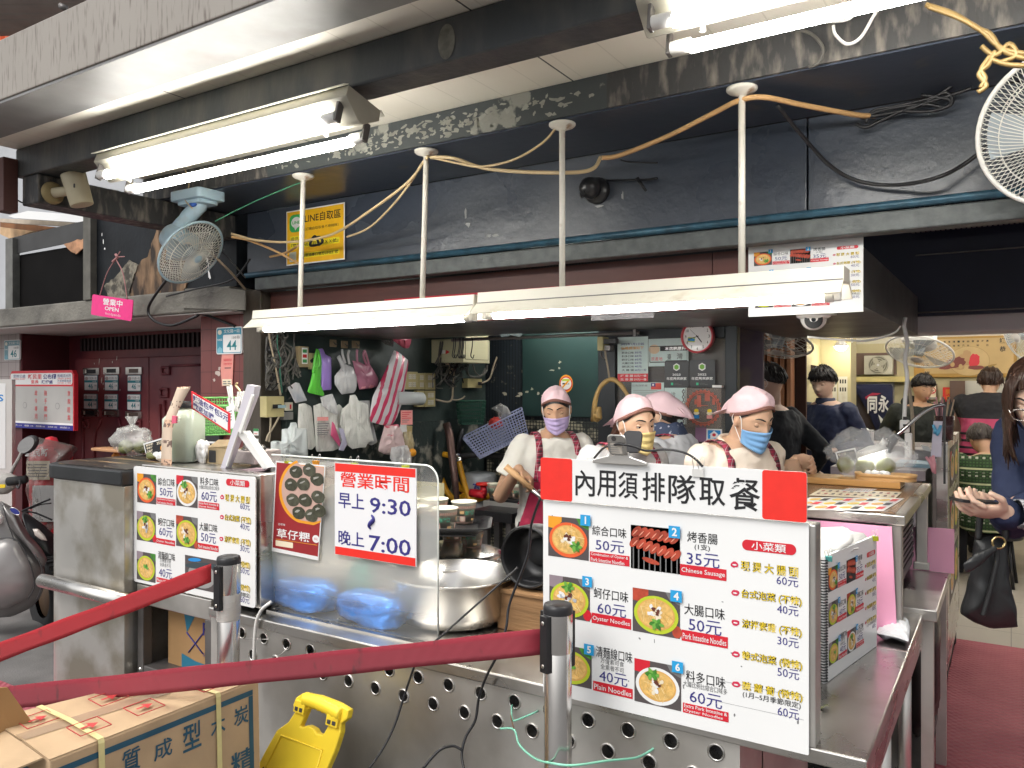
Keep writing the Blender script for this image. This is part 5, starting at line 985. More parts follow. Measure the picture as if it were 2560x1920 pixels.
g=MB(frame(atY(571,966,2.885),FX));g.plate([(-.055,.0),(.035,.01),(.045,.19),(-.055,.18),(-.065,.10)],0,.001,flat('notice_pink',(.70,.28,.24)));g.rect(-.05,.005,.03,.04,.0015,P_CRM);g.text('掃碼點餐請按此',-.04,.14,.03,.155,.0015,P_RED);g.text('手機支付更方便',-.04,.118,.03,.132,.0015,P_RED);g.rect(-.03,.10,.025,.105,.0015,P_DARK)
for i in range(2):g.rect(-.044+.04*i,.012,-.012+.035*i,.018,.002,P_GREY);g.rect(-.044+.04*i,.024,-.015+.035*i,.03,.002,P_GREY)
solo(g,'payment_notice','pink paper notice curling below the 44 plate','notice')
T=thing('intercom','black metal letter box unit behind the easel sign','letter box');p0=T4(1020,1200,2.87);p1=T4(1245,745,2.87)
g=MB(frame((p0 .x,2.88,p0 .z),FX));W,H=p1 .x-p0 .x,p1 .z-p0 .z;g.plate(rrect(0,0,W,H,.004),0,.03,mat('box_black',(.03,.03,.032),.35,.2,.2,6));g.build('box_body',T,bevel=.003)
g=MB(frame((p0 .x,2.88,p0 .z),FX));g.rect(.01,H*.88,W-.02,H*.985,.0306,P_GREY);g.rect(.01,H*.42,W-.01,H*.47,.0306,P_WHITE);g.rect(.01,H*.24,W-.01,H*.36,.0306,P_DARK);g.text('● 住戶 對講',.02,H*.27,W-.02,H*.33,.0312,P_WHITE);g.rect(.01,H*.16,W-.01,H*.22,.0306,P_GREY);g.text('● 管理',.02,H*.06,W*.6,H*.12,.0312,P_WHITE);g.rect(.025,H*.76,.05,H*.84,.0306,P_CRM);g.build('label_strip',T)
# ================================================================== KITCHEN WALL: BAGS, WIRES, BOXES
def pillow(g,pts,nrm,depth,m,seed=0,amp=.25,n=44,back=True,fold=(60,12),lines=None):
 pts=[V(p) for p in pts];n0=len(pts);per=[0]
 for i in range(n0):per.append(per[-1]+(pts[(i+1)%n0]-pts[i]).length)
 out=[]
 for j in range(n):
  t=per[-1]*j/n;i=max(q for q in range(n0) if per[q]<=t+1e-9);out.append(pts[i].lerp(pts[(i+1)%n0],(t-per[i])/max(per[i+1]-per[i],1e-9)))
 c=sum(out,V((0,0,0)))/n;nv=V(nrm).normalized();R=max((p-c).length for p in out)
 for s in ((1,-1) if back else (1,)):
  vs_=[];ks=(1,.96,.88,.76,.6,.42,.22)
  for k in ks:
   for p in out:
    q=c+(p-c)*k;h=depth*(1-k**2.2)**.55*(.8+.0) if k<1 else 0
    fz=mnoise.noise(V((q.x*fold[0]+q.y*fold[0]+seed,q.z*fold[1],seed)));fz2=mnoise.noise(V((q.x*25+seed,q.y*25,q.z*25)))
    vs_.append(q+nv*s*(h+(depth*amp*(fz+.5*fz2) if k<1 else 0)))
  vs_.append(c+nv*s*depth*.8);L=len(ks)
  g.add(vs_,[(i*n+j,i*n+(j+1)%n,(i+1)*n+(j+1)%n,(i+1)*n+j) for i in range(L-1) for j in range(n)]+[((L-1)*n+j,(L-1)*n+(j+1)%n,L*n) for j in range(n)],m,True)
 return g
def K(cx,cy,X=-3.27):return atX(640+cx*.217,780+cy*.217,X)
WN=V((.75,-.65,0))
def hang(name,label,cat,outline,X,depth,m,seed,group=None,amp=.3,extra=None,handles=(),fold=(60,12)):
 T=thing(name,label,cat,group);g=MB();pillow(g,[K(cx,cy,X) for cx,cy in outline],WN,depth,m,seed,amp,fold=fold);g.build('bag_body',T)
 for h in handles:g=MB();g.wire([K(cx,cy,X+.01) for cx,cy in h],.007,m,4,6);g.build('handle',T)
 if extra:extra(T)
 return T
limeb=mat('bag_lime',(.12,.55,.06),.3,0,.3,14,alpha=.93,bump=.8,bscale=60,stretch=(1,1,.12));purp=mat('bag_purple',(.34,.22,.62),.35,0,.15,8,bump=.5,bscale=40,stretch=(1,1,.2));milky=mat('bag_milky',(.84,.84,.79),.22,0,.06,8,bump=1.0,bscale=70,stretch=(1,1,.10),alpha=.90);pinkb=mat('bag_pink',(.62,.25,.36),.25,0,.12,8,alpha=.72,bump=.5,bscale=16)
whb=mat('bag_white_film',(.85,.85,.86),.22,0,.08,8,alpha=.55,bump=.6,bscale=16);strp=pattern_mat('striped_bag',lambda sp,m,mix,noi,ramp,st:(mix(st(m('ADD',m('ADD',m('MULTIPLY',sp.outputs[1],1.0),m('MULTIPLY',sp.outputs[2],-.42)),5),15,.42),(.70,.68,.70),(.60,.05,.13)),ramp(noi(14),.3,.7)),.3)
hang('plastic_bag','bright green plastic bags hung on the kitchen wall','bag',[(690,420),(730,430),(755,520),(755,640),(745,880),(790,940),(780,972),(600,930),(592,915),(640,740),(665,520)],-3.25,.022,limeb,1,handles=[((690,640),(655,700),(680,560),(705,440),(735,560),(720,640))])
hang('plastic_bag','purple plastic bags hanging beside the green ones','bag',[(720,425),(770,420),(800,490),(868,520),(870,895),(750,905),(752,560)],-3.255,.018,purp,2)
def ex(T):g=MB();pillow(g,[K(*p,-3.245) for p in ((930,700),(1120,690),(1160,780),(1140,870),(1000,890),(935,840))],WN,.02,P_WHITE,5,.2);g.build('napkin_stack',T)
hang('plastic_bag','clear bag holding white paper lids on the kitchen wall','bag',[(930,520),(965,490),(1030,600),(1120,640),(1165,760),(1160,880),(1130,930),(985,950),(905,830),(905,740),(985,640)],-3.24,.04,whb,3,extra=ex,handles=[((1030,590),(1000,500),(992,430)),((1075,600),(1060,500),(1075,440))])
def ex(T):g=MB();pillow(g,[K(*p,-3.25) for p in ((1230,800),(1390,775),(1400,850),(1330,880),(1200,890))],WN,.02,mat('pink_pack',(.66,.28,.33),.4,0,.2,30),6,.2);g.build('packet',T)
hang('plastic_bag','pink carrier bag tied up next to the clear one','bag',[(1110,560),(1180,570),(1260,610),(1310,600),(1410,760),(1405,860),(1290,885),(1190,895),(1165,800),(1140,680)],-3.25,.035,pinkb,4,extra=ex,handles=[((1165,580),(1162,500),(1165,435)),((1275,610),(1240,520),(1250,445),(1290,560),(1300,620))])
K2=lambda cx,cy,X=-3.24:atX(980+cx*.217,780+cy*.217,X)
T=thing('striped_bag','large red and white striped bag hanging diagonally','bag');g=MB();pillow(g,[K(*p,-3.2) for p in ((1590,440),(1640,460),(1760,560),(1740,700),(1700,1000),(1620,1230),(1560,1310),(1440,1300),(1320,1265),(1310,1200),(1340,980),(1480,700))],WN,.035,strp,7,.35,fold=(40,5));g.build('bag_body',T)
hang('plastic_bag','crumpled pink bundle of bags high on the kitchen wall','bag',[(1590,250),(1790,250),(1792,330),(1770,400),(1755,420),(1700,415),(1620,360),(1580,330)],-3.2,.05,mat('bag_rose',(.58,.12,.18),.16,0,.2,9,bump=1,bscale=24),8,amp=.5)
hang('plastic_bag','bag of folded red striped bags below the striped one','bag',[(1480,1310),(1640,1290),(1690,1400),(1720,1560),(1650,1660),(1480,1640),(1405,1600),(1440,1450)],-3.18,.05,mat('bag_folded',(.66,.50,.50),.3,0,.1,6,col2=(.55,.10,.15),lo=.56,hi=.6,stretch=(1,1,3)),9,amp=.4)
HG='bundles of clear bags on the kitchen wall'
hang('bag_bundle','clear bag bundle hanging leftmost, below the power sockets','bag',[(490,1060),(560,1050),(640,1090),(690,1540),(640,1590),(520,1560),(480,1300)],-3.22,.020,milky,11,HG,amp=.6,fold=(90,4))
def ex(T):
 g=MB();A=frame(K(770,1400,-3.17),V((.55,.75,0)));g.M=A
 for i in range(6):g.rect(-.03,.05-.012*i,.035-.006*(i%3),.056-.012*i,0,P_GREY)
 g.rect(-.03,.07,.03,.09,0,P_PINK);g.build('print',T)
hang('bag_bundle','folded clear bag bundle with printed label and pink scissors pouch','bag',[(660,1080),(740,1050),(900,1030),(945,1150),(930,1240),(980,1560),(890,1600),(690,1610),(680,1400)],-3.21,.020,milky,12,HG,amp=.6,extra=ex,fold=(90,4))
hang('bag_bundle','narrow clear bag bundle tucked between the printed and the gathered bundles','bag',[(905,1090),(960,1060),(1010,1120),(1000,1480),(940,1540),(900,1400)],-3.26,.018,milky,31,HG,amp=.7,fold=(110,3))
hang('bag_bundle','clear bag sheet hanging behind the gathered cream bundle, to its right','bag',[(1200,1020),(1310,1020),(1340,1250),(1400,1500),(1330,1540),(1250,1500)],-3.28,.015,whb,32,HG,amp=.8,fold=(90,4))
hang('bag_bundle','thin clear film hung above the printed bundle','bag',[(740,985),(800,960),(880,940),(930,1060),(945,1180),(860,1160),(760,1080)],-3.18,.02,whb,33,HG,amp=.9)
hang('plastic_bag','dark clear bag scrap at the left of the pink bundle','bag',[(1440,290),(1500,280),(1590,320),(1580,400),(1500,380),(1445,340)],-3.22,.03,darkp,34,amp=.8)
hang('plastic_bag','clear bag with paper bowls low under the folded striped bags','bag',[(1560,1560),(1740,1530),(1800,1640),(1790,1760),(1600,1780),(1540,1680)],-3.12,.05,whb,35,amp=.7)
hang('plastic_bag','yellowish clear bag beside the folded striped bags','bag',[(1690,1380),(1790,1370),(1830,1520),(1800,1640),(1700,1620)],-3.2,.04,mat('bag_amber',(.60,.50,.30),.2,0,.2,9,alpha=.7,bump=.8,bscale=18),36,amp=.7)
T=thing('scissors_pouch','pink triangular pouch hanging at the printed bag bundle','pouch');g=MB();pillow(g,[K(*p,-3.15) for p in ((875,1260),(905,1290),(975,1500),(965,1560),(860,1420))],WN,.012,mat('pouch_pink',(.70,.12,.26),.4),3,.1);g.build('pouch_body',T)
g=MB();pillow(g,[K(*p,-3.14) for p in ((950,1330),(1010,1350),(1050,1520),(1010,1600),(950,1590),(990,1480))],WN,.010,mat('pouch_lilac',(.55,.53,.70),.4),4,.1);g.build('flap',T)
hang('bag_bundle','gathered cream bag bundle spreading like a skirt','bag',[(1080,960),(1150,950),(1180,1020),(1290,1060),(1310,1200),(1320,1330),(1360,1490),(1290,1500),(1270,1560),(1210,1560),(1110,1580),(1050,1530),(965,1290),(980,1130),(1070,1050)],-3.21,.020,milky,13,HG,amp=.9,fold=(110,2))
hang('bag_bundle','clear bags piled at the left foot of the kitchen wall','bag',[(300,1350),(380,1340),(400,1270),(470,1270),(480,1340),(590,1340),(600,1660),(170,1660),(170,1480),(290,1520)],-3.12,.05,mat('bag_clearblue',(.78,.83,.83),.2,0,.06,8,alpha=.85,bump=.5,bscale=14),14,HG,amp=.7,fold=(80,4))
hang('plastic_bag','small clear bag of blue packets near the cable tangle','bag',[(455,810),(500,820),(590,1020),(450,1050),(360,870)],-3.25,.02,whb,15)
pm2=MB();pillow(pm2,[K(*p,-3.26) for p in ((420,960),(540,920),(560,1010),(450,1040))],WN,.012,mat('packet_blue',(.10,.22,.42),.5,0,.3,40),2,.1);solo(pm2,'blue_packet','blue packet inside the small clear bag','packet')
def wallbox(name,label,cat,cx0,cy0,cx1,cy1,col,X=-3.318,d=.03,KK=K,extra=None,group=None):
 T=thing(name,label,cat,group);a=KK(cx0,cy1,X+d);b=KK(cx1,cy0,X+d);W,H=b.y-a.y,b.z-a.z;A=frame((X+d,a.y,a.z),FYp);g=MB(A);g.plate(rrect(0,0,W,H,.003),-d,0,col);g.build('box_body',T,bevel=.002)
 if extra:g=MB(A);extra(g,W,H);g.build('face_detail',T)
 return T
sock=mat('socket_yellow',(.52,.45,.22),.5,0,.12,8);sockw=mat('socket_white',(.66,.63,.52),.45)
def e_(g,W,H):
 for i,m in enumerate((P_GRN,P_RED,P_GRN)):g.rect(W*.36,H*(.70-.24*i),W*.78,H*(.86-.24*i),.0008,m)
 g.rect(W*.28,H*.16,W*.86,H*.94,.0004,P_WHITE)
wallbox('switch_box','beige push button box with green and red buttons','switch',495,400,610,635,mat('box_tan',(.34,.26,.15),.6),extra=e_)
wallbox('note_card','pale yellow card with a black mark behind the green bags','card',610,475,690,660,flat('card_yellow',(.60,.54,.28)),d=.008,extra=lambda g,W,H:g.disc(W*.45,H*.55,W*.25,H*.16,.0006,P_BLK,9,.4,.4,random.Random(2)))
for i,(x0,x1,y0,y1) in enumerate(((855,930,320,400),(985,1060,335,415),(1110,1195,335,415))):
 wallbox('wall_hook',('small brown adhesive hook above the purple bag','small tan adhesive hook above the clear bag','small tan adhesive hook above the pink bag')[i],'hook',x0,y0,x1,y1,mat('hook_tan',(.36,.27,.17),.6,0,.2,20),d=.006,group='adhesive wall hooks',extra=lambda g,W,H:g.tube([(W*.5,H*.7,0),(W*.5,H*.4,.012),(W*.5,H*.25,.02),(W*.5,H*.5,.026)],.003,darksteel,6))
wallbox('outlet_box','yellow outlet box with plugged black adapters at the left','outlet',120,970,325,1215,sock,d=.05,extra=lambda g,W,H:(g.rect(W*.2,H*.42,W*.7,H*.62,.02,P_BLK),g.rect(W*.42,H*.44,W*.88,H*.58,.03,flat('adapter_blue',(.30,.45,.50)))))
wallbox('switch_box','small cream box with a red switch near the adapters','switch',330,1040,425,1140,sockw,d=.03,extra=lambda g,W,H:g.rect(W*.6,H*.2,W*.8,H*.75,.001,P_RED))
wallbox('outlet_box','dull grey outlet box below the red switch','outlet',320,1150,430,1245,mat('outlet_grey',(.26,.26,.25),.5),d=.03)
def holes(g,W,H):
 for i in range(2):
  for j in range(2):
   cx,cy=W*(.40+.30*i),H*(.28+.44*j);g.rect(cx-W*.13,cy-H*.14,cx+W*.13,cy+H*.14,.0008,sockw)
   for q in (-1,1):
    for r in (-1,1):g.rect(cx+q*W*.06-W*.012,cy+r*H*.06-H*.02,cx+q*W*.06+W*.012,cy+r*H*.06+H*.02,.0014,P_BLK)
OG='bank of yellow outlet boxes'
for cx0,cx1,cy0,cy1,lab in ((150,298,690,892,'yellow outlet box at the upper left of the bank'),(302,376,705,892,'narrow yellow outlet box in the upper middle of the bank'),(382,500,705,895,'yellow outlet box at the upper right of the bank'),(290,376,905,1095,'yellow outlet box behind the bag roll end'),(380,500,905,1095,'yellow outlet box at the lower right of the bank')):
 wallbox('outlet_box',lab,'outlet',cx0,cy0,cx1,cy1,sock,d=.03,KK=K2,extra=holes,group=OG)
wallbox('outlet_box','single yellow outlet with a black plug below the breaker box','outlet',872,768,1035,875,sock,d=.05,KK=K2,extra=lambda g,W,H:g.rect(W*.55,H*.3,W*.95,H*.65,.02,P_BLK))
T=thing('breaker_box','pale yellow breaker box hanging under the bulkhead','breaker box');a=K2(640,590,-3.05);b=K2(822,240,-3.05)
yb=mat('breaker_yellow',(.56,.53,.34),.5,0,.05,4);p0=K2(822,580,-3.05);p1=K2(1125,597,-3.05);zb=p0 .z;zt=1.80
g=MB();g.box((-3.316,p0 .y,zb),(-3.05,p1 .y,zt),yb);g.build('box_body',T,bevel=.003)
g=MB(frame((-3.049,p0 .y,zb),FYp));W=p1 .y-p0 .y;g.rect(W*.06,.02,W*.94,.30,.0,yb);g.tube([(W*.07,.022,0),(W*.94,.022,0),(W*.94,.30,0),(W*.07,.30,0),(W*.07,.022,0)],.0025,mat('seam_dark',(.08,.08,.05),.6),4);g.build('door_panel',T)
g=MB(frame((-3.25,p0 .y-.0015,zb),FX));g.rect(.0,.06,.05,.085,0,P_WHITE);g.poly([(.055,.055),(.09,.07),(.06,.085)],0,P_RED);g.build('sticker',T)
T=thing('bag_roll','roll of milky bag film sticking out below the striped bag','roll');a=K2(60,990,-3.2);b=K2(335,1000,-3.2)
g=MB();r=.042;dd=(b-a).normalized();g.tube([a,b,b+dd*.004,b+dd*.004],[r,r,r*.9,r*.3],mat('roll_film',(.62,.66,.66),.3,0,.05,5),28);g.build('film_roll',T)
g=MB();g.M=frame(K2(100,1300,-3.2),V((.6,.8,0)));g.plate(rrect(0,0,.075,.09),0,.001,P_PINK);[g.rect(.008,.075-.012*i,.066-.012*(i%3),.079-.012*i,.0015,P_RED if i<4 else P_GREY) for i in range(6)]
solo(g,'order_slip','pink order slip pinned below the bag roll','slip')
g=MB();pillow(g,[K2(*p,-3.2) for p in ((100,1270),(165,1270),(190,1600),(140,1640),(70,1500))],WN,.008,P_WHITE,4,.4);solo(g,'receipt_strip','long white receipt strip hanging below the pink slip','receipt')
g=MB();pillow(g,[K2(*p,-3.2) for p in ((170,1310),(235,1310),(225,1600),(180,1610))],WN,.01,mat('tape_tan',(.42,.32,.14),.5),6,.2);solo(g,'kraft_strip','tan paper strip beside the long receipt','paper strip')
g=MB();p=K2(235,1620,-3.1);g.ell(p,(.025,.025,.025),P_ORG,nu=14,nv=8);solo(g,'orange_ball','small orange knob low on the kitchen wall','knob')
cabm=mat('cable_grey',(.10,.095,.085),.6,0,.2,20);cabt=mat('cable_tan',(.34,.28,.2),.6);rng=random.Random(21)
T=thing('cable_tangle','tangled black cables on the left kitchen wall edge','cables')
for i in range(26):
 x=140+rng.uniform(-20,220);y=rng.uniform(180,500);pts=[K(min(x,320),y,-3.29+rng.uniform(0,.05))]
 for k in range(6):x+=rng.uniform(-90,90);y+=rng.uniform(20,150);x=min(max(x,120),420);pts.append(K(x,min(y,1000),-3.29+rng.uniform(0,.06)))
 g=MB();g.wire(pts,rng.choice((.0035,.005,.006)),rng.choice((cabm,blackp,cabm)),6,6);g.build('cable',T)
for i in range(5):
 cx,cy=rng.uniform(180,330),rng.uniform(560,800);g=MB();g.wire([K(cx+70*cos(t)*rng.uniform(.8,1.2),cy+90*sin(t),-3.26) for t in [i*.7 for i in range(9)]],.006,cabm,6,6,True);g.build('cable',T)
for q in ([(140,180),(170,380),(225,640),(265,850),(285,960)],[(170,1215),(165,1350),(150,1500)],[(265,1210),(200,1330),(140,1420),(120,1490)]):g=MB();g.wire([K(*p,-3.24) for p in q],.0055,cabt,6,7);g.build('tan_cable',T)
for q in ([(250,230),(245,400),(285,560),(275,680),(300,930)],):g=MB();g.wire([K(*p,-3.24) for p in q],.004,mat('cable_green',(.03,.13,.09),.5),6,6);g.build('green_cable',T)
T=thing('cable_tangle','bundle of grey cables fanned out left of the push button box','cables')
for i in range(12):
 a_=rng.uniform(-60,60);g=MB();g.wire([K(430+i*2,200,-3.28),K(440,380,-3.28),K(455,540,-3.26),K(465+a_*.7,660+abs(a_)*.3,-3.26),K(480+a_*1.2*(1 if i%2 else -.3),620+i*14,-3.25)],.004,cabm,6,6);g.build('cable',T)
for i in range(10):g=MB();a_=2.2+i*.26;g.wire([K(455,530,-3.26),K(455+80*cos(a_),530-75*abs(sin(a_)),-3.25)],.003,cabm,3,5);g.build('cable',T)
T=thing('cable_tangle','messy black and cream cables under the breaker box','cables')
for i in range(30):
 x,y=rng.uniform(500,800),rng.uniform(560,680);pts=[K2(x,y-60,-3.24)]
 for k in range(4):x+=rng.uniform(-90,90);y+=rng.uniform(-30,90);pts.append(K2(min(max(x,470),860),min(y,880),-3.26+rng.uniform(0,.1)))
 g=MB();g.wire(pts,rng.choice((.003,.004,.005)),rng.choice((blackp,cabm,blackp,cabt if i%6==0 else cabm)),6,5);g.build('cable',T)
for q,m,r in (([(610,330),(620,480),(660,640),(710,680),(700,900),(690,1000),(640,1035),(505,1010)],cabt,.007),([(1260,330),(1245,430),(1170,620),(1130,760),(1060,810),(1030,815)],cabt,.007),([(1240,480),(1200,620),(1140,720)],cabm,.004),([(880,600),(870,680),(900,740),(1000,745),(1080,690),(1095,610)],cabm,.008),([(930,600),(960,690),(1030,740),(1070,650)],cabm,.006),([(690,1005),(740,1015),(800,1000),(838,970)],cabt,.005),([(585,340),(560,470),(500,600)],cabm,.007),([(560,340),(540,500),(530,620)],cabm,.006)):g=MB();g.wire([K2(*p,-3.22) for p in q],r,m,7,7);g.build('cable',T)
T=thing('utensil_rail','dark steel rail with black hooks under the bulkhead','rail');a=atY(980+690*.217,780+325*.217,3.70);b=atY(1598,832,3.70)
g=MB();g.tube([a,b],.009,mat('rail_steel',(.22,.2,.19),.35,.8),12);g.build('rail',T)
for cx in (700,720,765,780,800,815,915):
 p=atY(980+cx*.217,780+320*.217,3.69);g=MB();g.wire([p+V((0,0,.012)),p+V((.008,0,.0)),p+V((.004,0,-.05)),p+V((-.004,0,-.09)),p+V((.010,0,-.105)),p+V((.018,0,-.085))],.0028,blackp,5,6);g.build('hook',T)
g=MB();p=atY(1588,815,3.70);g.box((p.x-.008,3.69,p.z-.05),(p.x+.008,3.71,1.775),darksteel);g.build('bracket',T)
T=thing('wire_basket','dark green wire basket hanging on the scabbed wall','basket');c=K2(840,1120,-3.24);basket(T,Matrix.Translation((c.x+.05,c.y,c.z-.10))@Matrix.Rotation(.8,4,'Z'),.19,.13,.16,mat('wire_green_dark',(.012,.07,.045),.5),12,5)
T=thing('plastic_basket','pale blue lattice basket tilted on the back wall','basket');c=atY(980+1290*.217,780+1400*.217,4.55)
basket(T,Matrix.Translation((c.x-.0,c.y,c.z-.08))@Matrix.Rotation(.55,4,'Z')@Matrix.Rotation(-.46,4,'Y')@Matrix.Rotation(.05,4,'X'),.44,.22,.17,mat('basket_lilac',(.36,.40,.60),.4,0,.05,6),20,8,bar=.0042)
g=MB();pillow(g,[atY(980+cx*.217,780+cy*.217,4.62) for cx,cy in ((1140,1110),(1250,1050),(1330,1090),(1390,1190),(1260,1280),(1225,1250),(1220,1150))],(.4,-.9,0),.04,clearp,3,.4);solo(g,'plastic_bag','clear bag poking out of the pale blue basket','bag')
g=MB();p=atY(980+1195*.217,780+1285*.217,4.60);blob(g,p,(.05,.04,.04),mat('cloth_redblue',(.55,.05,.04),.6,0,.1,6,col2=(.03,.15,.5),lo=.6,hi=.62),4,.35,6);solo(g,'red_cloth','red and blue cloth bundle in the pale blue basket','cloth')
S5=lambda cx,cy,Y:atY(1060+cx*.217,1080+cy*.217,Y)
T=thing('flue_pipe','rusty brown metal flue pipe leaning before the scabbed wall','pipe');g=MB();g.tube([S5(255,-100,4.3),S5(295,30,4.3),S5(340,420,4.25),S5(380,790,4.2)],[.026,.028,.026,.018],mat('flue_brown',(.12,.07,.06),.4,.5,.3,8),14);g.build('pipe_body',T)
T=thing('gas_pipe','black gas manifold pipe with silver valves on the back wall','pipe');g=MB();g.tube([S5(140,300,4.45),S5(390,285,4.45),S5(640,255,4.5),S5(960,290,4.6)],.022,mat('pipe_black',(.03,.03,.03),.5,.2),12);g.build('pipe_body',T)
for q in ([(140,280),(220,100),(270,-60)],[(380,260),(405,120),(440,-40)]):g=MB();g.tube([S5(*p,4.43) for p in q],[.022,.02,.016],blackp,10);g.build('riser',T)
for cx,cy in ((140,290),(375,275),(160,350),(400,330)):g=MB();blob(g,S5(cx,cy,4.41),(.026,.024,.03),chrome,cx,.2,5,14,10);g.build('valve',T)
hose=mat('hose_yellow',(.72,.36,.02),.45,0,.1,8)
for q,lab in (([(-70,480),(-20,380),(80,290),(190,255),(300,270)],'yellow gas hose rising behind the splash screen'),([(170,370),(200,520),(260,680),(350,780),(440,830)],'thick yellow gas hose dropping from the left valve'),([(400,340),(440,500),(490,680),(560,860)],'straight yellow gas hose dropping from the right valve'),([(380,590),(420,650),(500,700),(400,770),(420,815),(560,790),(740,740)],'coiled yellow gas hose lying below the red valve'),([(700,960),(800,965),(900,920),(960,880)],'yellow gas hose below the rear steel shelf')):
 g=MB();g.wire([S5(*p,4.38) for p in q],.020,hose,8,12);solo(g,'gas_hose',lab,'hose','yellow gas hoses')
T=thing('gas_can','pale grey gas cylinder with blue lettering on the back wall','cylinder');p=S5(640,600,4.5);g=MB(Matrix.Translation(p));g.lathe([(0,-.17),(.11,-.17),(.115,-.15),(.115,.05),(.11,.075),(.06,.085),(0,.085)],mat('can_grey',(.36,.38,.40),.4,.3),28);g.build('can_body',T)
g=MB(frame(S5(590,640,4.385),FX));g.text('瓦斯',-.02,-.04,.11,.03,0,P_NAVY,.03);g.build('lettering',T)
T=thing('gas_valve','red gas tap lying by the rear bowl stack','tap');g=MB();g.tube([S5(540,700,4.3),S5(700,720,4.3)],.028,P_RED,12);g.lathe([(0,.02),(.05,.015),(.05,0),(0,0)],P_SCAR,16,Matrix.Translation(S5(685,612,4.3)));g.tube([S5(690,720,4.3),S5(685,620,4.3)],.022,P_RED,10);g.build('tap_body',T)
T=thing('rear_shelf','steel shelf with bowls behind the serving woman','shelf');a=S5(680,790,4.15);b=S5(1120,790,4.15);g=MB();g.box((a.x,4.15,a.z-.05),(b.x+.6,4.5,a.z),steel_dull);g.build('shelf_board',T,bevel=.003)
for x in (a.x+.05,b.x+.5):g=MB();g.box((x,4.2,0),(x+.04,4.24,a.z-.05),darksteel);g.build('leg',T)
g=MB();g.box((a.x+.04,4.16,a.z+.001),(b.x+.2,4.4,a.z+.018),blackp);solo(g,'serving_tray','black tray under the bowls on the rear steel shelf','tray',bevel=.003)
for i,(cx,lab) in enumerate(((810,'paper noodle bowl leftmost on the rear shelf'),(950,'paper noodle bowl in the middle of the rear shelf'),(1080,'paper noodle bowl on the rear shelf beside the woman'))):
 p=S5(cx,720,4.24);cup(p.x,4.24+.02*(i%2),a.z+.019,2+i*1.3,lab,'paper bowls on the rear shelf')
p=S5(980,700,4.34);cup(p.x,4.36,a.z+.019,2,'paper noodle bowl in the back row of the rear shelf','paper bowls on the rear shelf')
T=thing('gas_stove','black gas burner stand under the rear shelf','stove');a=S5(590,880,4.0);g=MB();g.box((a.x,3.95,a.z-.06),(a.x+.30,4.2,a.z),blackp);g.box((a.x+.05,4.0,0),(a.x+.09,4.04,a.z-.06),darksteel);g.box((a.x+.22,4.0,0),(a.x+.26,4.04,a.z-.06),darksteel);g.build('burner_frame',T,bevel=.004)
g=MB();a=S5(0,570,3.3);b=S5(235,830,3.3);g.M=frame((a.x-.1,3.3,b.z-.08),FX);g.plate(rrect(0,0,b.x-a.x+.1,a.z-b.z+.08),0,.004,flat('card_cream',(.62,.57,.34)));solo(g,'cream_board','plain cream board standing behind the paper bowls','board')
def nosmoke(g,r,col=P_WHITE):
 g.disc(0,0,r,r,0,P_RED,28);g.disc(0,0,r*.84,r*.84,.0005,col,28);g.rect(-r*.55,-r*.12,r*.5,r*.08,.001,P_BLK);g.rect(r*.2,-r*.1,r*.42,r*.06,.0014,P_WHITE)
 g.poly([(-r*.66,-r*.5),(-r*.5,-r*.66),(r*.66,r*.5),(r*.5,r*.66)],.0018,P_ORG)
p=atY(1415,959,4.866);g=MB(frame(p,FX));r=.05;g.disc(0,0,.054,.062,-.0006,P_ORG,28);nosmoke(g,.05);g.rect(-.03,.018,.03,.032,.002,flat('sticker_lime',(.45,.6,.05)));solo(g,'no_smoking_sticker','round no smoking sticker on the dark green panel','sticker')
YG=3.76
T=thing('glass_partition','dark framed glass partition covered in notices','partition');xl=atY(1538,900,YG).x;xr=atY(1832,900,YG).x;zt=1.776;fr=mat('frame_black',(.018,.022,.026),.4,.3,.2,6)
def fx(px):return atY(px,900,YG).x
g=MB()
for x0,x1 in ((xl-.10,xl),(fx(1812),xr+.02)):g.box((x0,YG,0),(x1,YG+.05,zt+.5),fr)
g.box((xl,YG,zt-.055),(fx(1812),YG+.05,zt+.5),fr);g.box((xl,YG,0),(fx(1812),YG+.05,.9),fr);g.build('frame',T,bevel=.004)
g=MB();g.box((xl,YG+.02,.9),(fx(1812),YG+.028,zt-.05),mat('glass_pane',(.25,.24,.22),.08,0,.1,2,alpha=.35));g.build('pane',T)
g=MB();g.box((xl-.1,4.3,0),(xr,4.33,2.5),mat('room_tan',(.30,.25,.16),.6,0,.3,1.5,col2=(.16,.12,.16),lo=.45,hi=.55));solo(g,'rear_partition','tan and grey room divider seen through the notice covered glass','divider')
G7=lambda cx,cy,Y=YG:atY(1480+cx*.217,800+cy*.217,Y)
lay=[0]
def notice(name,label,cat,l,t,r,b,base,fn=None,rr=0,Y=None):
 lay[0]+=1;Y=(YG-.002-.0012*lay[0]) if Y is None else Y;a=G7(l,b,Y);c=G7(r,t,Y);W,H=c.x-a.x,c.z-a.z;g=MB(frame((a.x,Y,a.z),FX));g.plate(rrect(0,0,W,H,rr),-.0006,0,base)
 if fn:fn(g,W,H)
 return solo(g,name,label,cat)
pale=flat('paper_aqua',(.58,.70,.68))
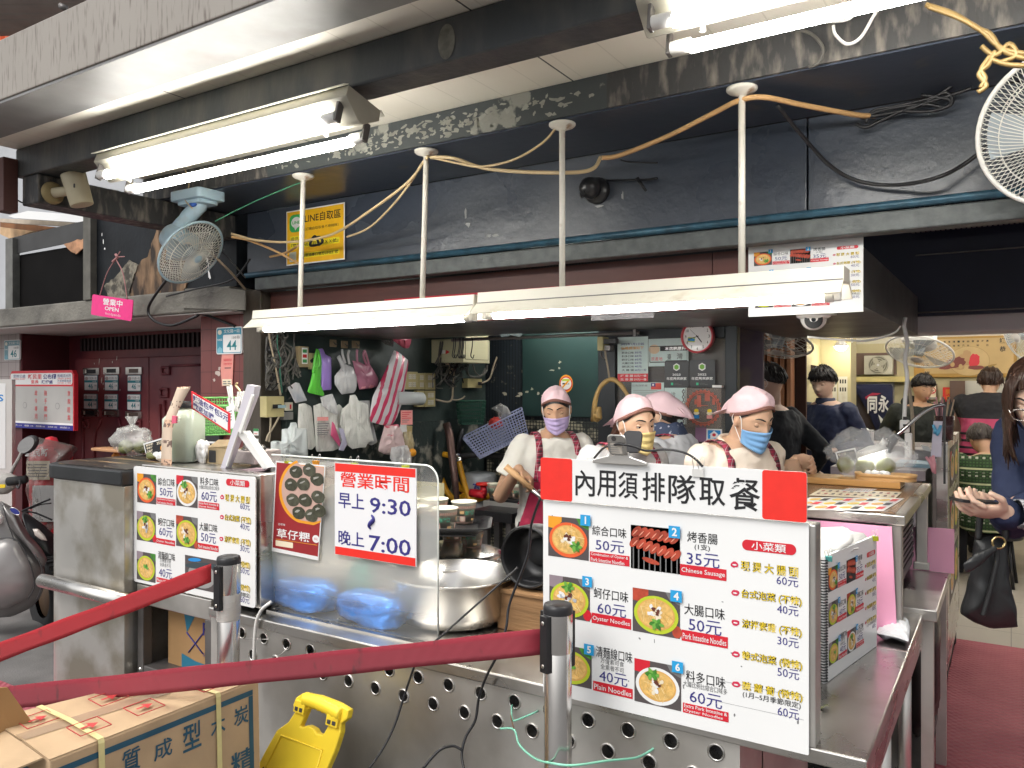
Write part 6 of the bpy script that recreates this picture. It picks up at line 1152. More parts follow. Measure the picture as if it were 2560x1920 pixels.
def f1(g,W,H):
 g.text('2022年1月1日起',W*.10,H*.81,W*.88,H*.865,.0006,P_NAVY,.01);g.text('價格調漲如下',W*.12,H*.715,W*.86,H*.785,.0006,P_ORG,.01)
 for i,(s_,p_) in enumerate((('綜合口味','50元'),('料多口味','60元'),('蚵仔口味','60元'),('大腸口味','50元'),('清麵線口味','40元'),('大 腸 頭','60元/一份'))):y=H*(.62-.078*i);g.text(s_,W*.14,y,W*.54,y+H*.05,.0006,P_BLK,.01);g.text(p_,W*.57,y,W*(.80 if i<5 else.95),y+H*.05,.0006,P_NAVY,.01)
 g.rect(0,0,W,H*.175,.0006,P_RED)
 for i,(s_,p_) in enumerate((('烤 香 腸','35元/一條'),('生 香 腸','29元/一條'))):y=H*(.10-.08*i);g.text(s_,W*.10,y,W*.52,y+H*.052,.0012,P_WHITE,.01);g.text(p_,W*.55,y,W*.95,y+H*.052,.0012,P_WHITE,.01)
notice('price_notice','pale price notice with a red bottom band on the glass','notice',295,188,645,708,pale,f1)
def f2(g,W,H):
 g.tube([(W*.04,H*.15,.0006),(W*.04,H*.72,.0006),(W*.97,H*.72,.0006),(W*.97,H*.15,.0006),(W*.04,H*.15,.0006)],.0022,P_DARK,4);g.rect(W*.30,H*.55,W*.97,H*.72,.0008,P_BLK);g.text('本店豬原料',W*.42,H*.57,W*.94,H*.70,.0014,P_WHITE,.02);g.text('原產地',W*.07,H*.2,W*.36,H*.34,.0008,P_RED);g.text('臺',W*.48,H*.24,W*.58,H*.44,.0008,P_BLK);g.text('灣',W*.72,H*.24,W*.86,H*.46,.0008,P_BLK)
 g.disc(W*.15,H*.62,W*.14,H*.17,.0014,flat('round_peach',(.72,.55,.38)),24)
notice('origin_notice','white pork origin notice partly behind the clock','notice',650,205,1110,535,pale,f2)
def f3(yr):
 def f(g,W,H):
  hx=lambda r:[(W*.5+r*cos(pi/6+i*pi/3),H*.74+r*sin(pi/6+i*pi/3)) for i in range(6)]
  g.poly(hx(W*.155),.0006,P_WHITE);g.poly(hx(W*.105),.001,flat('hex_green',(.16,.42,.05)));g.text(yr,W*.33,H*.42,W*.67,H*.50,.0006,P_WHITE,.02);g.text('年度嚴選商家',W*.08,H*.255,W*.92,H*.37,.0006,P_WHITE,.015);g.rect(W*.27,H*.07,W*.36,H*.16,.0006,flat('leaf_mark',(.04,.5,.25)));g.text('商家合作夥伴',W*.40,H*.08,W*.72,H*.11,.0006,P_GREY);g.text('PARTNER',W*.40,H*.125,W*.6,H*.145,.0006,P_GREY)
 return f
bc_=mat('badge_black',(.025,.028,.032),.35,0,.1,8)
notice('merchant_badge','black merchant badge touching the clock rim, first of the two','badge',838,460,1112,772,bc_,f3('2023'),.012)
notice('merchant_badge','black merchant badge below the clock beside the frame edge','badge',1122,455,1418,772,bc_,f3('2022'),.012)
def f4(g,W,H):
 g.text('公告說明書',W*.02,H*.90,W*.5,H*.95,.0006,P_GREY);[g.rect(W*.05,H*(.80-.045*i),W*(.8-.1*(i%3)),H*(.808-.045*i),.0006,P_GREY) for i in range(14)]
notice('text_notice','faded text notice behind the middle pink headscarf','notice',455,720,830,1180,pale,f4)
def f5(g,W,H):g.rect(0,H*.45,W*.45,H,.0006,P_NAVY);g.disc(W*.22,H*.72,W*.1,H*.17,.0012,P_WHITE,12)
notice('paper_flag','small red and blue paper flag on the glass','flag',680,726,797,800,flat('flag_red',(.65,.08,.06)),f5)
def f6(g,W,H):g.vtext('洽坤環保餐',W*.40,H*.88,W*.2,H*.16,.0006,P_DARK,.0);g.vtext('證明書',W*.14,H*.84,W*.1,H*.06,.0006,P_GREY);g.tube([(W*(.84+.04*sin(i*1.3)),H*(.04+.92*i/30),.0008) for i in range(31)],.003,P_GREY,4);g.tube([(W*(.88-.04*sin(i*1.3)),H*(.04+.92*i/30),.001) for i in range(31)],.002,P_GREY,4)
notice('certificate','pale certificate with brush characters and scroll border','certificate',835,780,1092,1195,pale,f6)
def f7(g,W,H):
 c_=flat('lattice_red',(.50,.13,.09));g.M=g.M@Matrix.Translation((W/2,H/2,.0008));r=W*.46
 for k in (.97,.88):g.tube([(r*k*cos(t),r*k*sin(t),0) for t in [2*pi*i/60 for i in range(60)]],.003,c_,4,True)
 for i in range(26):t=2*pi*i/26;g.disc(r*cos(t),r*sin(t),.007,.007,0,c_,10)
 for x0,x1,y0,y1 in ((-.35,-.1,.05,.75),(.12,.42,.40,.85),(-.1,.3,.12,.16),(-.5,-.36,.2,.5),(.55,.72,.2,.55)):g.rect(r*x0,r*y0,r*x1,r*y1,.0004,c_)
 for x in (-.38,.40):g.disc(r*x,-r*.30,r*.17,r*.12,.0008,P_CRM,16);g.disc(r*x,-r*.16,r*.14,r*.10,.001,P_YEL,12);g.rect(r*(x-.16),-r*.62,r*(x+.16),-r*.42,.0008,P_BLUE if x<0 else P_PINK)
lat=mat('clear_sticker',(.42,.35,.30),.2,0,.1,6,alpha=.25)
notice('lattice_sticker','round red lattice new year sticker on the glass','sticker',1070,785,1490,1235,lat,f7)
def f8(g,W,H):g.rect(W*.09,H*.38,W*.91,H*.92,.0006,P_BLUE,.004);g.poly([(W*.2,H*.65),(W*.5,H*.9),(W*.8,H*.65),(W*.74,H*.65),(W*.74,H*.45),(W*.26,H*.45),(W*.26,H*.65)],.001,P_WHITE);g.disc(W*.5,H*.64,W*.12,H*.1,.0016,P_RED,12);g.text('安心店家',W*.1,H*.08,W*.9,H*.30,.0006,P_GREY,.01)
notice('safe_shop_sticker','small blue and white house sticker low on the glass','sticker',1318,1258,1498,1440,P_WHITE,f8)
g=MB();a=G7(1405,778,YG-.004);b=G7(1515,750,YG-.004);g.box((a.x,YG-.03,a.z),(b.x,YG-.001,b.z),whitep);solo(g,'door_latch','white plastic latch on the glass partition','latch')
notice('door_sign','purple grey paper strip low behind the lattice sticker','paper',1190,1200,1320,1400,flat('strip_mauve',(.24,.13,.22)),None,0,YG-.003)
T=thing('wall_clock','round clock with a red rim hung at the bulkhead','clock');c=G7(1215,190,YG-.05);Rk=(G7(1420,190,YG-.05)-c).x*.92
g=MB(frame(c,FX));g.lathe([(Rk*.88,.0),(Rk*.90,.012),(Rk*.96,.016),(Rk,.010),(Rk,-.02),(0,-.02)],mat('clock_red',(.66,.08,.10),.3,0,.05,5),48);g.build('rim',T)
g=MB(frame(c,FX));g.disc(0,0,Rk*.9,Rk*.9,.001,P_WHITE,40)
for i in range(1,13):a_=pi/2-i*pi/6;s_=str(i);w_=Rk*.11*len(s_)*.8;g.text(s_,Rk*.72*cos(a_)-w_/2,Rk*.72*sin(a_)-Rk*.09,Rk*.72*cos(a_)+w_/2,Rk*.72*sin(a_)+Rk*.09,.002,P_BLK,.01)
g.M=g.M@Matrix.Rotation(-.1,4,'Z');g.rect(-Rk*.58,-Rk*.36,-Rk*.12,-Rk*.08,.0026,flat('sticker_lime',(.45,.6,.05)),.003);g.rect(-Rk*.56,-Rk*.30,-Rk*.14,-Rk*.14,.003,P_BLUE);g.build('dial',T)
for ang,L_,w_ in ((radians(-52),.45,.02),(radians(195),.6,.012),(radians(135),.62,.005)):g=MB(frame(c,FX)@Matrix.Rotation(ang,4,'Z'));g.rect(-Rk*.1,-Rk*w_*1.6,Rk*L_,Rk*w_*1.6,.0035,P_BLK);g.build('hand',T)
T=thing('wicker_basket','tall hooped bamboo basket hanging left of the glass','basket');wk=mat('bamboo',(.40,.26,.09),.5,0,.25,12)
for k in range(4):g=MB();g.wire([G7(30-k*8,1160,3.6+.02*k),G7(40-k*4,960,3.6),G7(80,800,3.6),G7(150+k*6,710,3.6),G7(230+k*6,690-k*3,3.6),G7(330,740+k*5,3.6),G7(400,850,3.6),G7(450+k*5,960,3.6),G7(470+k*6,1100,3.6)],.010,wk,6,7);g.build('hoop',T)
g=MB();pillow(g,[G7(*p,3.6) for p in ((20,1000),(100,1000),(110,1140),(60,1180),(0,1160))],(0,-1,0),.03,wk,4,.5,fold=(140,4));g.build('woven_side',T)
g=MB();g.wire([G7(200,680,3.6),G7(185,560,3.6),G7(160,430,3.6),G7(150,350,3.6)],.005,cabt,5,6);g.build('hanging_cord',T)
T=thing('junction_box','cream junction box with plugs left of the price notice','junction box');a=G7(88,355,3.7);b=G7(155,195,3.7);g=MB();g.box((a.x,3.67,a.z),(b.x,3.74,b.z),sock);g.build('box_body',T,bevel=.003)
g=MB();a=G7(160,280,3.68);b=G7(300,215,3.68);g.box((a.x,3.65,a.z),(b.x,3.69,b.z),blackp);a=G7(170,360,3.68);b=G7(240,290,3.68);g.box((a.x,3.65,a.z),(b.x,3.69,b.z),darksteel);g.build('plug',T,bevel=.003)
g=MB();g.wire([G7(100,355,3.66),G7(110,420,3.66),G7(150,440,3.66),G7(170,350,3.66)],.004,cabm);g.build('lead',T)
for cx,lab in ((1370,'pair of pale face masks tucked under the bulkhead above the rail'),):
 g=MB();q=[atY(980+x*.217,780+y*.217,3.68) for x,y in ((1225,235),(1520,232),(1480,290),(1390,275),(1350,262),(1330,285),(1260,290))];pillow(g,q,(0,-1,0),.012,mat('mask_pale',(.55,.68,.70),.7),5,.2);solo(g,'face_mask',lab,'face mask')
YO=2.87
a=atY(1871,792,YO);b=atY(2158,588,YO);T=thing('overhead_menu','white picture menu mounted high on the bulkhead corner','menu board');W,H=b.x-a.x,b.z-a.z
g=MB(frame((a.x,YO,a.z),FX));g.plate(rrect(0,0,W,H),-.006,0,P_WHITE);g.build('menu_panel',T)
OPS=[(o[0],(o[1][0]*.94+.03 if o[1][0]<.68 else o[1][0],o[1][1]*.92+.05,o[1][2]*.94+.03 if o[1][0]<.68 else o[1][2],o[1][3]*.92+.05))+tuple(o[2:]) for o in MENU]
g=MB(frame((a.x,YO,a.z),FX));print_menu(g,W,H,OPS,.0006,False);g.build('menu_print',T)
cream_c=mat('cable_cream',(.55,.42,.24),.5,0,.1,10);tan_c=mat('cable_orange_tan',(.60,.36,.16),.5,0,.1,10)
D_=lambda dx,dy,Y:atY(dx*1.1573,dy*1.1573,Y)
def cable(q,r,m,name,lab,k=8):g=MB();g.wire([D_(*p) for p in q],r,m,k,7);solo(g,name,lab,'cable')
cable([(500,505,2.5),(560,520,2.55),(640,522,2.6),(720,505,2.6),(800,455,2.5),(880,395,2.42),(915,350,2.40),(925,338,2.385)],.006,cream_c,'power_cable','thick cream cable sagging from the fan to the second rod')
cable([(750,512,2.6),(800,490,2.55),(860,430,2.45),(910,360,2.41),(918,345,2.41)],.0045,cream_c,'power_cable','thin cream cable running below the thick one to the second rod')
cable([(930,340,2.385),(980,342,2.4),(1040,362,2.45),(1120,371,2.46),(1230,373,2.46),(1280,365,2.5),(1297,340,2.56)],.007,cream_c,'power_cable','cream cable from the second rod past the third, ending in a hook')
cable([(932,340,2.385),(985,352,2.41),(1040,360,2.43),(1110,345,2.42),(1170,310,2.41),(1200,278,2.40)],.0045,cream_c,'power_cable','thin cream cable between the second and third rods')
cable([(1300,341,2.62),(1340,335,2.6),(1440,295,2.52),(1540,245,2.45),(1595,218,2.40),(1650,210,2.42),(1740,228,2.55),(1850,248,2.70),(1890,250,2.76)],.0085,tan_c,'power_cable','orange tan cable draped over the fourth rod')
cable([(1680,228,2.5),(1730,290,2.6),(1790,355,2.7),(1850,390,2.75),(1930,400,2.75),(2020,385,2.7),(2090,350,2.72),(2160,290,2.7)],.006,blackp,'power_cable','long black cable sagging to the white fan')
g=MB()
for q in ([(1870,265),(1885,240),(1930,230),(2000,215),(2045,200),(2055,225),(2010,240),(1950,240)],[(1850,268),(1870,275),(1900,262),(1960,235),(2040,210),(2100,190)],[(1860,255),(1920,245),(1980,230),(2050,190),(2090,150),(2125,100)],[(1865,258),(1900,240),(1990,225),(2040,232),(2050,215),(1990,205)]):g.wire([D_(x,y,2.74) for x,y in q],.0055,blackp,7,6)
solo(g,'cable_coil','black cable bundled up beneath the beam on the right','cable')
gold=mat('cable_gold',(.19,.125,.045),.45,.3,.2,14)
g=MB()
for q in ([(2000,10),(2060,30),(2110,60),(2140,75),(2160,105),(2190,120),(2230,130)],[(2005,14),(2070,38),(2120,66),(2150,95),(2180,110),(2230,118)],[(2140,120),(2120,150),(2128,170),(2118,190)],[(2150,110),(2135,140),(2115,160),(2130,185),(2112,200)],[(2140,128),(2180,140),(2240,142)],[(2120,100),(2150,120),(2180,95),(2195,120),(2160,135)]):g.wire([D_(x,y,2.1) for x,y in q],.006,gold,7,6)
solo(g,'gold_cable','twisted golden cable by the white fan','cable')
cable([(1715,35,2.3),(1735,45,2.3),(1820,45,2.3),(1850,25,2.3),(1865,-10,2.3)],.004,whitep,'power_cable','short white cable looping right of the top twin lamp')
cable([(1800,55,2.3),(1805,75,2.3),(1830,95,2.3),(1860,80,2.3),(1890,30,2.3),(1920,-10,2.3)],.0045,whitep,'power_cable','white cable hanging in a deep loop before the beam')
cable([(1712,35,2.33),(1720,60,2.33),(1755,75,2.33),(1778,105,2.33),(1768,135,2.33),(1748,145,2.34)],.005,cabm,'power_cable','dusty grey cable end on the streaked beam')
cable([(648,395,2.39),(610,410,2.4),(540,440,2.4),(480,470,2.38),(465,478,2.36)],.0025,mat('string_green',(.05,.22,.13),.6),'green_string','green string tied from the first rod to the blue fan')
cable([(0,385,1.9),(60,440,2.1),(240,410,2.3),(330,470,2.4),(460,530,2.5),(530,600,2.6)],.004,blackp,'power_cable','thin black cable passing behind the can spotlight')
cable([(363,600,2.7),(366,640,2.69),(400,670,2.69)][:1]+[(322,660,2.72),(330,690,2.72),(370,703,2.72),(420,685,2.76),(435,678,2.8),(470,690,2.86),(508,705,2.88)],.008,blackp,'power_cable','black cable hanging below the concrete porch slab')
cable([(400,365,2.345),(408,400,2.33),(400,430,2.31),(415,450,2.29)],.003,cream_c,'power_cable','thin cable hanging down to the blue fan base')
cable([(400,640,2.74),(370,600,2.74),(355,540,2.74),(360,640,2.72),(420,625,2.70),(500,605,2.72),(540,560,2.7)][3:],.005,blackp,'power_cable','black cable crossing the pillar behind the blue fan')
cable([(430,520,2.45),(470,560,2.5),(500,590,2.6),(530,625,2.75)],.006,cabt,'power_cable','beige cable slanting down right of the blue fan')
cable([(583,555,2.7),(620,545,2.7),(660,520,2.7)],.006,tan_c,'power_cable','cut tan cable end at the yellow poster corner')
cable([(500,512,2.5),(540,520,2.55),(600,545,2.65),(655,575,2.72)],.006,tan_c,'power_cable','tan cable running behind the first rod')
g=MB();g.wire([D_(665,520,2.70),D_(690,512,2.69),D_(695,525,2.69),D_(670,530,2.69),D_(680,510,2.69),D_(690,530,2.69)],.006,blackp);solo(g,'cable_knot','knotted black cable over the yellow poster','cable')
cable([(1340,345,2.74),(1360,350,2.74),(1420,352,2.74)],.003,blackp,'thin_wire','thin black wire at the ball camera upper right')
g=MB();g.tube([D_(1376,385,2.76),D_(1395,412,2.76)],[.008,.005],blackp,8);g.tube([D_(1310,390,2.77),D_(1400,388,2.77),D_(1420,385,2.77)],.004,blackp,6);solo(g,'cable_joint','taped cable joint right of the ball camera','cable')
Fz=lambda cx,cy,Y=2.60:atY(cx*.3617,600+cy*.3617,Y)
T=thing('open_sign','bright pink open sign hanging tilted from a string','sign');q=[Fz(628,515),Fz(908,562),Fz(928,425),Fz(640,375)];ex=(q[1]-q[0]);A=frame(q[0],ex);W=ex.length;H=(q[3]-q[0]).length;g=MB(A);g.plate(rrect(0,0,W,H,.012),-.004,0,flat('sign_magenta',(.80,.02,.22),.4));g.build('sign_panel',T)
g=MB(A);g.text('營業中',W*.28,H*.58,W*.76,H*.90,.0006,P_WHITE,.015);g.text('OPEN',W*.34,H*.33,W*.68,H*.52,.0006,P_WHITE,.015);g.text('foodpanda',W*.36,H*.08,W*.74,H*.24,.0006,flat('sign_rose',(.85,.45,.55)),.01);g.build('lettering',T)
g=MB();g.wire([Fz(690,385),Fz(740,230),Fz(800,130),Fz(830,80)],.003,mat('string_pink',(.42,.20,.20),.7));g.wire([Fz(880,410),Fz(850,230),Fz(805,130),Fz(860,115)],.003,MATS['string_pink']);g.wire([Fz(780,150),Fz(810,120),Fz(800,100)],.008,MATS['string_pink']);g.build('string',T)
# ================================================================== RIGHT SIDE AND DINING ROOM
Z4=lambda cx,cy,z:atZ(1900+cx*.4821,1120+cy*.4821,z)
Z5=lambda cx,cy,Y:atY(2060+cx*.3014,780+cy*.3014,Y)
OT=1.11
T=thing('order_counter','raised steel order counter with a brown top and flat menus','counter')
g=MB();xo0,xo1,yo0,yo1=-.70,-.265,2.61,3.52
g.box((xo0,yo0,OT-.032),(xo1,yo1,OT-.002),steel);g.build('steel_top',T,bevel=.003)
g=MB();g.box((xo0+.03,yo0+.03,OT-.0019),(xo1-.03,yo1-.03,OT),mat('top_brown',(.20,.11,.06),.25,0,.2,5,stretch=(.4,3,1)));g.build('brown_inlay',T)
for x,y,z in ((xo1-.03,yo1-.03,.775),(xo0+.03,yo1-.03,.02),(xo1-.03,yo0+.03,.76)):
 g=MB();g.box((x-.02,y-.02,z),(x+.02,y+.02,OT-.0325),steel_dull);g.box((x-.028,y-.028,z),(x+.028,y+.028,z+.03),steel_dull);g.build('leg',T,bevel=.004)
g=MB();g.box((xo0+.02,yo0+.06,.80),(xo1-.06,yo1-.08,.83),darksteel);g.build('inner_shelf',T)
g=MB(frame((-.30,3.30,.95),FYp));trayst=MB()
for i in range(9):trayst.box((-.62,2.9,.832+i*.022),(-.32,3.44,.846+i*.022),blackp)
solo(trayst,'tray_stack','stack of black trays under the order counter','trays')
T=thing('side_table','steel side table with a reflective top right of the counter','table')
g=MB();g.box((-.80,2.874,.735),(-.20,3.56,.772),steel);g.build('table_top',T,bevel=.003)
for x,y in ((-.23,2.92),(-.23,3.52)):
 g=MB();g.box((x-.018,y-.018,0),(x+.018,y+.018,.735),steel_dull);g.build('leg',T)
g=MB();g.box((-.78,2.9,.2),(-.24,3.5,.23),darksteel);g.build('lower_shelf',T)
bagd=mat('bin_bag',(.03,.022,.022),.35,0,.3,6,bump=.6,bscale=9)
g=MB();c=Z4(880,1060,.45);blob(g,(-.29,3.25,.50),(.07,.17,.22),bagd,8,.25,4,e=3);solo(g,'bin_bag','dark plastic bag hanging below the side table','bag')
T=thing('roller_cabinet','tall narrow steel cabinet on casters at the dining entrance','cabinet')
g=MB();g.box((-.305,4.34,.12),(-.256,5.33,1.22),steel);g.build('cabinet_body',T,bevel=.003)
g=MB();x=-.2555
for y0,y1,z0,z1 in ((4.46,5.2,.98,1.18),(4.46,5.2,.70,.93),(4.46,5.2,.40,.64)):
 M=frame((x,y0,z0),FYp);g.M=M;g.rect(0,0,y1-y0,z1-z0,0,flat('photo_dark',(.10,.085,.08)));dish(g,.05,.02,.36,z1-z0-.02,.0004,'extra',random.Random(3),False);dish(g,.40,.02,y1-y0-.05,z1-z0-.02,.0004,'plain',random.Random(4),False)
g.build('side_pictures',T)
for y in (4.42,5.2):g=MB();g.lathe([(0,-.014),(.045,-.014),(.05,0),(.045,.014),(0,.014)],rubber,20,frame((-.28,y,.05),FX,UP)@Matrix.Rotation(pi/2,4,'Y'));g.box((-.29,y-.01,.05),(-.27,y+.01,.12),steel_dull);g.build('caster',T)
pinkc=mat('pink_card',(.82,.38,.55),.55,0,.06,4,bump=.1,bscale=20)
a=Z4(720,970,.757);g=MB();g.hexa([(-.80,2.585,.757),(a.x-.004,2.585,.757),(a.x-.004,2.592,.757),(-.80,2.592,.757),(-.80,2.598,1.074),(-.300,2.598,1.074),(-.300,2.605,1.074),(-.80,2.605,1.074)],pinkc);solo(g,'pink_board','tall pink cardboard sheet leaning below the order counter edge','cardboard')
g=MB();g.hexa([(-.42,3.46,.773),(-.183,3.47,.773),(-.183,3.476,.773),(-.42,3.466,.773),(-.43,3.52,.93),(-.186,3.525,.935),(-.186,3.531,.935),(-.43,3.526,.93)],pinkc);solo(g,'pink_board','short pink cardboard sheet standing on the side table','cardboard')
T=thing('small_menu_stand','white tub faced with a small spiral bound picture menu','menu stand')
p0=V((-.39,2.075));p1=V((-.322,2.455));ex=V((p1 .x-p0 .x,p1 .y-p0 .y,0));W=ex.length;H=.315;A=frame((p0 .x,p0 .y,CT+.001),ex)
g=MB(A);g.plate(rrect(0,0,W,H),-.008,0,P_WHITE);g.build('menu_panel',T)
g=MB(A);g.M=A;print_menu(g,W,H,[o for o in OPS],.0006,True);g.build('menu_print',T)
g=MB(A)
for i in range(44):z=.008+i*(H-.016)/43;g.tube([(.010,z,.001),(.002,z,.006),(-.008,z,0),(-.008,z,-.008)],.0016,P_BLK,5)
g.build('spiral_binding',T)
g=MB(A);tubm=mat('tub_white',(.68,.67,.64),.4,0,.05,5);g.box((-.005,.0,-.20),(W-.01,H-.02,-.0085),tubm);g.build('tub',T,bevel=.012)
g=MB(A);blob(g,(W*.5,H-.01,-.10),(W*.48,.032,.095),mat('bag_white',(.78,.77,.74),.4,0,.04,6,bump=.6,bscale=9),7,.22,6,e=3);g.build('bag_liner',T)
binder('lime binder clip on the small spiral menu',A@V((W*.93,H-.002,.004)),.018,MATS['clip_lime']);binder('teal binder clip at the spiral edge of the small menu',A@V((.012,H-.002,.004)),.018,flat('clip_teal',(.10,.40,.38)))
g=MB();c=Z4(700,960,.76);pillow(g,[Z4(x,y,.775) for x,y in ((600,960),(720,985),(770,1005),(780,930),(745,880),(720,870))],(0,0,1),.022,mat('cloth_white',(.74,.76,.78),.8,0,.06,9,bump=.4),3,.5);g.v=[V((p.x,p.y,max(p.z,.757))) for p in g.v];solo(g,'wiping_cloth','white wiping cloth by the pink cardboard on the counter','cloth')
g=MB();p=Z4(305,1340,CT+.004);g.M=Matrix.Translation(p);g.grid(lambda u,v_:V(((u-.5)*.05,(v_-.5)*.02*sin(pi*u),.006*sin(u*9)+.002)),8,4,leafg);solo(g,'herb_leaf','small green leaf dropped on the steel counter','leaf')
g=MB();a=Z4(245,195,OT);b=Z4(850,235,OT+.0);g.box((-.69,3.24,OT+.001),(-.345,3.40,OT+.026),mat('plank',(.50,.26,.08),.4,0,.2,5,stretch=(.3,5,1)));solo(g,'wooden_plank','long varnished plank at the back of the order counter','board',bevel=.003)
sh=[((255,215),(600,205),(760,240),(745,262),(420,255),(250,240))]
def flatmenu(name,label,pts,z,base,fn):
 q=[Z4(x,y,z) for x,y in pts];ex=(q[1]-q[0]);W=ex.length;hy=q[3]-q[0];A=Matrix(((ex.x/W,hy.normalized().x,0,q[0].x),(ex.y/W,hy.normalized().y,0,q[0].y),(0,0,1,z),(0,0,0,1)));H=hy.length
 g=MB(A);g.plate(rrect(0,0,W,H),-.0008,0,base);fn(g,W,H);solo(g,name,label,'menu sheet')
def fA(g,W,H):
 rng=random.Random(4)
 for i in range(4):
  for j in range(3):
   x0,y0=W*(.03+.24*i),H*(.06+.31*j);g.rect(x0,y0,x0+W*.22,y0+H*.26,.0005,P_WHITE);g.rect(x0+W*.15,y0+H*.02,x0+W*.22,y0+H*.22,.001,P_RED if (i+j)%2 else P_DARK);g.disc(x0+W*.08,y0+H*.13,W*.06,H*.09,.001,(P_LIME,P_ORG,P_YEL)[(i+j)%3],14);g.disc(x0+W*.08,y0+H*.13,W*.045,H*.065,.0014,P_NOOD,12)
def fB(g,W,H):
 for i in range(11):
  for j in range(2):x0,y0=W*(.04+.088*i),H*(.15+.42*j);g.disc(x0+W*.03,y0+H*.16,W*.022,H*.10,.0005,(P_MEAT,P_SAUS,P_DARK)[(i+j)%3],8);g.rect(x0,y0,x0+W*.06,y0+H*.03,.0005,P_DARK)
flatmenu('menu_sheet','laminated picture menu lying flat at the front of the order counter',((100,318),(640,325),(735,265),(260,255)),OT+.002,P_WHITE,fA)
flatmenu('menu_sheet','beige picture list lying behind the front picture menu',((255,244),(700,262),(760,238),(315,212)),OT+.0032,P_CRM,fB)
flatmenu('menu_sheet','small white leaflet tucked under the plank edge',((410,222),(560,228),(590,212),(460,207)),OT+.0045,P_WHITE,fB)
T=thing('bowl_tray','small oval bamboo tray of white garlic on the plank','tray');c=atZ(2060+510*.3014,780+1420*.3014,OT+.026);c=V((-.50,3.30,OT+.027));p=Z5(510,1425,3.30);c=V((p.x,3.30,OT+.027))
g=MB(Matrix.Translation(c));pts=stad(-.105,-.045,.105,.045,.044);g.plate(pts,0,.010,mat('bamboo_tray',(.58,.34,.14),.4,0,.1,7));k=len(pts);g.add([(x*.97,y*.97,.0101) for x,y in pts]+[(x,y,.0102) for x,y in pts]+[(x*1.03,y*1.05,.024) for x,y in pts],[(i,(i+1)%k,k+(i+1)%k,k+i) for i in range(k)]+[(k+i,k+(i+1)%k,2*k+(i+1)%k,2*k+i) for i in range(k)],MATS['bamboo_tray'],True);g.build('tray_body',T,solid=.003)
g=MB()
for i,(dx,dy) in enumerate(((-.06,0),(-.04,.015),(-.025,-.01),(-.01,.01),(.005,-.005))):blob(g,c+V((dx,dy,.022)),(.013,.012,.011),P_WHITE,i,.2,4,10,8)
solo(g,'garlic','white garlic cloves in the small bamboo tray','garlic')
cb1=mat('clear_bag_bright',(.78,.78,.78),.10,0,.08,6,alpha=.16,bump=1,bscale=26)
p=Z5(430,1290,3.36);z0=OT+.027
T=wrapbag('big clear bag of green dumplings beside the desk lamp',(p.x-.02,3.36,z0+.095),(.15,.045,.092),cb1,5,contents=[((-.09,0,-.052),(.034,.03,.034),leafg),((-.02,0,-.055),(.036,.03,.034),leafg),((.055,0,-.05),(.036,.03,.034),leafg)],knot=False)
for k in range(3):
 g=MB();pillow(g,[Z5(x,y,3.33+.03*k) for x,y in (((150,1170),(330,1150),(420,1250),(380,1380),(160,1370),(140,1250)),((380,1190),(640,1150),(740,1240),(700,1370),(420,1390)),((260,1120),(500,1110),(520,1200),(470,1290),(300,1270)))[k]],(-.3,-.95,.1),.03,cb1,20+k*7,.9,fold=(40,30));g.build('film',T)
T=thing('desk_lamp','black flexible desk lamp with its lit white head over the bag','desk lamp')
g=MB();g.wire([Z5(1000,770,3.52),Z5(900,790,3.5),Z5(800,850,3.47),Z5(700,940,3.44),Z5(600,1020,3.42),Z5(510,1060,3.40)],.0075,chrome,8,10);g.build('gooseneck',T)
g=MB();q=[Z5(x,y,3.40) for x,y in ((530,1040),(600,1000),(640,1040),(590,1110),(550,1180),(525,1165))];pillow(g,q,(0,-1,0),.03,blackp,3,.05);g.build('clamp',T)
g=MB();q=[Z5(x,y,3.39) for x,y in ((455,1095),(490,1040),(530,1090),(520,1105),(505,1120),(470,1100))];pillow(g,q,(0,-1,0),.02,whitep,3,.05);g.build('neck_joint',T)
ledm=mat('led_glow',(1,.99,.96),emit=5);hc=Z5(395,1170,3.38)
g=MB();g.lathe([(0,.03),(.05,.022),(.062,0),(.058,-.002)],whitep,24,Matrix.Translation(hc)@Matrix.Rotation(-.35,4,'Y'));g.build('lamp_head',T)
g=MB();g.lathe([(.056,-.001),(0,-.001)],ledm,24,Matrix.Translation(hc)@Matrix.Rotation(-.35,4,'Y'));g.build('led_disc',T)
g=MB();g.box((Z5(1000,800,3.52).x-.004,3.515,OT),(Z5(1000,800,3.52).x+.004,3.525,Z5(1000,770,3.52).z),blackp);g.build('stem',T)
T=thing('price_card','black and white rice cake price card tilted behind the lamp bag','price card');q=[Z5(130,1295,3.46),Z5(300,1260,3.46),Z5(250,1135,3.46),Z5(78,1165,3.46)];ex=q[1]-q[0];W,H=ex.length,(q[3]-q[0]).length;A=frame(q[0],ex);g=MB(A);g.plate(rrect(-.0,0,W,H),-.003,0,P_WHITE);g.rect(.006,.008,W-.006,H-.006,.0006,P_BLK)
for k,s_ in enumerate(('草仔粿','芋粿巧','紅龜粿')):g.text(s_,W*.1,H*(.68-.25*k),W*.5,H*(.86-.25*k),.0012,P_CRM)
g.build('card',T)
T=thing('peg_cup','dark cup of clothes pegs standing on the roller cabinet','pegs');c=Z5(985,1105,4.5);c=V((-.28,4.5,1.221));g=MB(Matrix.Translation(c));g.lathe([(0,0),(.038,0),(.045,.12),(.040,.12),(.034,.004)],mat('cup_smoke',(.10,.05,.05),.15,0,.2,5,alpha=.75),20);g.build('cup',T)
rng=random.Random(14)
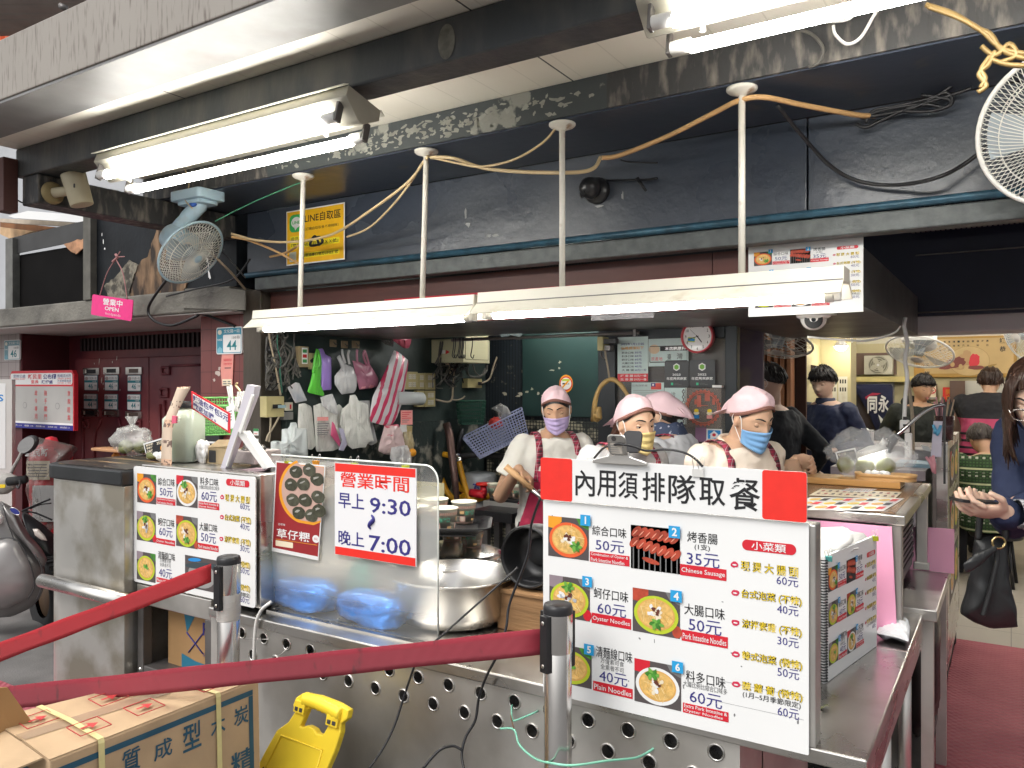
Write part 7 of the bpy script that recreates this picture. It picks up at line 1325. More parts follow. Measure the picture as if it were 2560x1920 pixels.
for i in range(9):
 g=MB();x=rng.uniform(-.025,.025);tl=rng.uniform(-.25,.25);mm=(blackp,mat('peg_wood',(.45,.33,.22),.6),flat('peg_pink',(.65,.30,.34)),blackp)[i%4]
 for s in (-1,1):g.hexa([(x+s*.004-.003,-.005+.004*i-.016,.05),(x+s*.004+.003,-.005+.004*i-.016,.05),(x+s*.004+.003,.003+.004*i-.016,.05),(x+s*.004-.003,.003+.004*i-.016,.05),(x+tl*.1+s*.013-.003,-.005+.004*i-.016,.19+.012*(i%3)),(x+tl*.1+s*.013+.003,-.005+.004*i-.016,.19+.012*(i%3)),(x+tl*.1+s*.013+.003,.003+.004*i-.016,.19+.012*(i%3)),(x+tl*.1+s*.013-.003,.003+.004*i-.016,.19+.012*(i%3))],mm)
 g.M=Matrix.Identity(4);g.v=[p+c for p in g.v];g.build('peg',T)
T=thing('peg_hanger','blue and pink clothes pegs clipped in front of the roller cabinet','clothes pegs')
for q,m in (([(905,935),(925,985),(915,1010)],flat('peg_blue',(.12,.40,.62))),([(970,940),(945,1000),(935,1025)],MATS['peg_blue']),([(845,1200),(890,1260),(905,1330)],MATS['peg_pink']),([(880,1200),(905,1270),(915,1330)],MATS['peg_pink']),([(905,1190),(915,1260),(920,1340)],MATS['peg_pink'])):g=MB();g.tube([Z5(*p,4.25) for p in q],[.006,.009,.006],m,6);g.build('peg',T)
g=MB();g.plate([(0,0),(.05,0),(.05,.16),(.012,.16)],0,.002,P_WHITE);a=Z5(885,1200,4.26);g2=MB(frame((a.x,4.26,a.z),FX));g2 .plate([(0,0),(.045,0),(.05,.17),(.012,.17)],0,.002,mat('lavender_card',(.55,.53,.62),.5));g2 .build('hanging_card',T)
T=thing('cash_table','pale service table with papers and a blue folder at the entrance','table');a=Z5(690,1290,4.6);b=Z5(900,1290,4.6)
g=MB();g.box((a.x-.35,4.45,a.z-.05),(b.x-.02,5.2,a.z),mat('table_mauve',(.32,.27,.29),.4,0,.1,4));g.build('table_top',T)
g=MB();g.box((a.x-.3,4.5,0),(b.x-.04,5.15,a.z-.051),mat('table_side',(.28,.25,.27),.5));g.build('table_base',T)
g=MB();c=Z5(775,1260,4.7);g.box((c.x-.10,4.62,a.z),(c.x+.10,4.85,a.z+.02),flat('folder_blue',(.30,.45,.55)));g.build('folder',T)
g=MB();c0=Z5(730,1220,4.95);c1=Z5(900,1140,4.95);g.box((c0 .x,4.9,a.z),(c1 .x,5.1,c1 .z),mat('basket_clear',(.36,.34,.34),.3,0,.15,8));g.build('plastic_tray',T,bevel=.006)
g=MB();q=[Z5(x,y,4.9) for x,y in ((800,1100),(870,1115),(890,1160),(825,1145))];g.add(q,[(0,1,2,3)],P_WHITE);g.build('paper',T,solid=.002)
T=thing('napkin_box','pale tissue box on a shelf left of the dark jacketed man','box');a=Z5(310,1090,6.4);b=Z5(390,985,6.4);g=MB();g.box((a.x,6.4,a.z),(b.x,6.55,b.z),mat('box_greywhite',(.42,.40,.40),.5));g.build('box_body',T);g=MB();pillow(g,[Z5(x,y,6.45) for x,y in ((320,985),(385,985),(360,962),(330,965))],(0,-1,0),.02,P_WHITE,2,.3);g.build('tissue',T)
g=MB();a=Z5(300,1100,6.3);g.box((a.x-.3,6.3,0),(a.x+.5,6.8,a.z),mat('low_cabinet',(.20,.18,.18),.5,0,.1,3));solo(g,'low_cabinet','dark low cabinet behind the navy jacketed man','cabinet',bevel=.004)
T=thing('extension_lead','white extension lead with a power strip hanging at the entrance','extension lead');g=MB();g.wire([Z5(675,45,4.1),Z5(665,120,4.1),Z5(690,260,4.1),Z5(672,400,4.1),Z5(690,540,4.1),Z5(675,700,4.1),Z5(665,890,4.1)],.009,whitep,8,8);g.build('cord',T)
a=Z5(628,1000,4.1);b=Z5(708,895,4.1);g=MB();g.box((a.x,4.09,a.z-.0),(b.x,4.125,b.z),whitep);g.box((a.x+.02,4.10,a.z-.12),(b.x+.01,4.13,a.z-.001),whitep);g.build('power_strip',T,bevel=.006)
g=MB(frame((a.x,4.0895,a.z),FX));g.rect(.015,.06,.03,.075,0,P_BLK);g.rect(.015,.03,.03,.04,0,P_BLK);g.build('socket',T)
cable([(1745,728,3.0),(1830,735,3.1),(1880,735,3.3),(1930,720,3.5),(1945,705,3.6)],.004,whitep,'power_cable','white cable running from the dome camera to the bulkhead corner')
g=MB();g.wire([Z5(700,560,4.2),Z5(715,700,4.2),Z5(735,900,4.2),Z5(738,1180,4.2)],.008,cabt,8,7);solo(g,'brown_cord','brown hanging cord beside the white extension lead','cord')
YW=8.98
T=thing('wall_painting','wide framed ink painting of a reclining robed figure','painting');a=Z5(745,545,YW-.03);b=Z5(1600,190,YW-.03);W,H=b.x-a.x,b.z-a.z
g=MB(frame((a.x,YW-.03,a.z),FX));g.plate(rrect(0,0,W,H),-.02,0,mat('frame_gold',(.42,.24,.05),.5,0,.1,6));g.build('frame',T,bevel=.01)
g=MB(frame((a.x,YW-.03,a.z),FX));sil=mat('silk_tan',(.54,.38,.17),.6,0,.1,4);g.rect(W*.11,H*.10,W*.97,H*.95,.002,sil);g.disc(W*.55,H*.40,W*.20,H*.36,.004,mat('silk_dark',(.42,.28,.11),.6));g.disc(W*.55,H*.40,W*.195,H*.35,.006,mat('silk_light',(.58,.42,.20),.6))
rb=flat('robe_maroon',(.20,.05,.04));rng=random.Random(15)
for x,y,rx,ry,m,ro in ((.42,.36,.10,.13,rb,.3),(.36,.28,.10,.06,rb,.25),(.50,.42,.10,.14,flat('robe_tan',(.48,.30,.14)),.1),(.60,.40,.05,.18,P_RED,-.2),(.46,.26,.05,.08,flat('robe_tan',(.48,.30,.14)),0),(.53,.58,.04,.08,MATS['robe_tan'],0),(.62,.24,.08,.05,rb,0),(.72,.25,.10,.03,flat('reed',(.34,.22,.06)),.3),(.70,.22,.08,.02,MATS['reed'],-.2)):g.disc(W*x,H*y,W*rx,H*ry,.008+.001*rng.random(),m,18,ro,.12,rng)
for x,y,rx in ((.39,.32,.022),(.47,.27,.02)):g.disc(W*x,H*y,W*rx,H*.06,.012,sil,14)
def vt(s_,x,y,size,st):g.vtext(s_,W*x,H*y,W*size,H*st,.004,P_BLK,.02)
vt('和',.135,.86,.06,.2);vt('千祥',.135,.36,.055,.2);vt('謙恭',.87,.94,.06,.2)
for i,s_ in enumerate(('山門','靜坐清','遠觀心','喜樂自','隨緣','一笑','春風','自在','雲','福如','海','壽比')):vt(s_,.22+.046*i,.90,.022,.10)
g.build('painted_silk',T)
g=MB();p=Z5(960,645,YW);q=Z5(1095,560,YW);
g=MB();a=Z5(985,835,YW-.01);b=Z5(1085,625,YW-.01);g.M=frame((a.x,YW-.01,a.z),FX);W,H=b.x-a.x,b.z-a.z;g.plate(rrect(0,0,W,H),-.004,0,P_SCAR);g.vtext('開市大吉',W*.5,H*.92,W*.5,H*.23,.002,P_ORG,.01);solo(g,'red_couplet','red paper strip with golden characters on the yellow wall','couplet')
g=MB();p=Z5(890,655,YW-.03);a=Z5(838,730,YW-.03);b=Z5(940,595,YW-.03);g.M=frame((a.x,YW-.03,a.z),FX);g.plate(rrect(0,0,b.x-a.x,b.z-a.z),-.01,0,mat('frame_brown',(.16,.09,.05),.5));g.rect(.01,.01,b.x-a.x-.012,b.z-a.z-.01,.002,P_CRM);W,H=b.x-a.x,b.z-a.z;r=W*.36
g.tube([(W/2+r*cos(t),H*.58+r*.8*sin(t),.004) for t in [i*pi/14 for i in range(28)]],r*.1,P_RED,5,True);g.poly([(W/2-r*.7,H*.58+r*.5),(W/2-r*.6,H*.58+r*.65),(W/2+r*.7,H*.58-r*.5),(W/2+r*.6,H*.58-r*.65)],.006,P_RED);g.rect(W/2-r*.6,H*.56,W/2+r*.6,H*.60,.005,P_BLK);g.rect(W*.12,H*.08,W*.88,H*.16,.004,P_GREY)
solo(g,'no_smoking_sign','framed no smoking sign on the yellow dining wall','sign')
T=thing('exhaust_fan','square white exhaust fan set in the wall opening over the ledge','fan');a=Z5(338,520,8.9);b=Z5(575,360,8.9);W,H=b.x-a.x,b.z-a.z
g=MB();g.box((a.x-.35,8.93,a.z),(b.x+.02,8.998,b.z+.03),mat('vent_brown',(.13,.08,.06),.6));g.build('opening',T)
g=MB();g.box((a.x,8.85,a.z),(b.x,8.929,b.z),mat('fan_cream',(.56,.54,.44),.5));g.build('frame',T,bevel=.006)
g=MB(frame(((a.x+b.x)/2,8.845,(a.z+b.z)/2),FX));r=H*.46;g.disc(0,0,r*1.05,r*1.05,0,mat('fan_hole',(.22,.21,.16),.6),30)
for k in range(4):g.disc(r*.5*cos(k*pi/2+.5),r*.5*sin(k*pi/2+.5),r*.45,r*.28,.004,mat('fan_blade_cream',(.52,.50,.40),.4),14,k*pi/2+.5)
g.disc(0,0,r*.15,r*.15,.008,P_WHITE,12)
for k in range(4):g.tube([(r*(.3+.23*k)*cos(t),r*(.3+.23*k)*sin(t),.016) for t in [i*pi/16 for i in range(32)]],.003,MATS['fan_cream'],4,True)
g.build('grille',T)
T=thing('dining_doorway','dark doorway with a navy patterned half curtain','doorway');a=Z5(215,1050,8.95);b=Z5(580,580,8.95);g=MB();g.box((a.x,8.9,0),(b.x,8.995,b.z),mat('grey_doorframe',(.25,.25,.26),.5));g.build('door_frame',T,bevel=.004)
g=MB();g.box((a.x+.03,8.88,0),(b.x-.03,8.899,b.z-.04),mat('door_dark',(.055,.04,.04),.6,0,.2,5));g.build('door_leaf',T)
g=MB();q0=[Z5(x,y,8.8) for x,y in ((230,600),(570,600),(575,1000),(500,1060),(420,960),(370,840))];pillow(g,q0,(0,-1,0),.02,mat('curtain_navy',(.016,.02,.06),.8,0,.2,8,bump=.2),3,.6);g.build('curtain',T)
g=MB(frame((0,8.765,0),FX));L5=lambda x,y:(Z5(x,y,8.765).x,Z5(x,y,8.765).z)
for s_,x0,y0,x1,y1 in (('同',360,840,440,700),('永',450,830,540,690)):p=L5(x0,y0);q=L5(x1,y1);g.text(s_,p[0],p[1],q[0],q[1],.0,P_WHITE,.03)
g.poly([L5(x,y) for x,y in ((450,850),(500,900),(545,880),(520,960),(470,920))],.001,P_WHITE);g.poly([L5(x,y) for x,y in ((340,705),(400,670),(470,675),(440,690),(380,695),(350,725))],.001,flat('curtain_red',(.4,.02,.06)));g.build('curtain_print',T)
T=thing('dining_window','bright doorway with a wooden frame right in the dining room','doorway');a=Z5(1170,960,8.9);b=Z5(1420,570,8.9);g=MB();g.box((a.x,8.93,a.z-.4),(b.x+.8,8.99,b.z),mat('bright_panel',(.62,.60,.52),.6,0,.06,3));g.build('panel',T)
g=MB();g.box((a.x-.13,8.88,0),(a.x,8.98,b.z),mat('jamb_brown',(.12,.07,.05),.5));g.build('jamb',T,bevel=.004)
g=MB();a2=Z5(1040,960,8.9);g.box((a2 .x-.1,8.9,0),(a.x-.135,8.99,a2 .z),mat('wainscot',(.14,.07,.045),.5,0,.15,5));g.build('wainscot',T)
cage_fan('white wall fan inside the dining room below the lintel',Z5(790,330,6.6),(-.15,-.45,-.85),.23,'fan',Z5(780,210,6.62),cw,wires=40,ringm=cw)
cage_fan('white orbit fan under the bulkhead by the wooden slats',atY(1947,858,5.0),(-.1,-.35,-.9),.20,'fan',V((atY(1947,858,5.0).x,5.08,1.98)),cw,wires=20,ringm=cw)
cage_fan('sliver of a white fan at the right edge beneath the lintel',Z5(1665,190,6.2),(-.7,-.5,-.3),.19,'fan',None,cw,wires=30,ringm=cw)
T=thing('bullet_camera','small grey bullet camera by the wooden slats','camera');p=atY(1840,860,4.9);g=MB();g.tube([p+V((-.02,.08,.04)),p],[.03,.034],mat('cam_grey',(.42,.42,.42),.4),16);g.build('camera_body',T);d=(V((0,0,1.2))-p).normalized();g=MB();g.tube([p+V((.006,-.02,-.01)),p+V((.008,-.035,-.016))],[.026,.02],P_BLK,14);g.build('lens',T);g=MB();g.tube([p+V((-.01,.05,.03)),p+V((-.01,.06,.14))],.008,whitep,8);g.build('bracket',T)
T=thing('clip_lamp','small lit lamp at the yellow pillar of the dining room','lamp');p=Z5(140,295,7.2);g=MB();g.lathe([(0,.05),(.03,.045),(.06,0)],whitep,18,Matrix.Translation(p+V((0,0,.01))));g.build('shade',T);g=MB();g.ell(p+V((0,0,.0)),(.045,.045,.03),mat('bulb_glow',(1,.93,.75),emit=25),nu=14,nv=8);g.build('bulb',T);g=MB();g.wire([p+V((.02,0,.05)),p+V((.07,0,.10)),p+V((.09,0,.04)),p+V((.08,0,.16))],.005,whitep);g.build('stem',T)
tube_in=mat('dining_tube_glow',(1,.96,.90),emit=17)
for i,(x,y) in enumerate(((-.55,5.75),(.75,5.75),(-.6,6.6),(.9,6.9),(-1.2,8.0),(.8,8.3))):  # unseen tubes put in for light; front pair added to brighten the customers
 T=thing('unseen_ceiling_tube','unseen ceiling tube lamp put in to light the dining room','lamp','added dining room ceiling tubes');g=MB();g.box((x-.6,y-.04,2.28),(x+.6,y+.04,2.318),whitep);g.build('batten',T);g=MB();g.tube([(x-.57,y,2.262),(x+.57,y,2.262)],.016,tube_in,10);g.build('tube',T)
T=thing('kitchen_fill_tube','unseen tube lamp added behind the bulkhead to light the kitchen','lamp');g=MB();g.box((-2.9,4.56,2.0),(-1.7,4.64,2.04),whitep);g.build('batten',T);g=MB();g.tube([(-2.87,4.6,1.975),(-1.73,4.6,1.975)],.016,mat('kitchen_fill_glow',(1,.98,.93),emit=21),10);g.build('tube',T)  # added lamp, kept out of view, brightens the kitchen walls
T=thing('roof_sheet','flat dark roof over kitchen and bulkhead','roof');g=MB();g.box((-3.5,2.95,2.61),(4.2,9.2,2.70),mat('roof_dark',(.05,.05,.05),.8));g.build('roof_panel',T)
g=MB();q=[atY(x*.3617+1760,y*.3617+700,7.0) for x,y in ((648,605),(690,580),(835,600),(835,632),(690,645),(655,630))];g.M=frame((0,7.0,0),FX);g.plate([(p.x,p.z) for p in q],-.02,0,mat('plate_brown',(.06,.035,.028),.5));solo(g,'direction_plate','dark brown arrow shaped plate on the yellow pillar','sign')
# ================================================================== FOREGROUND
def stanchion(name,label,x,y,head_dir,wrap):
 T=thing(name,label,'stanchion','retractable belt stanchions');g=MB(Matrix.Translation((x,y,0)));g.lathe([(.031,.02),(.031,.985),(.030,.987)],chrome,40);g.build('post',T)
 g=MB(Matrix.Translation((x,y,0)));g.lathe([(.0325,.90),(.033,.905),(.033,.985),(.0325,.988)],chrome,40);g.build('head',T);g=MB(Matrix.Translation((x,y,0)));g.lathe([(.0335,.986),(.0335,.998),(.031,1.006),(.026,1.008),(0,1.008)],blackp,40);g.build('cap',T)
 g=MB(Matrix.Translation((x,y,0)));g.lathe([(0,0),(.17,0),(.17,.012),(.05,.03),(.033,.032)],mat('base_black',(.03,.03,.03),.4,.4),40);g.build('base',T)
 for a in ((1.3,-1.9,2.9) if not wrap else (2.9,-1.5)):
  A=Matrix.Translation((x,y,0))@Matrix.Rotation(a,4,'Z');g=MB(A);g.box((.028,-.012,.86),(.044,.012,.985),blackp);g.tube([(.045,0,.97),(.047,0,.97)],.005,steel,8);g.tube([(.045,0,.875),(.047,0,.875)],.005,steel,8);g.build('belt_slot',T,bevel=.004)
 if wrap:
  g=MB();
  for k in range(9):g.tube([(x+.0325*cos(t),y+.0325*sin(t),.835+.006*k+.008*sin(t*1.0+k)) for t in [2*pi*i/30 for i in range(30)]],.0012,mat('tape_film',(.55,.53,.5),.3,0,.1,5,alpha=.6),5,True)
  g.lathe([(.0320,.825),(.0335,.85),(.0328,.87),(.0335,.895),(.0322,.905)],MATS['tape_film'],30,Matrix.Translation((x,y,0)));g.build('tape_wrap',T)
 return T
stanchion('stanchion','chrome stanchion with tape wound below its head, left of the two',-1.897,1.488,0,True)
stanchion('stanchion','chrome stanchion with a black cap in front of the big menu',-.861,1.561,0,False)
def beltmat(nm,c):return pattern_mat(nm,lambda sp,m,mix,noi,ramp,st:(mix(ramp(noi(26,(1,1,.4),8),.62,.72),mix(st(sp.outputs[2],420,.4),mix(noi(4),tuple(x*.75 for x in c),tuple(x*1.2 for x in c)),tuple(x*.8 for x in c)),tuple(x*.35+.01 for x in c)),m('SINE',m('MULTIPLY',sp.outputs[2],2600))),.55)
def belt(label,p,q,sag,w0,w1,m,n=24):
 g=MB()
 def f(u,v_):c=V(p).lerp(V(q),u);h=w0+(w1-w0)*u; return c+V((0,0,-sag*4*u*(1-u)+(v_-.5)*h))+V((0,0,.002*sin(u*30)*(v_-.5)))
 g.grid(f,n,4,m);solo(g,'queue_belt',label,'belt','queue belts',solid=.0016)
p=atT(528,1432,2.24);q0=atT(0,1630,2.20);q=p.lerp(q0,1.5)
belt('bright red queue belt running from the taped stanchion to the left',p,q,0,.052,.055,beltmat('belt_red',(.56,.010,.022)))
p=atT(1364,1603,1.775);q0=atT(22,1744,2.08);q=p.lerp(q0,1.35)
belt('faded wine red queue belt from the near stanchion across the counter front',p,q,0.0,.058,.060,beltmat('belt_wine',(.37,.022,.045)),30)
zt=.70;T=thing('charcoal_carton','strapped brown charcoal carton with dark blue characters in the foreground','carton')
c0,c1,c2,c3=V((-1.726,.900,zt)),V((-1.726,1.452,zt)),V((-1.925,1.40,zt)),V((-2.03,.93,zt));dz=V((0,0,-.42));dt=V((.012,.0,0))
g=MB();g.hexa([c3+dz,c0+dz+dt,c1+dz+dt,c2+dz,c3,c0,c1,c2],kraft);g.build('carton_body',T,bevel=.004,fix=True)
g=MB();g.add([c0+V((-.002,-.0,.001)),c1+V((-.002,0,.001)),(c1+c2)/2+V((0,0,.006)),(c0+c3)/2+V((0,0,.006))],[(0,1,2,3)],kraft);g.add([(c0+c3)/2+V((0,0,.0035)),(c1+c2)/2+V((0,0,.0035)),c2+V((0,.01,.002)),c3+V((0,-.01,.012))],[(0,1,2,3)],kraft);g.build('top_flap',T,solid=.003)
g=MB();m1,m2=(c0+c3)/2+V((0,0,.0085)),(c1+c2)/2+V((0,0,.0085));sd=V((.022,0,0));g.add([m1-sd,m1+sd,m2+sd,m2-sd],[(0,1,2,3)],mat('brown_tape',(.42,.30,.20),.25,0,.06,5,alpha=.85));g.build('tape',T)
A=frame((c0 .x+.0006,c0 .y,zt),FYp);A=frame(c0+V((.0008,0,0)),FYp,UP-V((.028,0,0)));L_=(c1-c0).length;bl=flat('stencil_blue',(.02,.085,.14))
g=MB(A);bw=.014;g.rect(.012,-.035,L_-.022,-.035+bw,.0006,bl);g.rect(.012,-.42,.012+bw,-.036,.0006,bl);g.rect(L_-.022-bw,-.42,L_-.022,-.036,.0006,bl)
Lb=lambda px,py:(A.inverted()@(lambda r,X:V((0,0,EYE))+r*(X/r.x))(ray(px,py),c0 .x+.001))
for ch,l,b,r,t in (('炭',1210,1460,1285,1335),('木',1090,1515,1165,1385),('型',945,1590,1040,1425),('成',795,1635,890,1510),('質',630,1700,725,1560),('精',1190,1720,1310,1555)):
 p=Lb(l*.4822,1120+((b+t)/2)*.4822);q=Lb(r*.4822,1120+((b+t)/2-.30*(r-l))*.4822);h=((b-t)-.38*(r-l))*.4822/FPX*2.1;zc=(p.y+q.y)/2;g.text(ch,p.x,zc-h*.5,q.x,zc+h*.5,.0008,bl,.012)
g.build('stencil',T)
rd=flat('stencil_red',(.52,.05,.05))
for u,v_ in ((.22,.25),(.47,.25),(.80,.25),(.12,.72),(.45,.74),(.74,.74)):
 g=MB();o=c0 .lerp(c1,u).lerp(c3 .lerp(c2,u),v_);ey=(c1-c0).normalized();e2=(c3-c0).normalized();M=Matrix(((ey.x,e2 .x,0,o.x),(ey.y,e2 .y,0,o.y),(0,0,1,zt+.0125),(0,0,0,1)));g.M=M;s_=.036
 for a_,b_ in (((-s_,-s_),(s_,-s_)),((s_,-s_),(s_,s_)),((s_,s_),(-s_,s_)),((-s_,s_),(-s_,-s_))):g.tube([(*a_,0),(*b_,0)],.0012,rd,4)
 g.poly([(-.02,-.004),(.0,-.004),(.0,-.018),(.022,0),(.0,.018),(0,.004),(-.02,.004)],.001,rd);g.build('arrow_mark',T)
stp=mat('strap_yellow',(.66,.58,.28),.4,0,.08,30)
for u in (.20,.76):
 g=MB();a_,b_=c0 .lerp(c1,u),c3 .lerp(c2,u);w_=V((0,.007,0));q=[b_+V((-.004,0,-.3)),b_+V((-.004,0,.012)),(a_+b_)/2+V((0,0,.014)),a_+V((.001,0,.006)),a_+V((.004,0,-.004)),a_+V((.018,0,-.42))]
 g.add([x for k in q for x in (k-w_,k+w_)],[(2*i,2*i+1,2*i+3,2*i+2) for i in range(len(q)-1)],stp);g.build('strap',T,solid=.001)
g=MB();g.add([c0+V((-.02,-.004,.002)),c3+V((.0,-.004,.004)),c3+V((-.01,-.14,-.035)),c0+V((-.06,-.12,-.02))],[(0,1,2,3)],kraft);g.build('torn_flap',T,solid=.004)
g=MB();bl2=flat('stencil_blue',(.02,.085,.14));M=frame(c3+V((0,-.0008,0)),c0-c3);g.M=M;Wd=(c0-c3).length;g.rect(.012,-.06,Wd-.015,-.045,.001,bl2);g.rect(Wd-.03,-.4,Wd-.015,-.061,.001,bl2);g.build('end_stencil',T)
g=MB();pts=[atT(-40,1720,1.78),atT(18,1718,1.82),atT(85,1812,1.86),atT(-10,1850,1.80),atT(-60,1840,1.78)];g.add(pts,[(0,1,2,3,4)],kraft_d);solo(g,'carton_flap','loose brown carton flap at the left edge before the wine red belt','carton',solid=.004)
g=MB();g.box((-2.25,.62,.0),(-1.70,1.42,.275),mat('dolly_grey',(.12,.12,.12),.6));solo(g,'low_platform','low dark platform under the strapped charcoal carton','platform',bevel=.006)
T=thing('wet_floor_sign','folded yellow wet floor sign leaning on the counter front','floor sign');yl=mat('sign_yellow',(.88,.64,.04),.4,0,.06,8,grime=(.55,.33,.02),gsc=9,glo=.62,ghi=.8)
Sg=lambda cx,cy:atY(600+cx*.4822,1120+cy*.4822,1.60)
base=Sg(380,1265);ax_x=(V((.96,.0,-.16))).normalized();A=frame(Sg(350,1262),(Sg(580,1345)-Sg(345,1265)),V((0,.22,1)))
k=.4822*2.25/FPX
def ly(cx,cy):p=A.inverted()@Sg(cx,cy); return p.x,p.y
out=[ly(*p) for p in ((340,1268),(420,1282),(520,1320),(580,1355),(578,1400),(550,1425),(555,1470),(540,1560),(500,1700),(470,1850),(130,1790),(165,1660),(205,1545),(240,1455),(290,1415),(318,1360),(300,1330),(310,1290))]
hole=[ly(*p) for p in ((375,1350),(440,1345),(495,1375),(490,1430),(470,1480),(440,1472),(425,1450),(385,1430),(365,1440),(352,1435))]
bm_=bmesh.new()
def ring_(pts,z):return [bm_.verts.new(A@V((x,y,z))) for x,y in pts]
me_edges=[]
for pts in (out,hole):
 r_=ring_(pts,0);me_edges+=[bm_.edges.new((r_[i],r_[(i+1)%len(r_)])) for i in range(len(r_))]
bmesh.ops.triangle_fill(bm_,edges=me_edges,use_beauty=True,use_dissolve=False)
me=bpy.data.meshes.new('sign_leaf');bm_.to_mesh(me);bm_.free();me.materials.append(yl);o=bpy.data.objects.new('sign_leaf',me);COL.objects.link(o);o.parent=T;md=o.modifiers.new('thickness','SOLIDIFY');md.thickness=.022;md.offset=0;bv=o.modifiers.new('edge','BEVEL');bv.width=.004;bv.segments=2;bv.limit_method='ANGLE'
g=MB(A);g.tube(spline([(*ly(*p),.006) for p in ((352,1300),(400,1312),(470,1340),(545,1378))],6),[.018+.0025*(i%2) for i in range(19)],yl,10);g.build('handle',T)
for (l,t,r_,b) in ((318,1318,372,1358),(485,1378,545,1425)):x0,y0=ly(l,b);x1,y1=ly(r_,t);g=MB(A);g.box((x0,y0,.008),(x1,y1,.020),yl);g.box((x0+.006,y0+.005,.0201),((x0+x1)/2-.003,y0+.016,.022),P_DARK);g.box(((x0+x1)/2+.003,y0+.005,.0201),(x1-.006,y0+.016,.022),P_DARK);g.build('hinge',T,bevel=.003)
g=MB(A);q=[ly(*p) for p in ((270,1480),(480,1555),(430,1900),(150,1830))];g.tube([(*p,.0115) for p in q],.0035,yl,6,True);g.build('raised_border',T)
g=MB(A);q=[ly(*p) for p in ((205,1632),(330,1672),(310,1800),(170,1760))];g.poly(q[::-1],.0122,P_BLK);q=[ly(*p) for p in ((214,1645),(322,1680),(304,1800),(180,1760))];g.poly(q[::-1],.0128,flat('warn_yellow',(.80,.60,.02)));g.build('warning_label',T)
T=thing('scooter','grey motor scooter parked behind the steel cart at the left','scooter')
scm=mat('scooter_grey',(.20,.19,.185),.3,.4,.06,4,coat=.5);scd=mat('scooter_dark',(.05,.05,.052),.4,.1,.1,6)
s_=lambda cx,cy,t:atT(cx*.1808,1080+cy*.1808,t)
SM=lambda px,py,t=4.7:atT(px,py,t)
g=MB();pillow(g,[SM(*p) for p in ((-120,1265),(-20,1250),(8,1255),(30,1268),(48,1300),(75,1360),(104,1395),(112,1440),(104,1490),(78,1520),(30,1542),(-60,1548),(-130,1500))],FWD*-1,.15,scm,3,.02,n=60);g.build('front_shield',T)
g=MB();pillow(g,[SM(*p,4.68) for p in ((2,1252),(32,1270),(58,1315),(80,1350),(105,1375),(118,1398),(110,1420),(85,1385),(50,1345),(20,1310))],FWD*-1+RGT*.5,.10,scm,5,.02,n=50);g.build('side_fairing',T)
g=MB();pillow(g,[SM(*p,4.6) for p in ((-70,1370),(20,1345),(45,1355),(75,1410),(85,1460),(70,1495),(20,1520),(-80,1525))],FWD*-1,.10,mat('scooter_front',(.27,.26,.255),.35,.3,.05,4),6,.01,n=50);g.build('front_fender',T)
g=MB(frame(SM(37,1278,4.55),RGT+V((0,0,-.55))));g.disc(0,0,.032,.016,0,flat('emblem_blue',(.02,.03,.22)),20);g.tube([(.032*cos(t),.016*sin(t),0) for t in [i*pi/12 for i in range(24)]],.002,chrome,4,True);g.build('emblem',T)
g=MB();pillow(g,[SM(*p,4.52) for p in ((82,1322),(95,1322),(112,1340),(118,1352),(105,1350),(88,1338))],FWD*-1,.02,mat('indicator',(.45,.40,.36),.1,0,.1,6),2,.05);g.build('indicator_lamp',T)
g=MB();pillow(g,[SM(*p,4.55) for p in ((-40,1275),(0,1275),(10,1295),(4,1310),(-40,1315))],FWD*-1,.03,mat('headlamp',(.70,.70,.68),.08,.3,.1,5),2,.05);g.build('headlight',T)
g=MB();pillow(g,[SM(*p,4.75) for p in ((-60,1195),(20,1182),(42,1190),(44,1215),(20,1235),(-60,1240))],FWD*-1,.07,mat('handle_cover',(.40,.38,.35),.45,0,.06,5),4,.03);g.build('handlebar_cover',T)
g=MB();g.tube([SM(20,1204,4.72),SM(66,1198,4.72)],[.026,.024],rubber,12);g.build('grip',T)
g=MB();g.wire([SM(42,1215,4.68),SM(46,1220,4.66),SM(50,1210,4.66),SM(48,1200,4.66)],.006,scd);g.build('brake_lever',T)
g=MB(frame(SM(7,1215,4.60),RGT));g.plate(rrect(-.018,-.010,.018,.010,.006),0,.008,P_YEL);g.build('turn_signal',T)
g=MB();g.wire([SM(28,1182,4.7),SM(36,1165,4.7),SM(46,1148,4.7),SM(54,1132,4.7)],.010,mat('stem_grey',(.35,.34,.32),.4,.4),6,8);g.build('mirror_stem',T)
M=frame(SM(69,1112,4.7),RGT)@Matrix.Rotation(.75,4,'Z');g=MB(M);g.ell((0,0,-.012),(.068,.045,.03),scd,nu=24,nv=12);ms=g.build('mirror_shell',T)
g=MB(M);g.disc(0,0,.058,.037,.0185,mat('mirror_glass',(.85,.85,.85),.02,1,.01,5),28);g.build('mirror_glass',ms)
wc=SM(122,1490,5.0);A=frame(wc,RGT*.75+FWD*-.66);g=MB(A);g.lathe([(.13,-.04),(.20,-.055),(.235,-.03),(.24,0),(.235,.03),(.20,.055),(.13,.04)],rubber,36)
for i in range(30):a=2*pi*i/30;g.box((.234*cos(a)-.010,.234*sin(a)-.010,-.04),(.234*cos(a)+.010,.234*sin(a)+.010,.04),rubber)
ty=g.build('tyre',T);g=MB(A);g.lathe([(0,-.02),(.125,-.02),(.135,0),(.125,.02),(0,.02)],mat('rim_brown',(.16,.10,.06),.5,.5),24);g.build('wheel_rim',ty)
g=MB()
for q in ([(-60,1352),(0,1345),(44,1352),(74,1408),(86,1462),(70,1498)],[(36,1352),(20,1310),(6,1262)],[(88,1385),(104,1420),(106,1460),(92,1500)]):g.wire([SM(*p,4.47) for p in q],.0035,scd,6,6)
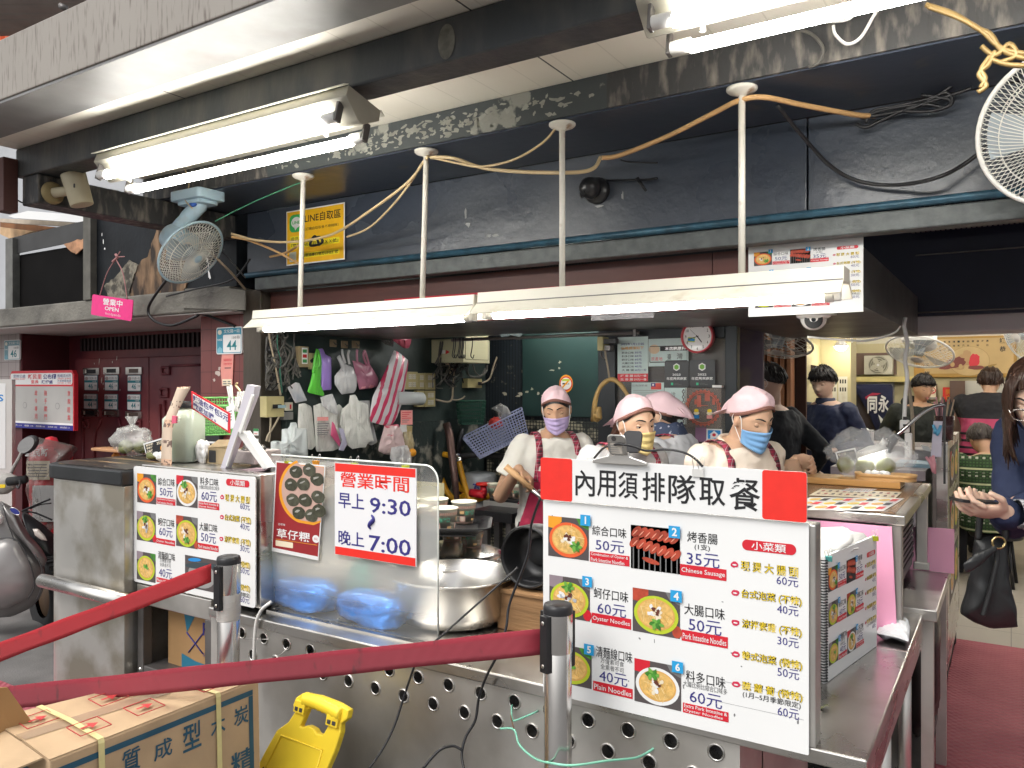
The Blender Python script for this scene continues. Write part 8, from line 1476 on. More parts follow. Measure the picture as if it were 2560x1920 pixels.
g.build('panel_seam',T)
g=MB();pillow(g,[SM(*p,5.1) for p in ((58,1280),(100,1310),(130,1340),(150,1400),(120,1400),(80,1340))],FWD*-1,.10,blackp,5,.05);g.build('seat',T)
g=MB();g.wire([SM(55,1278,4.9),SM(90,1262,4.9),SM(125,1248,4.9)],.006,blackp,4,6);g.wire([SM(60,1278,4.9),SM(90,1283,4.9),SM(130,1300,4.9)],.006,blackp,4,6);g.wire([SM(75,1272,4.9),SM(100,1262,4.9),SM(128,1258,4.9)],.004,blackp,4,6);g.build('luggage_rack',T)
T=thing('red_container','red lettered container wrapped in dark clear plastic by the scooter','container');c=SM(128,1230,5.6);g=MB(Matrix.Translation((c.x,c.y,0)));g.lathe([(0,.35),(.13,.35),(.135,.40),(.135,1.02),(.12,1.06),(.05,1.08),(.035,1.12),(0,1.13)],P_RED,28);g.build('body',T)
g=MB(frame((c.x-_s*-.0-.0,c.y,0),RGT));g.M=frame(V((c.x,c.y,0))+FWD*-.137,RGT);g.text('里民新',-.10,1.0,.06,1.055,0,P_WHITE,.02);g.rect(-.09,.84,.07,.97,.001,P_CRM);g.rect(-.05,.55,.10,.80,.001,P_WHITE);[g.rect(-.08,.86+.02*i,.05,.867+.02*i,.002,P_GREY) for i in range(5)];g.build('label',T)
g=MB();pillow(g,[SM(*p,5.40) for p in ((72,1095),(90,1092),(150,1105),(192,1115),(165,1148),(150,1200),(130,1330),(92,1330),(70,1240),(72,1160))],FWD*-1+RGT*.2,.17,mat('smoky_film',(.16,.14,.13),.12,0,.2,7,alpha=.5,bump=.9,bscale=9),9,.35);g.build('plastic_wrap',T)
g=MB();a=SM(120,1345,5.6);blob(g,a,(.12,.10,.16),mat('crate_red',(.50,.02,.03),.4,0,.2,30),3,.08,4,e=5);solo(g,'red_crate','red plastic crate under the wrapped red container','crate')
# ================================================================== PEOPLE
skin_m=mat('skin',(.56,.35,.235),.5,0,.06,14,sss=.12);skin_t=mat('skin_tan',(.50,.30,.19),.5,0,.06,14,sss=.12);skin_p=mat('skin_pale',(.66,.45,.34),.5,0,.06,14,sss=.12)
hair_m=mat('hair_black',(.012,.010,.010),.38,0,.3,60,stretch=(1,1,.2),bump=.4,bscale=90);hair_b=mat('hair_brown',(.040,.020,.013),.38,0,.4,60,stretch=(1,1,.15),bump=.5,bscale=90)
lip_m=flat('lip',(.42,.16,.13));eye_w=flat('eye_white',(.72,.69,.66),.2);iris_m=flat('iris',(.03,.015,.01),.15)
pinks=mat('scarf_pink',(.74,.53,.57),.8,0,.05,9,bump=.25,bscale=50);brownb=mat('scarf_brown',(.19,.085,.065),.8,0,.1,20)
def plaid(sp,m,mix,noi,ramp,st):
 a=st(m('ADD',sp.outputs[0],9),38,.36);b=st(m('ADD',sp.outputs[2],9),38,.36);c=st(m('ADD',sp.outputs[0],9.006),38,.06);d=st(m('ADD',sp.outputs[2],9.006),38,.06)
 return mix(m('MAXIMUM',c,d),mix(m('MULTIPLY',m('ADD',a,b),.5),(.34,.02,.06),(.05,.025,.03)),(.45,.36,.36)),None
plaid_m=pattern_mat('apron_plaid',plaid,.8);apron_m=mat('apron_red',(.36,.018,.06),.75,0,.08,12,bump=.2,bscale=60)
def stand(px,t):q=atT(px,960,t);q.z=0; return q
def caps(g,p,q,r1,r2,m,n=10):
 p,q=V(p),V(q);g.tube([p,q],[r1,r2],m,n);g.ell(p,(r1,)*3,m,nu=n,nv=6);g.ell(q,(r2,)*3,m,nu=n,nv=6)
def hand(g,w,d,n,curl,m,s=1,side=1):
 d=V(d).normalized();n=V(n);n=(n-d*n.dot(d)).normalized();a=d.cross(n)*side;A=Matrix((a,d,n)).transposed();w=V(w)
 g.ell(w+d*.045*s,(.040*s,.050*s,.016*s),m,A,14,10)
 for i,(off,L) in enumerate(((-.030,.066),(-.010,.076),(.010,.072),(.029,.056))):
  p=w+d*.082*s+a*off*s;ang=curl*.55;r=.0088*s
  for k in range(3):dd=d*cos(ang)+n*sin(ang);q=p+dd*L*s*(.45,.32,.25)[k];caps(g,p,q,r,r*.9,m,8);p=q;r*=.9;ang+=curl*.6
 p=w+d*.025*s-a*.034*s;q=p+(d*.6-a*.65+n*.35).normalized()*.036*s;caps(g,p,q,.0115*s,.010*s,m,8);caps(g,q,q+(d*.85-a*.1*(1-curl)+n*.5*curl).normalized()*.032*s,.010*s,.008*s,m,8)
def head_pt(a,b,off=0):
 cb=cos(b)**(.72 if b<0 else 1);x,y,z=.074*cb*sin(a),.094*cb*cos(a),.115*sin(b);k=max(0,-z/.115)
 x*=1-.30*k**1.5
 if y<0:y*=1-.42*k
 else:
  y+=.014*k*cos(a);y+=.021*exp(-(x/.0115)**2-((z+.024)/.017)**2)+.010*exp(-(x/.009)**2-((z-.002)/.026)**2)
  for sx in (-1,1):y-=.009*exp(-((x-sx*.031)/.016)**2-((z-.012)/.012)**2)
  y+=.005*exp(-((z-.034)/.010)**2)*max(0,cos(a))+.005*exp(-(x/.02)**2-((z+.062)/.009)**2)-.003*exp(-(x/.02)**2-((z+.075)/.006)**2)
 d=V((x,y,z)); return d*(1+off/d.length)
def shell(g,MH,off,bf,bb,m,nz=14,na=40,puff=0,seed=0,top=0,strands=0,b_hi=pi/2,folds=0,flare=0):
 def f(u,v_):
  a=2*pi*u;c=(1+cos(a))/2;b0=bb+(bf-bb)*c**1.3;b=b0+(b_hi-b0)*v_;p=head_pt(a,b,0);n=p.normalized()
  o=off+puff*sin(pi*min(v_*1.2,1))*(.6+.6*mnoise.noise(V((a*1.5+seed,b*2,seed))))+folds*sin(a*4+3*sin(b*2.5+seed)+seed)*sin(pi*min(v_*1.5,1))+strands*sin(a*37+4*mnoise.noise(V((a*3,b*2,seed))))*(1-v_);fl=flare*max(0,-cos(a))**4*max(0,1-v_*2.2)**1.3; return MH@(p+n*o+V((fl*.25*sin(a*9),-top*max(0,-cos(a))*v_-fl,top*v_*.3-fl*.55)))
 g.grid(f,na,nz,m,closed=True)
def person(label,pos,face,H,head=(0,0,0),lean=0,arms=(),skin=skin_m,top=None,sleeve=1,pants=None,wide=1,hair=None,scarf=None,maskm=None,eyes=None,apron=None,seated=0,voxel=.0055,neck=.0,drop=0,hs=1,collar=None,group=None):
 T=thing('person',label,'person',group);face=V(face);M=Matrix.Translation((pos[0],pos[1],-seated))@Matrix.Rotation(atan2(-face.x,face.y),4,'Z')@Matrix.Scale(H/1.6,4);Mi=M.inverted()
 def Lx(p):
  p=V(p);k=min(max((p.z-.86)/.25,0),1)*lean;y,z=p.y,p.z-.9; return V((p.x,y*cos(k)+z*sin(k),.9+z*cos(k)-y*sin(k)))
 secs=[(.78,.150,.11,0),(.86,.158,.115,0),(.95,.142,.105,0),(1.05,.140,.105,.005),(1.15,.155,.112,.005),(1.22,.168,.108,0),(1.28,.165,.090,-.005),(1.325,.105,.068,-.008),(1.35,.060,.055,-.005)]
 def torso(g,off,m,z0=.78,fold=0,z1=1.36):
  ss=[s_ for s_ in secs if z0-.09<=s_[0]<=z1]
  def f(u,v_):
   t=v_*(len(ss)-1);i=min(int(t),len(ss)-2);k=t-i;a_,b_=ss[i],ss[i+1];z,rx,ry,yo=(a_[q]+(b_[q]-a_[q])*k for q in range(4));an=2*pi*u
   o=off+fold*mnoise.noise(V((an*1.3,z*9,H*7)))+fold*.6*mnoise.noise(V((an*3,z*22,H*9)));cs,sn=cos(an),sin(an)
   return M@Lx((wide*(rx+o)*(abs(cs)**.8)*(1 if cs>0 else -1),(ry*(wide if wide>1 else 1)+o)*(abs(sn)**.9)*(1 if sn>0 else -1)+yo,z))
  g.grid(f,32,24,m,closed=True);n=len(g.v);g.f.append(tuple(range(n-32*25,n-32*24)));g.m.append(g.mi(m));g.sm.append(True);g.f.append(tuple(range(n-32,n)));g.m.append(g.mi(m));g.sm.append(True)
 b=MB();torso(b,0,skin);hc=Lx((0,.018+neck,1.485-drop));MH=M@Matrix.Translation(hc)@Matrix.Rotation(head[0],4,'Z')@Matrix.Rotation(head[1],4,'X')@Matrix.Rotation(head[2],4,'Y')@Matrix.Scale(hs,4)
 caps(b,M@Lx((0,-.008,1.30)),MH@V((0,-.022,-.06)),.052,.047,skin,16)
 b.grid(lambda u,v_:MH@head_pt(2*pi*u,-pi/2+.001+(pi-.002)*v_),64,56,skin,closed=True)
 for sx in (-1,1):
  b.ell(MH@V((sx*.075,-.006,-.004)),(.010,.019,.032),skin,MH.to_3x3().normalized()@Matrix.Rotation(sx*-.35,3,'Z'),12,8)
 slv=MB()
 for sx,wpos,wdir,pn,curl,*pole in arms:
  S=Lx((sx*.158*wide,-.005,1.272));W=Mi@V(wpos);d=W-S;L1,L2=.275,.245
  if d.length>L1+L2-.01:W=S+d.normalized()*(L1+L2-.01);d=W-S
  pl=V(pole[0]) if pole else V((sx*.28,-.55,-.8));L=d.length;dn=d.normalized();x=(L1*L1-L2*L2+L*L)/(2*L);h=sqrt(max(L1*L1-x*x,0));pv=(pl-dn*pl.dot(dn)).normalized();E=S+dn*x+pv*h
  s_=H/1.6;caps(b,M@S,M@E,.050*s_*wide,.038*s_,skin,14);caps(b,M@E,M@W,.040*s_,.026*s_,skin,14);hand(b,M@W,wdir,pn,curl,skin,s_*.98,sx)
  if sleeve>.9:caps(slv,M@S,M@E,.064*s_*wide,.053*s_,top,14);caps(slv,M@E,M@(E+(W-E)*.93),.055*s_,.042*s_,top,14)
  elif sleeve>0:
   q=S+(E-S)*sleeve;slv.tube([M@S,M@(S+(q-S)*.5),M@q],[.066*s_,.073*s_,.080*s_],top,18);slv.ell(M@S,(.067*s_,)*3,top,nu=14,nv=8)
 for sx in (-1,1):
  hp=V((sx*.085,0,.82))
  kn,an=(V((sx*.11,.36,.82)),V((sx*.11,.34,.44+.0))) if seated else (V((sx*.095,.02,.45)),V((sx*.10,0,.08)))
  caps(b,M@hp,M@kn,.074,.052,skin,14);caps(b,M@kn,M@an,.050,.036,skin,14)
 o=b.build('body',T);k=o.modifiers.new('join','REMESH');k.mode='VOXEL';k.voxel_size=voxel;k.use_smooth_shade=True ;k=o.modifiers.new('soften','SMOOTH');k.factor=.5;k.iterations=2
 torso(slv,.018,top,.78,.010,1.345);o=slv.build('top',T);k=o.modifiers.new('join','REMESH');k.mode='VOXEL';k.voxel_size=.008;k.use_smooth_shade=True ;k=o.modifiers.new('soften','SMOOTH');k.factor=.5;k.iterations=3
 tx=bpy.data.textures.get('cloth_folds') or bpy.data.textures.new('cloth_folds','CLOUDS');tx.noise_scale=.07;tx.noise_depth=2
 k=o.modifiers.new('folds','DISPLACE');k.texture=tx;k.strength=.022;k.mid_level=.55
 if sleeve<.9:nl=MB();nl.tube([M@Lx((.068*cos(t)*max(wide,1),.064*sin(t)-.004,1.328+.010*(1-sin(t))-.012*max(0,sin(t)))) for t in [2*pi*i/40 for i in range(40)]],.009*H/1.6,top,8,True);nl.build('neckline',T)
 pt=MB();pm_=pants or P_DARK
 for sx in (-1,1):
  hp=V((sx*.085,0,.83));kn,an=(V((sx*.11,.36,.82)),V((sx*.11,.34,.46))) if seated else (V((sx*.095,.02,.45)),V((sx*.10,0,.10)))
  caps(pt,M@hp,M@kn,.092,.068,pm_,14);caps(pt,M@kn,M@an,.068,.056,pm_,14)
 pt.build('trousers',T)
 sm_=MB()
 for sx in (-1,1):f=V((sx*.105,.04 if not seated else.38,.045 if not seated else.40));sm_.ell(M@f,(.045,.05,.05),blackp);sm_.ell(M@(f+V((0,.07,-.012))),(.045,.05,.03),blackp)
 sm_.build('shoes',T)
 if eyes is not None:
  for sx in (-1,1):
   c=V((sx*.031,.0685,.010));ks=MH.to_scale().x;g=MB();g.ell(MH@c,(.0125*ks,)*3,eye_w,nu=16,nv=10);an=-.15-.5*eyes;dr=V((sx*.0+.0,cos(an),sin(an)));g.ell(MH@(c+dr*.0082),(.0066*ks,)*3,iris_m,nu=12,nv=8);ey=g.build('eye',T)
   g=MB();e0=radians(18-48*eyes)
   for lo_,hi_ in ((e0,1.9),(-1.9,radians(-32-12*eyes))):g.grid(lambda u,v_:MH@(c+V((cos(pi*u)*.0150,sin(pi*u)*cos(lo_+(hi_-lo_)*v_)*.0138,sin(pi*u)*sin(lo_+(hi_-lo_)*v_)*.0138))),12,8,skin)
   g.build('eyelid',ey);g=MB();g.tube([MH@(c+V((cos(pi*u)*.0152,sin(pi*u)*cos(e0)*.0142,sin(pi*u)*sin(e0)*.0142))) for u in [i/10 for i in range(1,10)]],.0011,P_BLK,5);g.build('eyelash',ey)
   g=MB();g.tube([MH@(head_pt(sx*a_,b_)+V((0,.001,0))) for a_,b_ in ((.16,.315),(.35,.355),(.55,.36),(.74,.31))],[.0022,.0030,.0026,.0012],hair_m,6);g.build('eyebrow',T)
 if maskm:
  def fm(u,v_):
   a=-1.28+2.56*u;k=abs(a)/1.28;zt,zb=-.006-.020*k,-.118+.028*k;z=zt+(zb-zt)*v_;w=.079-.012*v_;yy=.101+.017*exp(-(a/.42)**2)*(1-.55*v_)+.003*sin(v_*pi*7)*(1-k**2); return MH@V((w*sin(a),yy*cos(a)**.75 if cos(a)>0 else 0,z))
  g=MB();g.grid(fm,24,16,maskm);mk=g.build('face_mask',T,solid=.0015)
  for sx in (-1,1):g=MB();g.wire([fm(.0 if sx<0 else 1,.12),MH@V((sx*.079,.020,.018)),MH@V((sx*.083,-.012,.026)),MH@V((sx*.084,-.026,-.004)),MH@V((sx*.078,.005,-.04)),fm(.0 if sx<0 else 1,.9)],.0017,P_WHITE,6,5);g.build('ear_loop',mk)
 elif eyes is not None:
  g=MB()
  for dz,r in ((-.058,.0035),(-.066,.0042)):g.tube([MH@(head_pt(a_,math.asin(dz/.115),.0)+V((0,.0005,0))) for a_ in (-.28,-.14,0,.14,.28)],[r*.4,r,r,r,r*.4],lip_m,6)
  g.build('lips',T)
 if hair:hair(T,MH)
 if scarf:
  sd,tail=scarf;g=MB();shell(g,MH,.011,.80,-.16,pinks,puff=.013,seed=sd,top=.024,folds=.005,flare=.075);hs_=g.build('headscarf',T,solid=.002)
  g=MB();N=40
  def fb(u,v_):a=2*pi*u;c=(1+cos(a))/2;b0=-.16+.96*c**1.3-.10+.13*v_;p=head_pt(a,b0); return MH@(p+p.normalized()*(.0115+.0025*v_)) if cos(a)>-.75 else MH@(p+p.normalized()*.004)
  g.grid(fb,N,2,brownb,closed=True);g.build('scarf_band',hs_,solid=.002)
  g=MB();tp=[V(p) for p in tail];pillow(g,[MH@p for p in tp],MH.to_3x3()@V((0,0,1)),.014,pinks,sd,.5,fold=(20,20));g.build('scarf_tail',hs_)
 if apron:
  def fa(u,v_,off=.034):
   z=.40+v_*(apron-.40);an=pi/2+(u-.5)*2*(1.25-.55*max(0,(v_-.62)/.38));zz=min(max(z,.80),1.2);t=[s_ for s_ in secs];i=max(q for q in range(len(t)-1) if t[q][0]<=zz);k=(zz-t[i][0])/(t[i+1][0]-t[i][0]);rx=t[i][1]+(t[i+1][1]-t[i][1])*k;ry=t[i][2]+(t[i+1][2]-t[i][2])*k
   return M@Lx((wide*(rx+off)*cos(an),(ry*max(wide,1)+off)*sin(an)+.004*sin(u*17)*(1-v_),z))
  g=MB();g.grid(fa,24,20,apron_m);ap=g.build('apron',T,solid=.003)
  g=MB();g.grid(lambda u,v_:fa(.24+.52*u,.22+.34*v_,.038),14,10,plaid_m);g.build('apron_pocket',ap,solid=.002)
  for sx in (-1,1):
   g=MB();q=[(.5-sx*.40,.985,.040),(.5-sx*.40,.90,.038)];pts=[fa(.5-sx*.42,.93,.038)]+[M@Lx(p) for p in ((sx*.105*wide,.108,1.24),(sx*.10*wide,.078,1.305),(sx*.094*wide,.02,1.342),(sx*.085*wide,-.065,1.325),(sx*.05*wide,-.122,1.22),(-sx*.06*wide,-.130,1.05),(-sx*.13*wide,-.10,.95))];pts=spline(pts,4);wv=(M.to_3x3()@V((.017,0,0)))
   g.add([x for p in pts for x in (p-wv,p+wv)],[(2*i,2*i+1,2*i+3,2*i+2) for i in range(len(pts)-1)],plaid_m,True);g.build('apron_strap',ap,solid=.004)
 if collar:collar(T,M,Lx)
 return T,M,MH,Lx
def short_hair(m=hair_m,bf=.42,bb=-.55,puff=.012,fringe=0,seed=1):
 def f(T,MH):
  g=MB();shell(g,MH,.010,bf,bb,m,16,96,puff=puff,seed=seed,strands=.0022)
  rng=random.Random(seed)
  for i in range(90):
   a=rng.uniform(-pi,pi);c=(1+cos(a))/2;b1=bb+(bf-bb)*c**1.3;b0=rng.uniform(b1+.15,1.3);q=[head_pt(a,b0,.010+puff*.7),head_pt(a+rng.uniform(-.15,.15),(b0+b1)/2,.015+puff*.6),head_pt(a+rng.uniform(-.25,.25),b1-rng.uniform(-.12,.05),rng.uniform(.006,.018))];g.tube([MH@x for x in q],[.006,.007,.0012],m,5)
  if fringe:
   for i in range(26):
    a=-1.0+2.0*i/25;p0=head_pt(a,.85,.016);p1=head_pt(a*1.02+rng.uniform(-.06,.06),fringe+rng.uniform(-.05,.08),.012);pm_=head_pt(a,.6,.020);g.tube([MH@q for q in (p0,pm_,p1)],[.010,.009,.002],m,6)
  g.build('hair',T)
 return f
def bun(T,MH,bf=.80):g=MB();shell(g,MH,.006,bf,-.55,hair_m,8,60,strands=.001);g.ell(MH@V((0,-.105,-.005)),(.036,.032,.036),hair_m,fn=lambda d:1+.08*sin(d.x*30+d.z*20));g.build('hair',T)
def long_back(T,MH):
 g=MB();shell(g,MH,.005,.80,-.55,hair_m,8,60,strands=.001);pillow(g,[MH@V(p) for p in ((-.02,-.09,.0),(.02,-.10,.0),(.035,-.115,-.10),(.02,-.12,-.20),(-.02,-.12,-.21),(-.04,-.11,-.10))],MH.to_3x3()@V((1,-.3,0)),.045,mat('hair_chestnut',(.085,.036,.024),.5,0,.4,60,stretch=(1,1,.15)),2,.4,fold=(90,4));g.build('hair',T)
tee=lambda n,c:mat(n,c,.8,0,.04,8,bump=.15,bscale=40)
black_trs=mat('trousers_black',(.02,.02,.024),.8,0,.2,8)
tail_s=((-.045,-.10,-.02),(.045,-.10,-.02),(.075,-.165,-.075),(.03,-.19,-.05),(-.01,-.175,-.035),(-.06,-.17,-.065))
STF='serving staff in pink headscarves'
p=stand(1374,3.9);hw=atT(1313,1192,3.66)
stick_a,stick_b=atT(1264,1166,3.62),atT(1356,1246,3.60);sd_=(stick_b-stick_a).normalized()
pn_=FWD*.9+UP*.3
person('woman with lilac mask and white tee holding a wooden handled paddle',p,FWD*-.95+RGT*.28,1.51,(-.42,-.38,.05),.12,[(1,hw-sd_*.0+UP*.035-RGT*.03,sd_*.2+RGT*.75-UP*.65,FWD*.2-UP*.8-RGT*.5,1.25),(-1,atT(1480,1330,3.65),(0,0,-1),(1,0,0),.4)],skin_t,tee('tee_white',(.74,.72,.66)),.62,black_trs,1,lambda T,MH:bun(T,MH,.62),(3,tail_s),mat('mask_lilac',(.50,.40,.66),.7,0,.04,9),.95,1.17,neck=.02,drop=.015,hs=.88,group=STF)
T=thing('paddle','wooden handled steel paddle held by the woman in the white tee','paddle');g=MB();mid=stick_a.lerp(stick_b,.72);g.tube([stick_a,mid],[.016,.013],mat('handle_wood',(.60,.36,.18),.5,0,.15,9),14);g.build('handle',T);g=MB();g.tube([mid,stick_b,stick_b+sd_*.06],[.012,.011,.008],steel,12);g.build('shaft',T)
p=stand(1528,3.22);person('woman with yellow mask looking over the queue sign',p,FWD*-.86+RGT*.50,1.52,(-.10,-.22,.05),.24,[(1,p+V((.10,-.25,1.02)),RGT,(0,0,-1),.5),(-1,p+V((.28,-.05,1.0)),RGT,(0,0,-1),.5)],skin_m,tee('tee_grey',(.45,.45,.46)),.6,black_trs,1,long_back,(7,((-.05,-.10,.02),(.04,-.10,.02),(.07,-.175,-.055),(.02,-.20,-.05),(-.03,-.19,-.035),(-.08,-.18,-.06))),mat('mask_yellow',(.66,.52,.22),.7,0,.04,9),.25,1.17,neck=.02,drop=.045,hs=.90,group=STF)
def bandana(T,M,Lx):
 g=MB();bm_=pattern_mat('bandana_navy',lambda sp,m,mix,noi,ramp,st:(mix(ramp(noi(45,det=2),.60,.64),(.035,.05,.10),(.50,.52,.58)),noi(30)),.8)
 g.grid(lambda u,v_:M@(Lx((.088*cos(2*pi*u)*(1.1-.25*v_),.082*sin(2*pi*u)*(1.1-.25*v_)-.006,1.325+.075*v_+.016*sin(2*pi*u)))+V((0,0,.004*sin(u*40)))),40,6,bm_,closed=True);g.build('neck_bandana',T,solid=.006)
p=stand(1712,3.66);person('woman in profile with navy bandana and crossed apron straps',p,RGT*-.80+FWD*.52,1.52,(.10,-.28,0),.20,[(1,p+V((-.25,.28,1.0)),(-1,0,0),(0,0,-1),.5),(-1,p+V((-.42,.05,1.0)),(-1,0,0),(0,0,-1),.5)],skin_m,tee('tee_pale',(.58,.59,.62)),.6,black_trs,1.12,bun,(11,((-.04,-.10,.03),(.04,-.10,.03),(.06,-.15,-.02),(.03,-.16,-.055),(-.02,-.15,-.06),(-.06,-.15,-.02))),mat('mask_purple',(.36,.32,.60),.7,0,.04,9),.7,1.17,drop=.05,hs=.90,collar=bandana,group=STF)
p=stand(1812,3.08);h1,h2=atT(1952,1172,3.14),atT(1992,1150,3.30)
person('woman in peach tee with light blue mask, hands over the order counter',p,FWD*-.88+RGT*.46,1.54,(-.06,-.46,.07),.18,[(1,h1,RGT*.9+FWD*.25+UP*.05,FWD*.8-UP*.3,1.2),(-1,h2,RGT*.45-FWD*.75-UP*.05,RGT*-.8-UP*.3,1.2)],skin_m,tee('tee_peach',(.80,.69,.58)),.75,black_trs,1.12,bun,(5,((-.05,-.10,.0),(.05,-.10,.0),(.09,-.16,-.06),(.03,-.185,-.075),(-.03,-.18,-.06),(-.09,-.17,-.05))),mat('mask_blue',(.20,.42,.74),.7,0,.04,9),1.0,1.14,neck=.035,drop=.04,hs=.90,group=STF)
p=stand(1935,4.8);person('man in black sweater seen from behind with bowl cut hair',p,RGT*-.55+FWD*.80,1.62,(.35,-.15,0),.05,[(1,p+V((.15,.3,.95)),(0,1,0),(0,0,-1),.5),(-1,p+V((-.25,.2,1.0)),(-.5,1,0),(0,0,-1),.5)],skin_p,mat('sweater_black',(.020,.022,.026),.9,0,.15,9),1,black_trs,1.1,short_hair(hair_m,.62,-.12,.020,0,2),None,mat('mask_white',(.66,.66,.66),.7),None,voxel=.007)
navyj=mat('jacket_navy',(.014,.022,.060),.55,0,.15,9,bump=.2,bscale=30);p=stand(2070,6.0);hd=atT(2062,1122,5.75)
def jacket(T,M,Lx):
 g=MB();g.lathe([(.070,0),(.074,.02),(.066,.055),(.060,.055)],navyj,24,M@Matrix.Translation(Lx((0,.0,1.315))));g.build('collar',T);g=MB();g.tube([M@Lx((0,.128,z)) for z in (.82,.95,1.05,1.15,1.25)],.004,P_BLK,6);g.build('zip',T)
person('man in navy bomber jacket looking down at his phone',p,RGT*-.80-FWD*.42,1.63,(.25,-.32,0),.06,[(1,hd-RGT*.03,RGT*-.9-FWD*.2,UP*1,.7),(-1,hd+RGT*.09-UP*.01,RGT*-.95,UP,.7)],skin_p,navyj,1,mat('jeans_navy',(.012,.018,.045),.8,0,.2,9),1.18,short_hair(hair_m,.44,-.28,.018,.34,4),None,None,.85,voxel=.007,collar=jacket)
g=MB();g.M=frame(hd-RGT*.05+UP*.012,RGT,FWD);g.plate(rrect(-.035,-.07,.035,.07,.01),0,.009,blackp);solo(g,'phone','dark phone in the hand of the navy jacketed man','phone')
park=mat('parka_dark',(.022,.026,.022),.8,0,.25,7,bump=.3,bscale=14);p=stand(2300,7.0)
def hood(T,M,Lx):g=MB();g.tube([M@Lx((.125*cos(a_),.075*sin(a_)-.03,1.335+.03*sin(a_*1.5))) for a_ in [pi*1.05*i/12-.05+pi for i in range(13)]],[.03+.018*sin(pi*i/12) for i in range(13)],park,12);g.build('hood',T)
person('young man in dark parka facing the camera and looking down',p,FWD*-1,1.58,(.05,-.30,0),.05,[(1,p+V((-.15,-.2,.95)),(0,-.3,-1),(1,0,0),.5),(-1,p+V((.12,-.25,.95)),(0,-.3,-1),(1,0,0),.5)],skin_t,park,1,black_trs,1.30,short_hair(hair_m,.50,-.22,.018,.38,6),None,None,.8,voxel=.007,collar=hood)
strip=pattern_mat('striped_pink',lambda sp,m,mix,noi,ramp,st:(mix(m('LESS_THAN',sp.outputs[2],1.20),(.014,.014,.018),mix(m('MULTIPLY',st(sp.outputs[2],17,.35),m('LESS_THAN',sp.outputs[2],1.08)),(.46,.06,.14),(.014,.014,.018))),None),.85)
p=stand(2470,6.9);person('person in black and pink striped top leaning over a table',p,FWD*.8+RGT*.55,1.72,(0,-.5,0),.45,[(1,p+V((.42,.35,.95)),(1,0,0),(0,0,-1),.5),(-1,p+V((-.05,.5,.92)),(0,1,-.4),(0,0,-1),.5)],skin_m,strip,1,black_trs,1.22,short_hair(hair_b,.4,-.6),voxel=.008)
def nordic(sp,m,mix,noi,ramp,st):
 z=sp.outputs[2];a=m('MULTIPLY',st(z,46,.5),st(m('ADD',sp.outputs[0],9),46,.6)); return mix(st(z,9,.12),mix(m('MULTIPLY',st(m('ADD',z,.05),9,.28),m('MULTIPLY',st(z,30,.5),st(m('ADD',sp.outputs[0],9),22,.4))),mix(a,(.020,.045,.016),(.045,.10,.03)),(.42,.42,.34)),(.50,.52,.30)),noi(120)
nord=pattern_mat('nordic_green',nordic,.9);p=stand(2490,5.9);person('seated person in green patterned sweater with their back turned',p,FWD*1+RGT*.1,1.62,(0,-.65,0),.28,[(1,p+V((.25,.35,.78)),(0,1,0),(0,0,-1),.5),(-1,p+V((-.25,.38,.78)),(0,1,0),(0,0,-1),.5)],skin_t,nord,1,black_trs,1.36,short_hair(mat('hair_thin',(.05,.04,.035),.5,0,.3,30),.3,-.45,.004),None,None,None,seated=.38,voxel=.008,neck=.05)
T=thing('dining_stool','black stool under the person in the green sweater','stool');g=MB(Matrix.Translation((p.x,p.y,0)));g.lathe([(0,.36),(.17,.36),(.18,.38),(.17,.40),(0,.40)],blackp,24);g.build('seat',T)
for a in range(4):g=MB();g.tube([(p.x+.12*cos(a*pi/2+.7),p.y+.12*sin(a*pi/2+.7),.36),(p.x+.17*cos(a*pi/2+.7),p.y+.17*sin(a*pi/2+.7),0)],.012,blackp,8);g.build('leg',T)
T=thing('dining_table','brown dining table beyond the person in the green sweater','table');g=MB();g.box((p.x-.5,p.y+.33,.70),(p.x+1.2,p.y+1.0,.735),mat('table_brown',(.20,.08,.04),.4));g.build('table_top',T,bevel=.004)
for dx in (-.42,1.1):g=MB();g.box((p.x+dx,p.y+.6,0),(p.x+dx+.06,p.y+.66,.70),darksteel);g.build('leg',T)
p=stand(2800,2.62);hw=atT(2512,1282,2.36);fwd_=RGT*-.86-FWD*.45
def fg_hair(T,MH):
 g=MB();shell(g,MH,.010,.62,-.35,hair_b,14,110,puff=.014,seed=5,strands=.0025);rng=random.Random(6)
 for i in range(150):
  a=rng.uniform(.75,5.5);a=a if a<pi else a-2*pi;side=1 if a>0 else -1;L=rng.uniform(.11,.17);p0=head_pt(a,rng.uniform(.1,.8),.014);q=[p0,head_pt(a,-.15,.020),head_pt(a,-.15,.024)+V((side*.004,.012,-L*.55)),head_pt(a,-.15,.022)+V((side*rng.uniform(-.012,.012),.020+rng.uniform(-.01,.02),-L))];g.tube([MH@x for x in spline(q,3)],[.006]*7+[.004,.003,.0012],hair_b,5)
 for i in range(22):a=.45+.02*i;g.tube([MH@x for x in spline([head_pt(a,1.1,.012),head_pt(a+.15,.55,.022),head_pt(a+.22,.1,.022),head_pt(a+.2,-.25,.022)],3)],[.005]*9+[.0015],hair_b,5)
 g.build('hair',T)
jk=mat('jacket_navy_knit',(.020,.030,.075),.8,0,.15,9,bump=.25,bscale=40);lace=pattern_mat('lace_grey',lambda sp,m,mix,noi,ramp,st:(mix(ramp(noi(60,det=3),.48,.54),(.16,.16,.17),(.46,.46,.48)),noi(80)),.85)
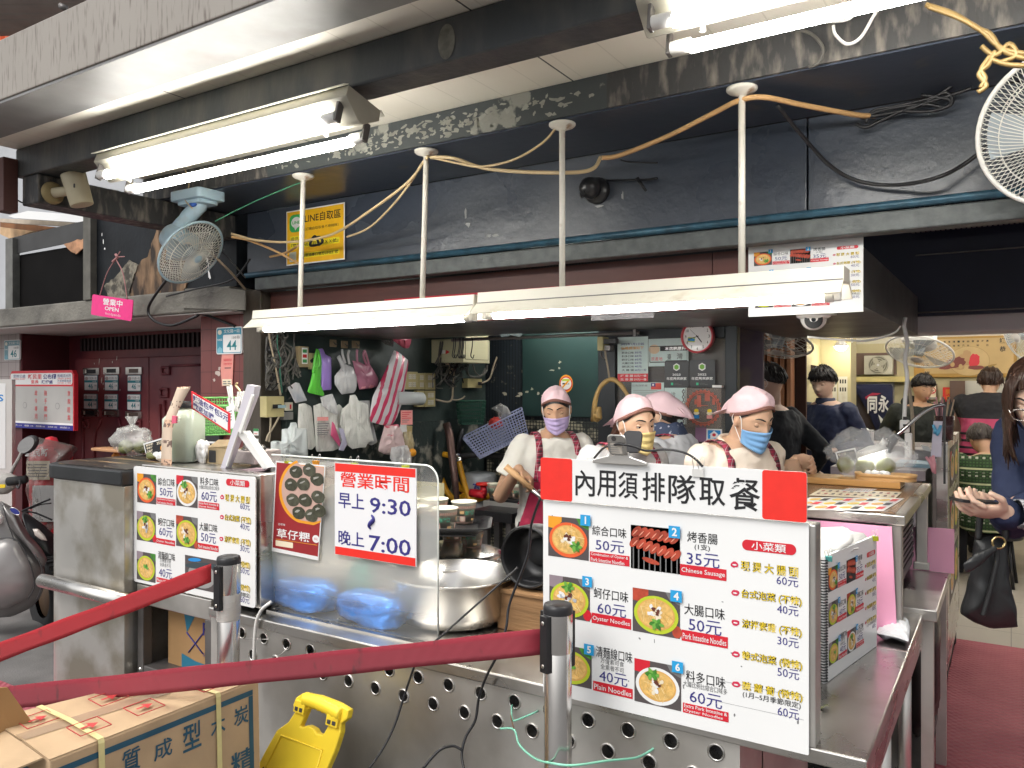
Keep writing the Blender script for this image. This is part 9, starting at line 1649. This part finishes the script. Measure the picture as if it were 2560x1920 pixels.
T,M,MH,Lx=person('woman at the right edge bending over her phone, navy jacket and black handbag',p,fwd_,1.76,(.30,-.55,.0),.62,[(1,hw,RGT*-.97+UP*.10-FWD*.1,UP*.75+FWD*.4,.85,(.3,-.6,-.8)),(-1,hw+FWD*.16+RGT*.14,RGT*-.9,UP,.7)],skin_p,jk,1,pattern_mat('jeans_print',lambda sp,m,mix,noi,ramp,st:(mix(ramp(noi(50),.52,.58),(.025,.035,.075),(.20,.22,.28)),None),.85),1.12,fg_hair,None,None,.7,voxel=.0045,neck=.06)
g=MB();el=M@Lx((.20,.0,1.02));a_=hw+RGT*.035;b_=a_+RGT*.16-UP*.055;g.grid(lambda u,v_:(lambda c,r:c+UP*r*sin(2*pi*u)+FWD*r*cos(2*pi*u))(a_.lerp(b_,v_),.040+.016*v_+.003*sin(v_*30)+.002*sin(u*25)),24,14,lace,closed=True);g.build('lace_cuff',T,solid=.003)
g=MB()
for sx in (-1,1):g.tube([MH@V((sx*.031+.025*cos(t),.105,.004+.019*sin(t))) for t in [i*pi/12 for i in range(24)]],.0013,steel,5,True);g.tube([MH@V((sx*.056,.104,.008)),MH@V((sx*.080,.05,.012)),MH@V((sx*.082,-.01,.006))],.0013,steel,5)
g.tube([MH@V((-.007,.108,.008)),MH@V((.007,.108,.008))],.0013,steel,5);g.build('glasses',T)
g=MB();g.tube([M@Lx((-.02,.136,z)) for z in (.80,.95,1.1,1.22)],[.012]*4,P_RED,8);g.build('red_lining',T)
g=MB(frame(hw-RGT*.075+FWD*.01+UP*.028,RGT+UP*-.1,FWD));g.plate(rrect(-.07,-.036,.07,.036,.008),0,.009,blackp);solo(g,'phone','dark phone held by the woman at the right edge','phone')
T=thing('handbag','black leather handbag hanging from the forearm at the right edge','handbag');lea=mat('leather_black',(.018,.019,.020),.42,0,.2,9,bump=.35,bscale=9)
B=lambda cx,cy,t=2.42:atT(1900+cx*.4821,1120+cy*.4821,t)
g=MB();pillow(g,[B(*q) for q in ((1120,470),(1200,455),(1275,480),(1290,700),(1330,930),(1200,938),(1110,905),(1040,860),(1075,730),(1100,600))],FWD*-1,.055,lea,4,.25,n=56,fold=(14,9));g.build('bag_body',T)
g=MB();pillow(g,[B(*q,2.36) for q in ((1055,600),(1120,545),(1225,500),(1232,525),(1140,610),(1080,645),(1060,640))],FWD*-1,.012,lea,7,.2);g.build('strap_flap',T)
g=MB();g.wire([B(1230,520,2.37),B(1225,600,2.37),B(1190,750,2.37),B(1155,870,2.37)],.008,lea);g.wire([B(1130,475,2.42),B(1150,330,2.42),B(1215,290,2.40),B(1270,340,2.42),B(1272,480,2.42)],.010,lea);g.build('strap',T)
g=MB();g.wire([B(1238+34*cos(t),490+30*sin(t),2.36) for t in [i*.7 for i in range(9)]],.0035,mat('brass_ring',(.55,.42,.2),.25,1),4,6,True);g.build('ring',T)
settle()
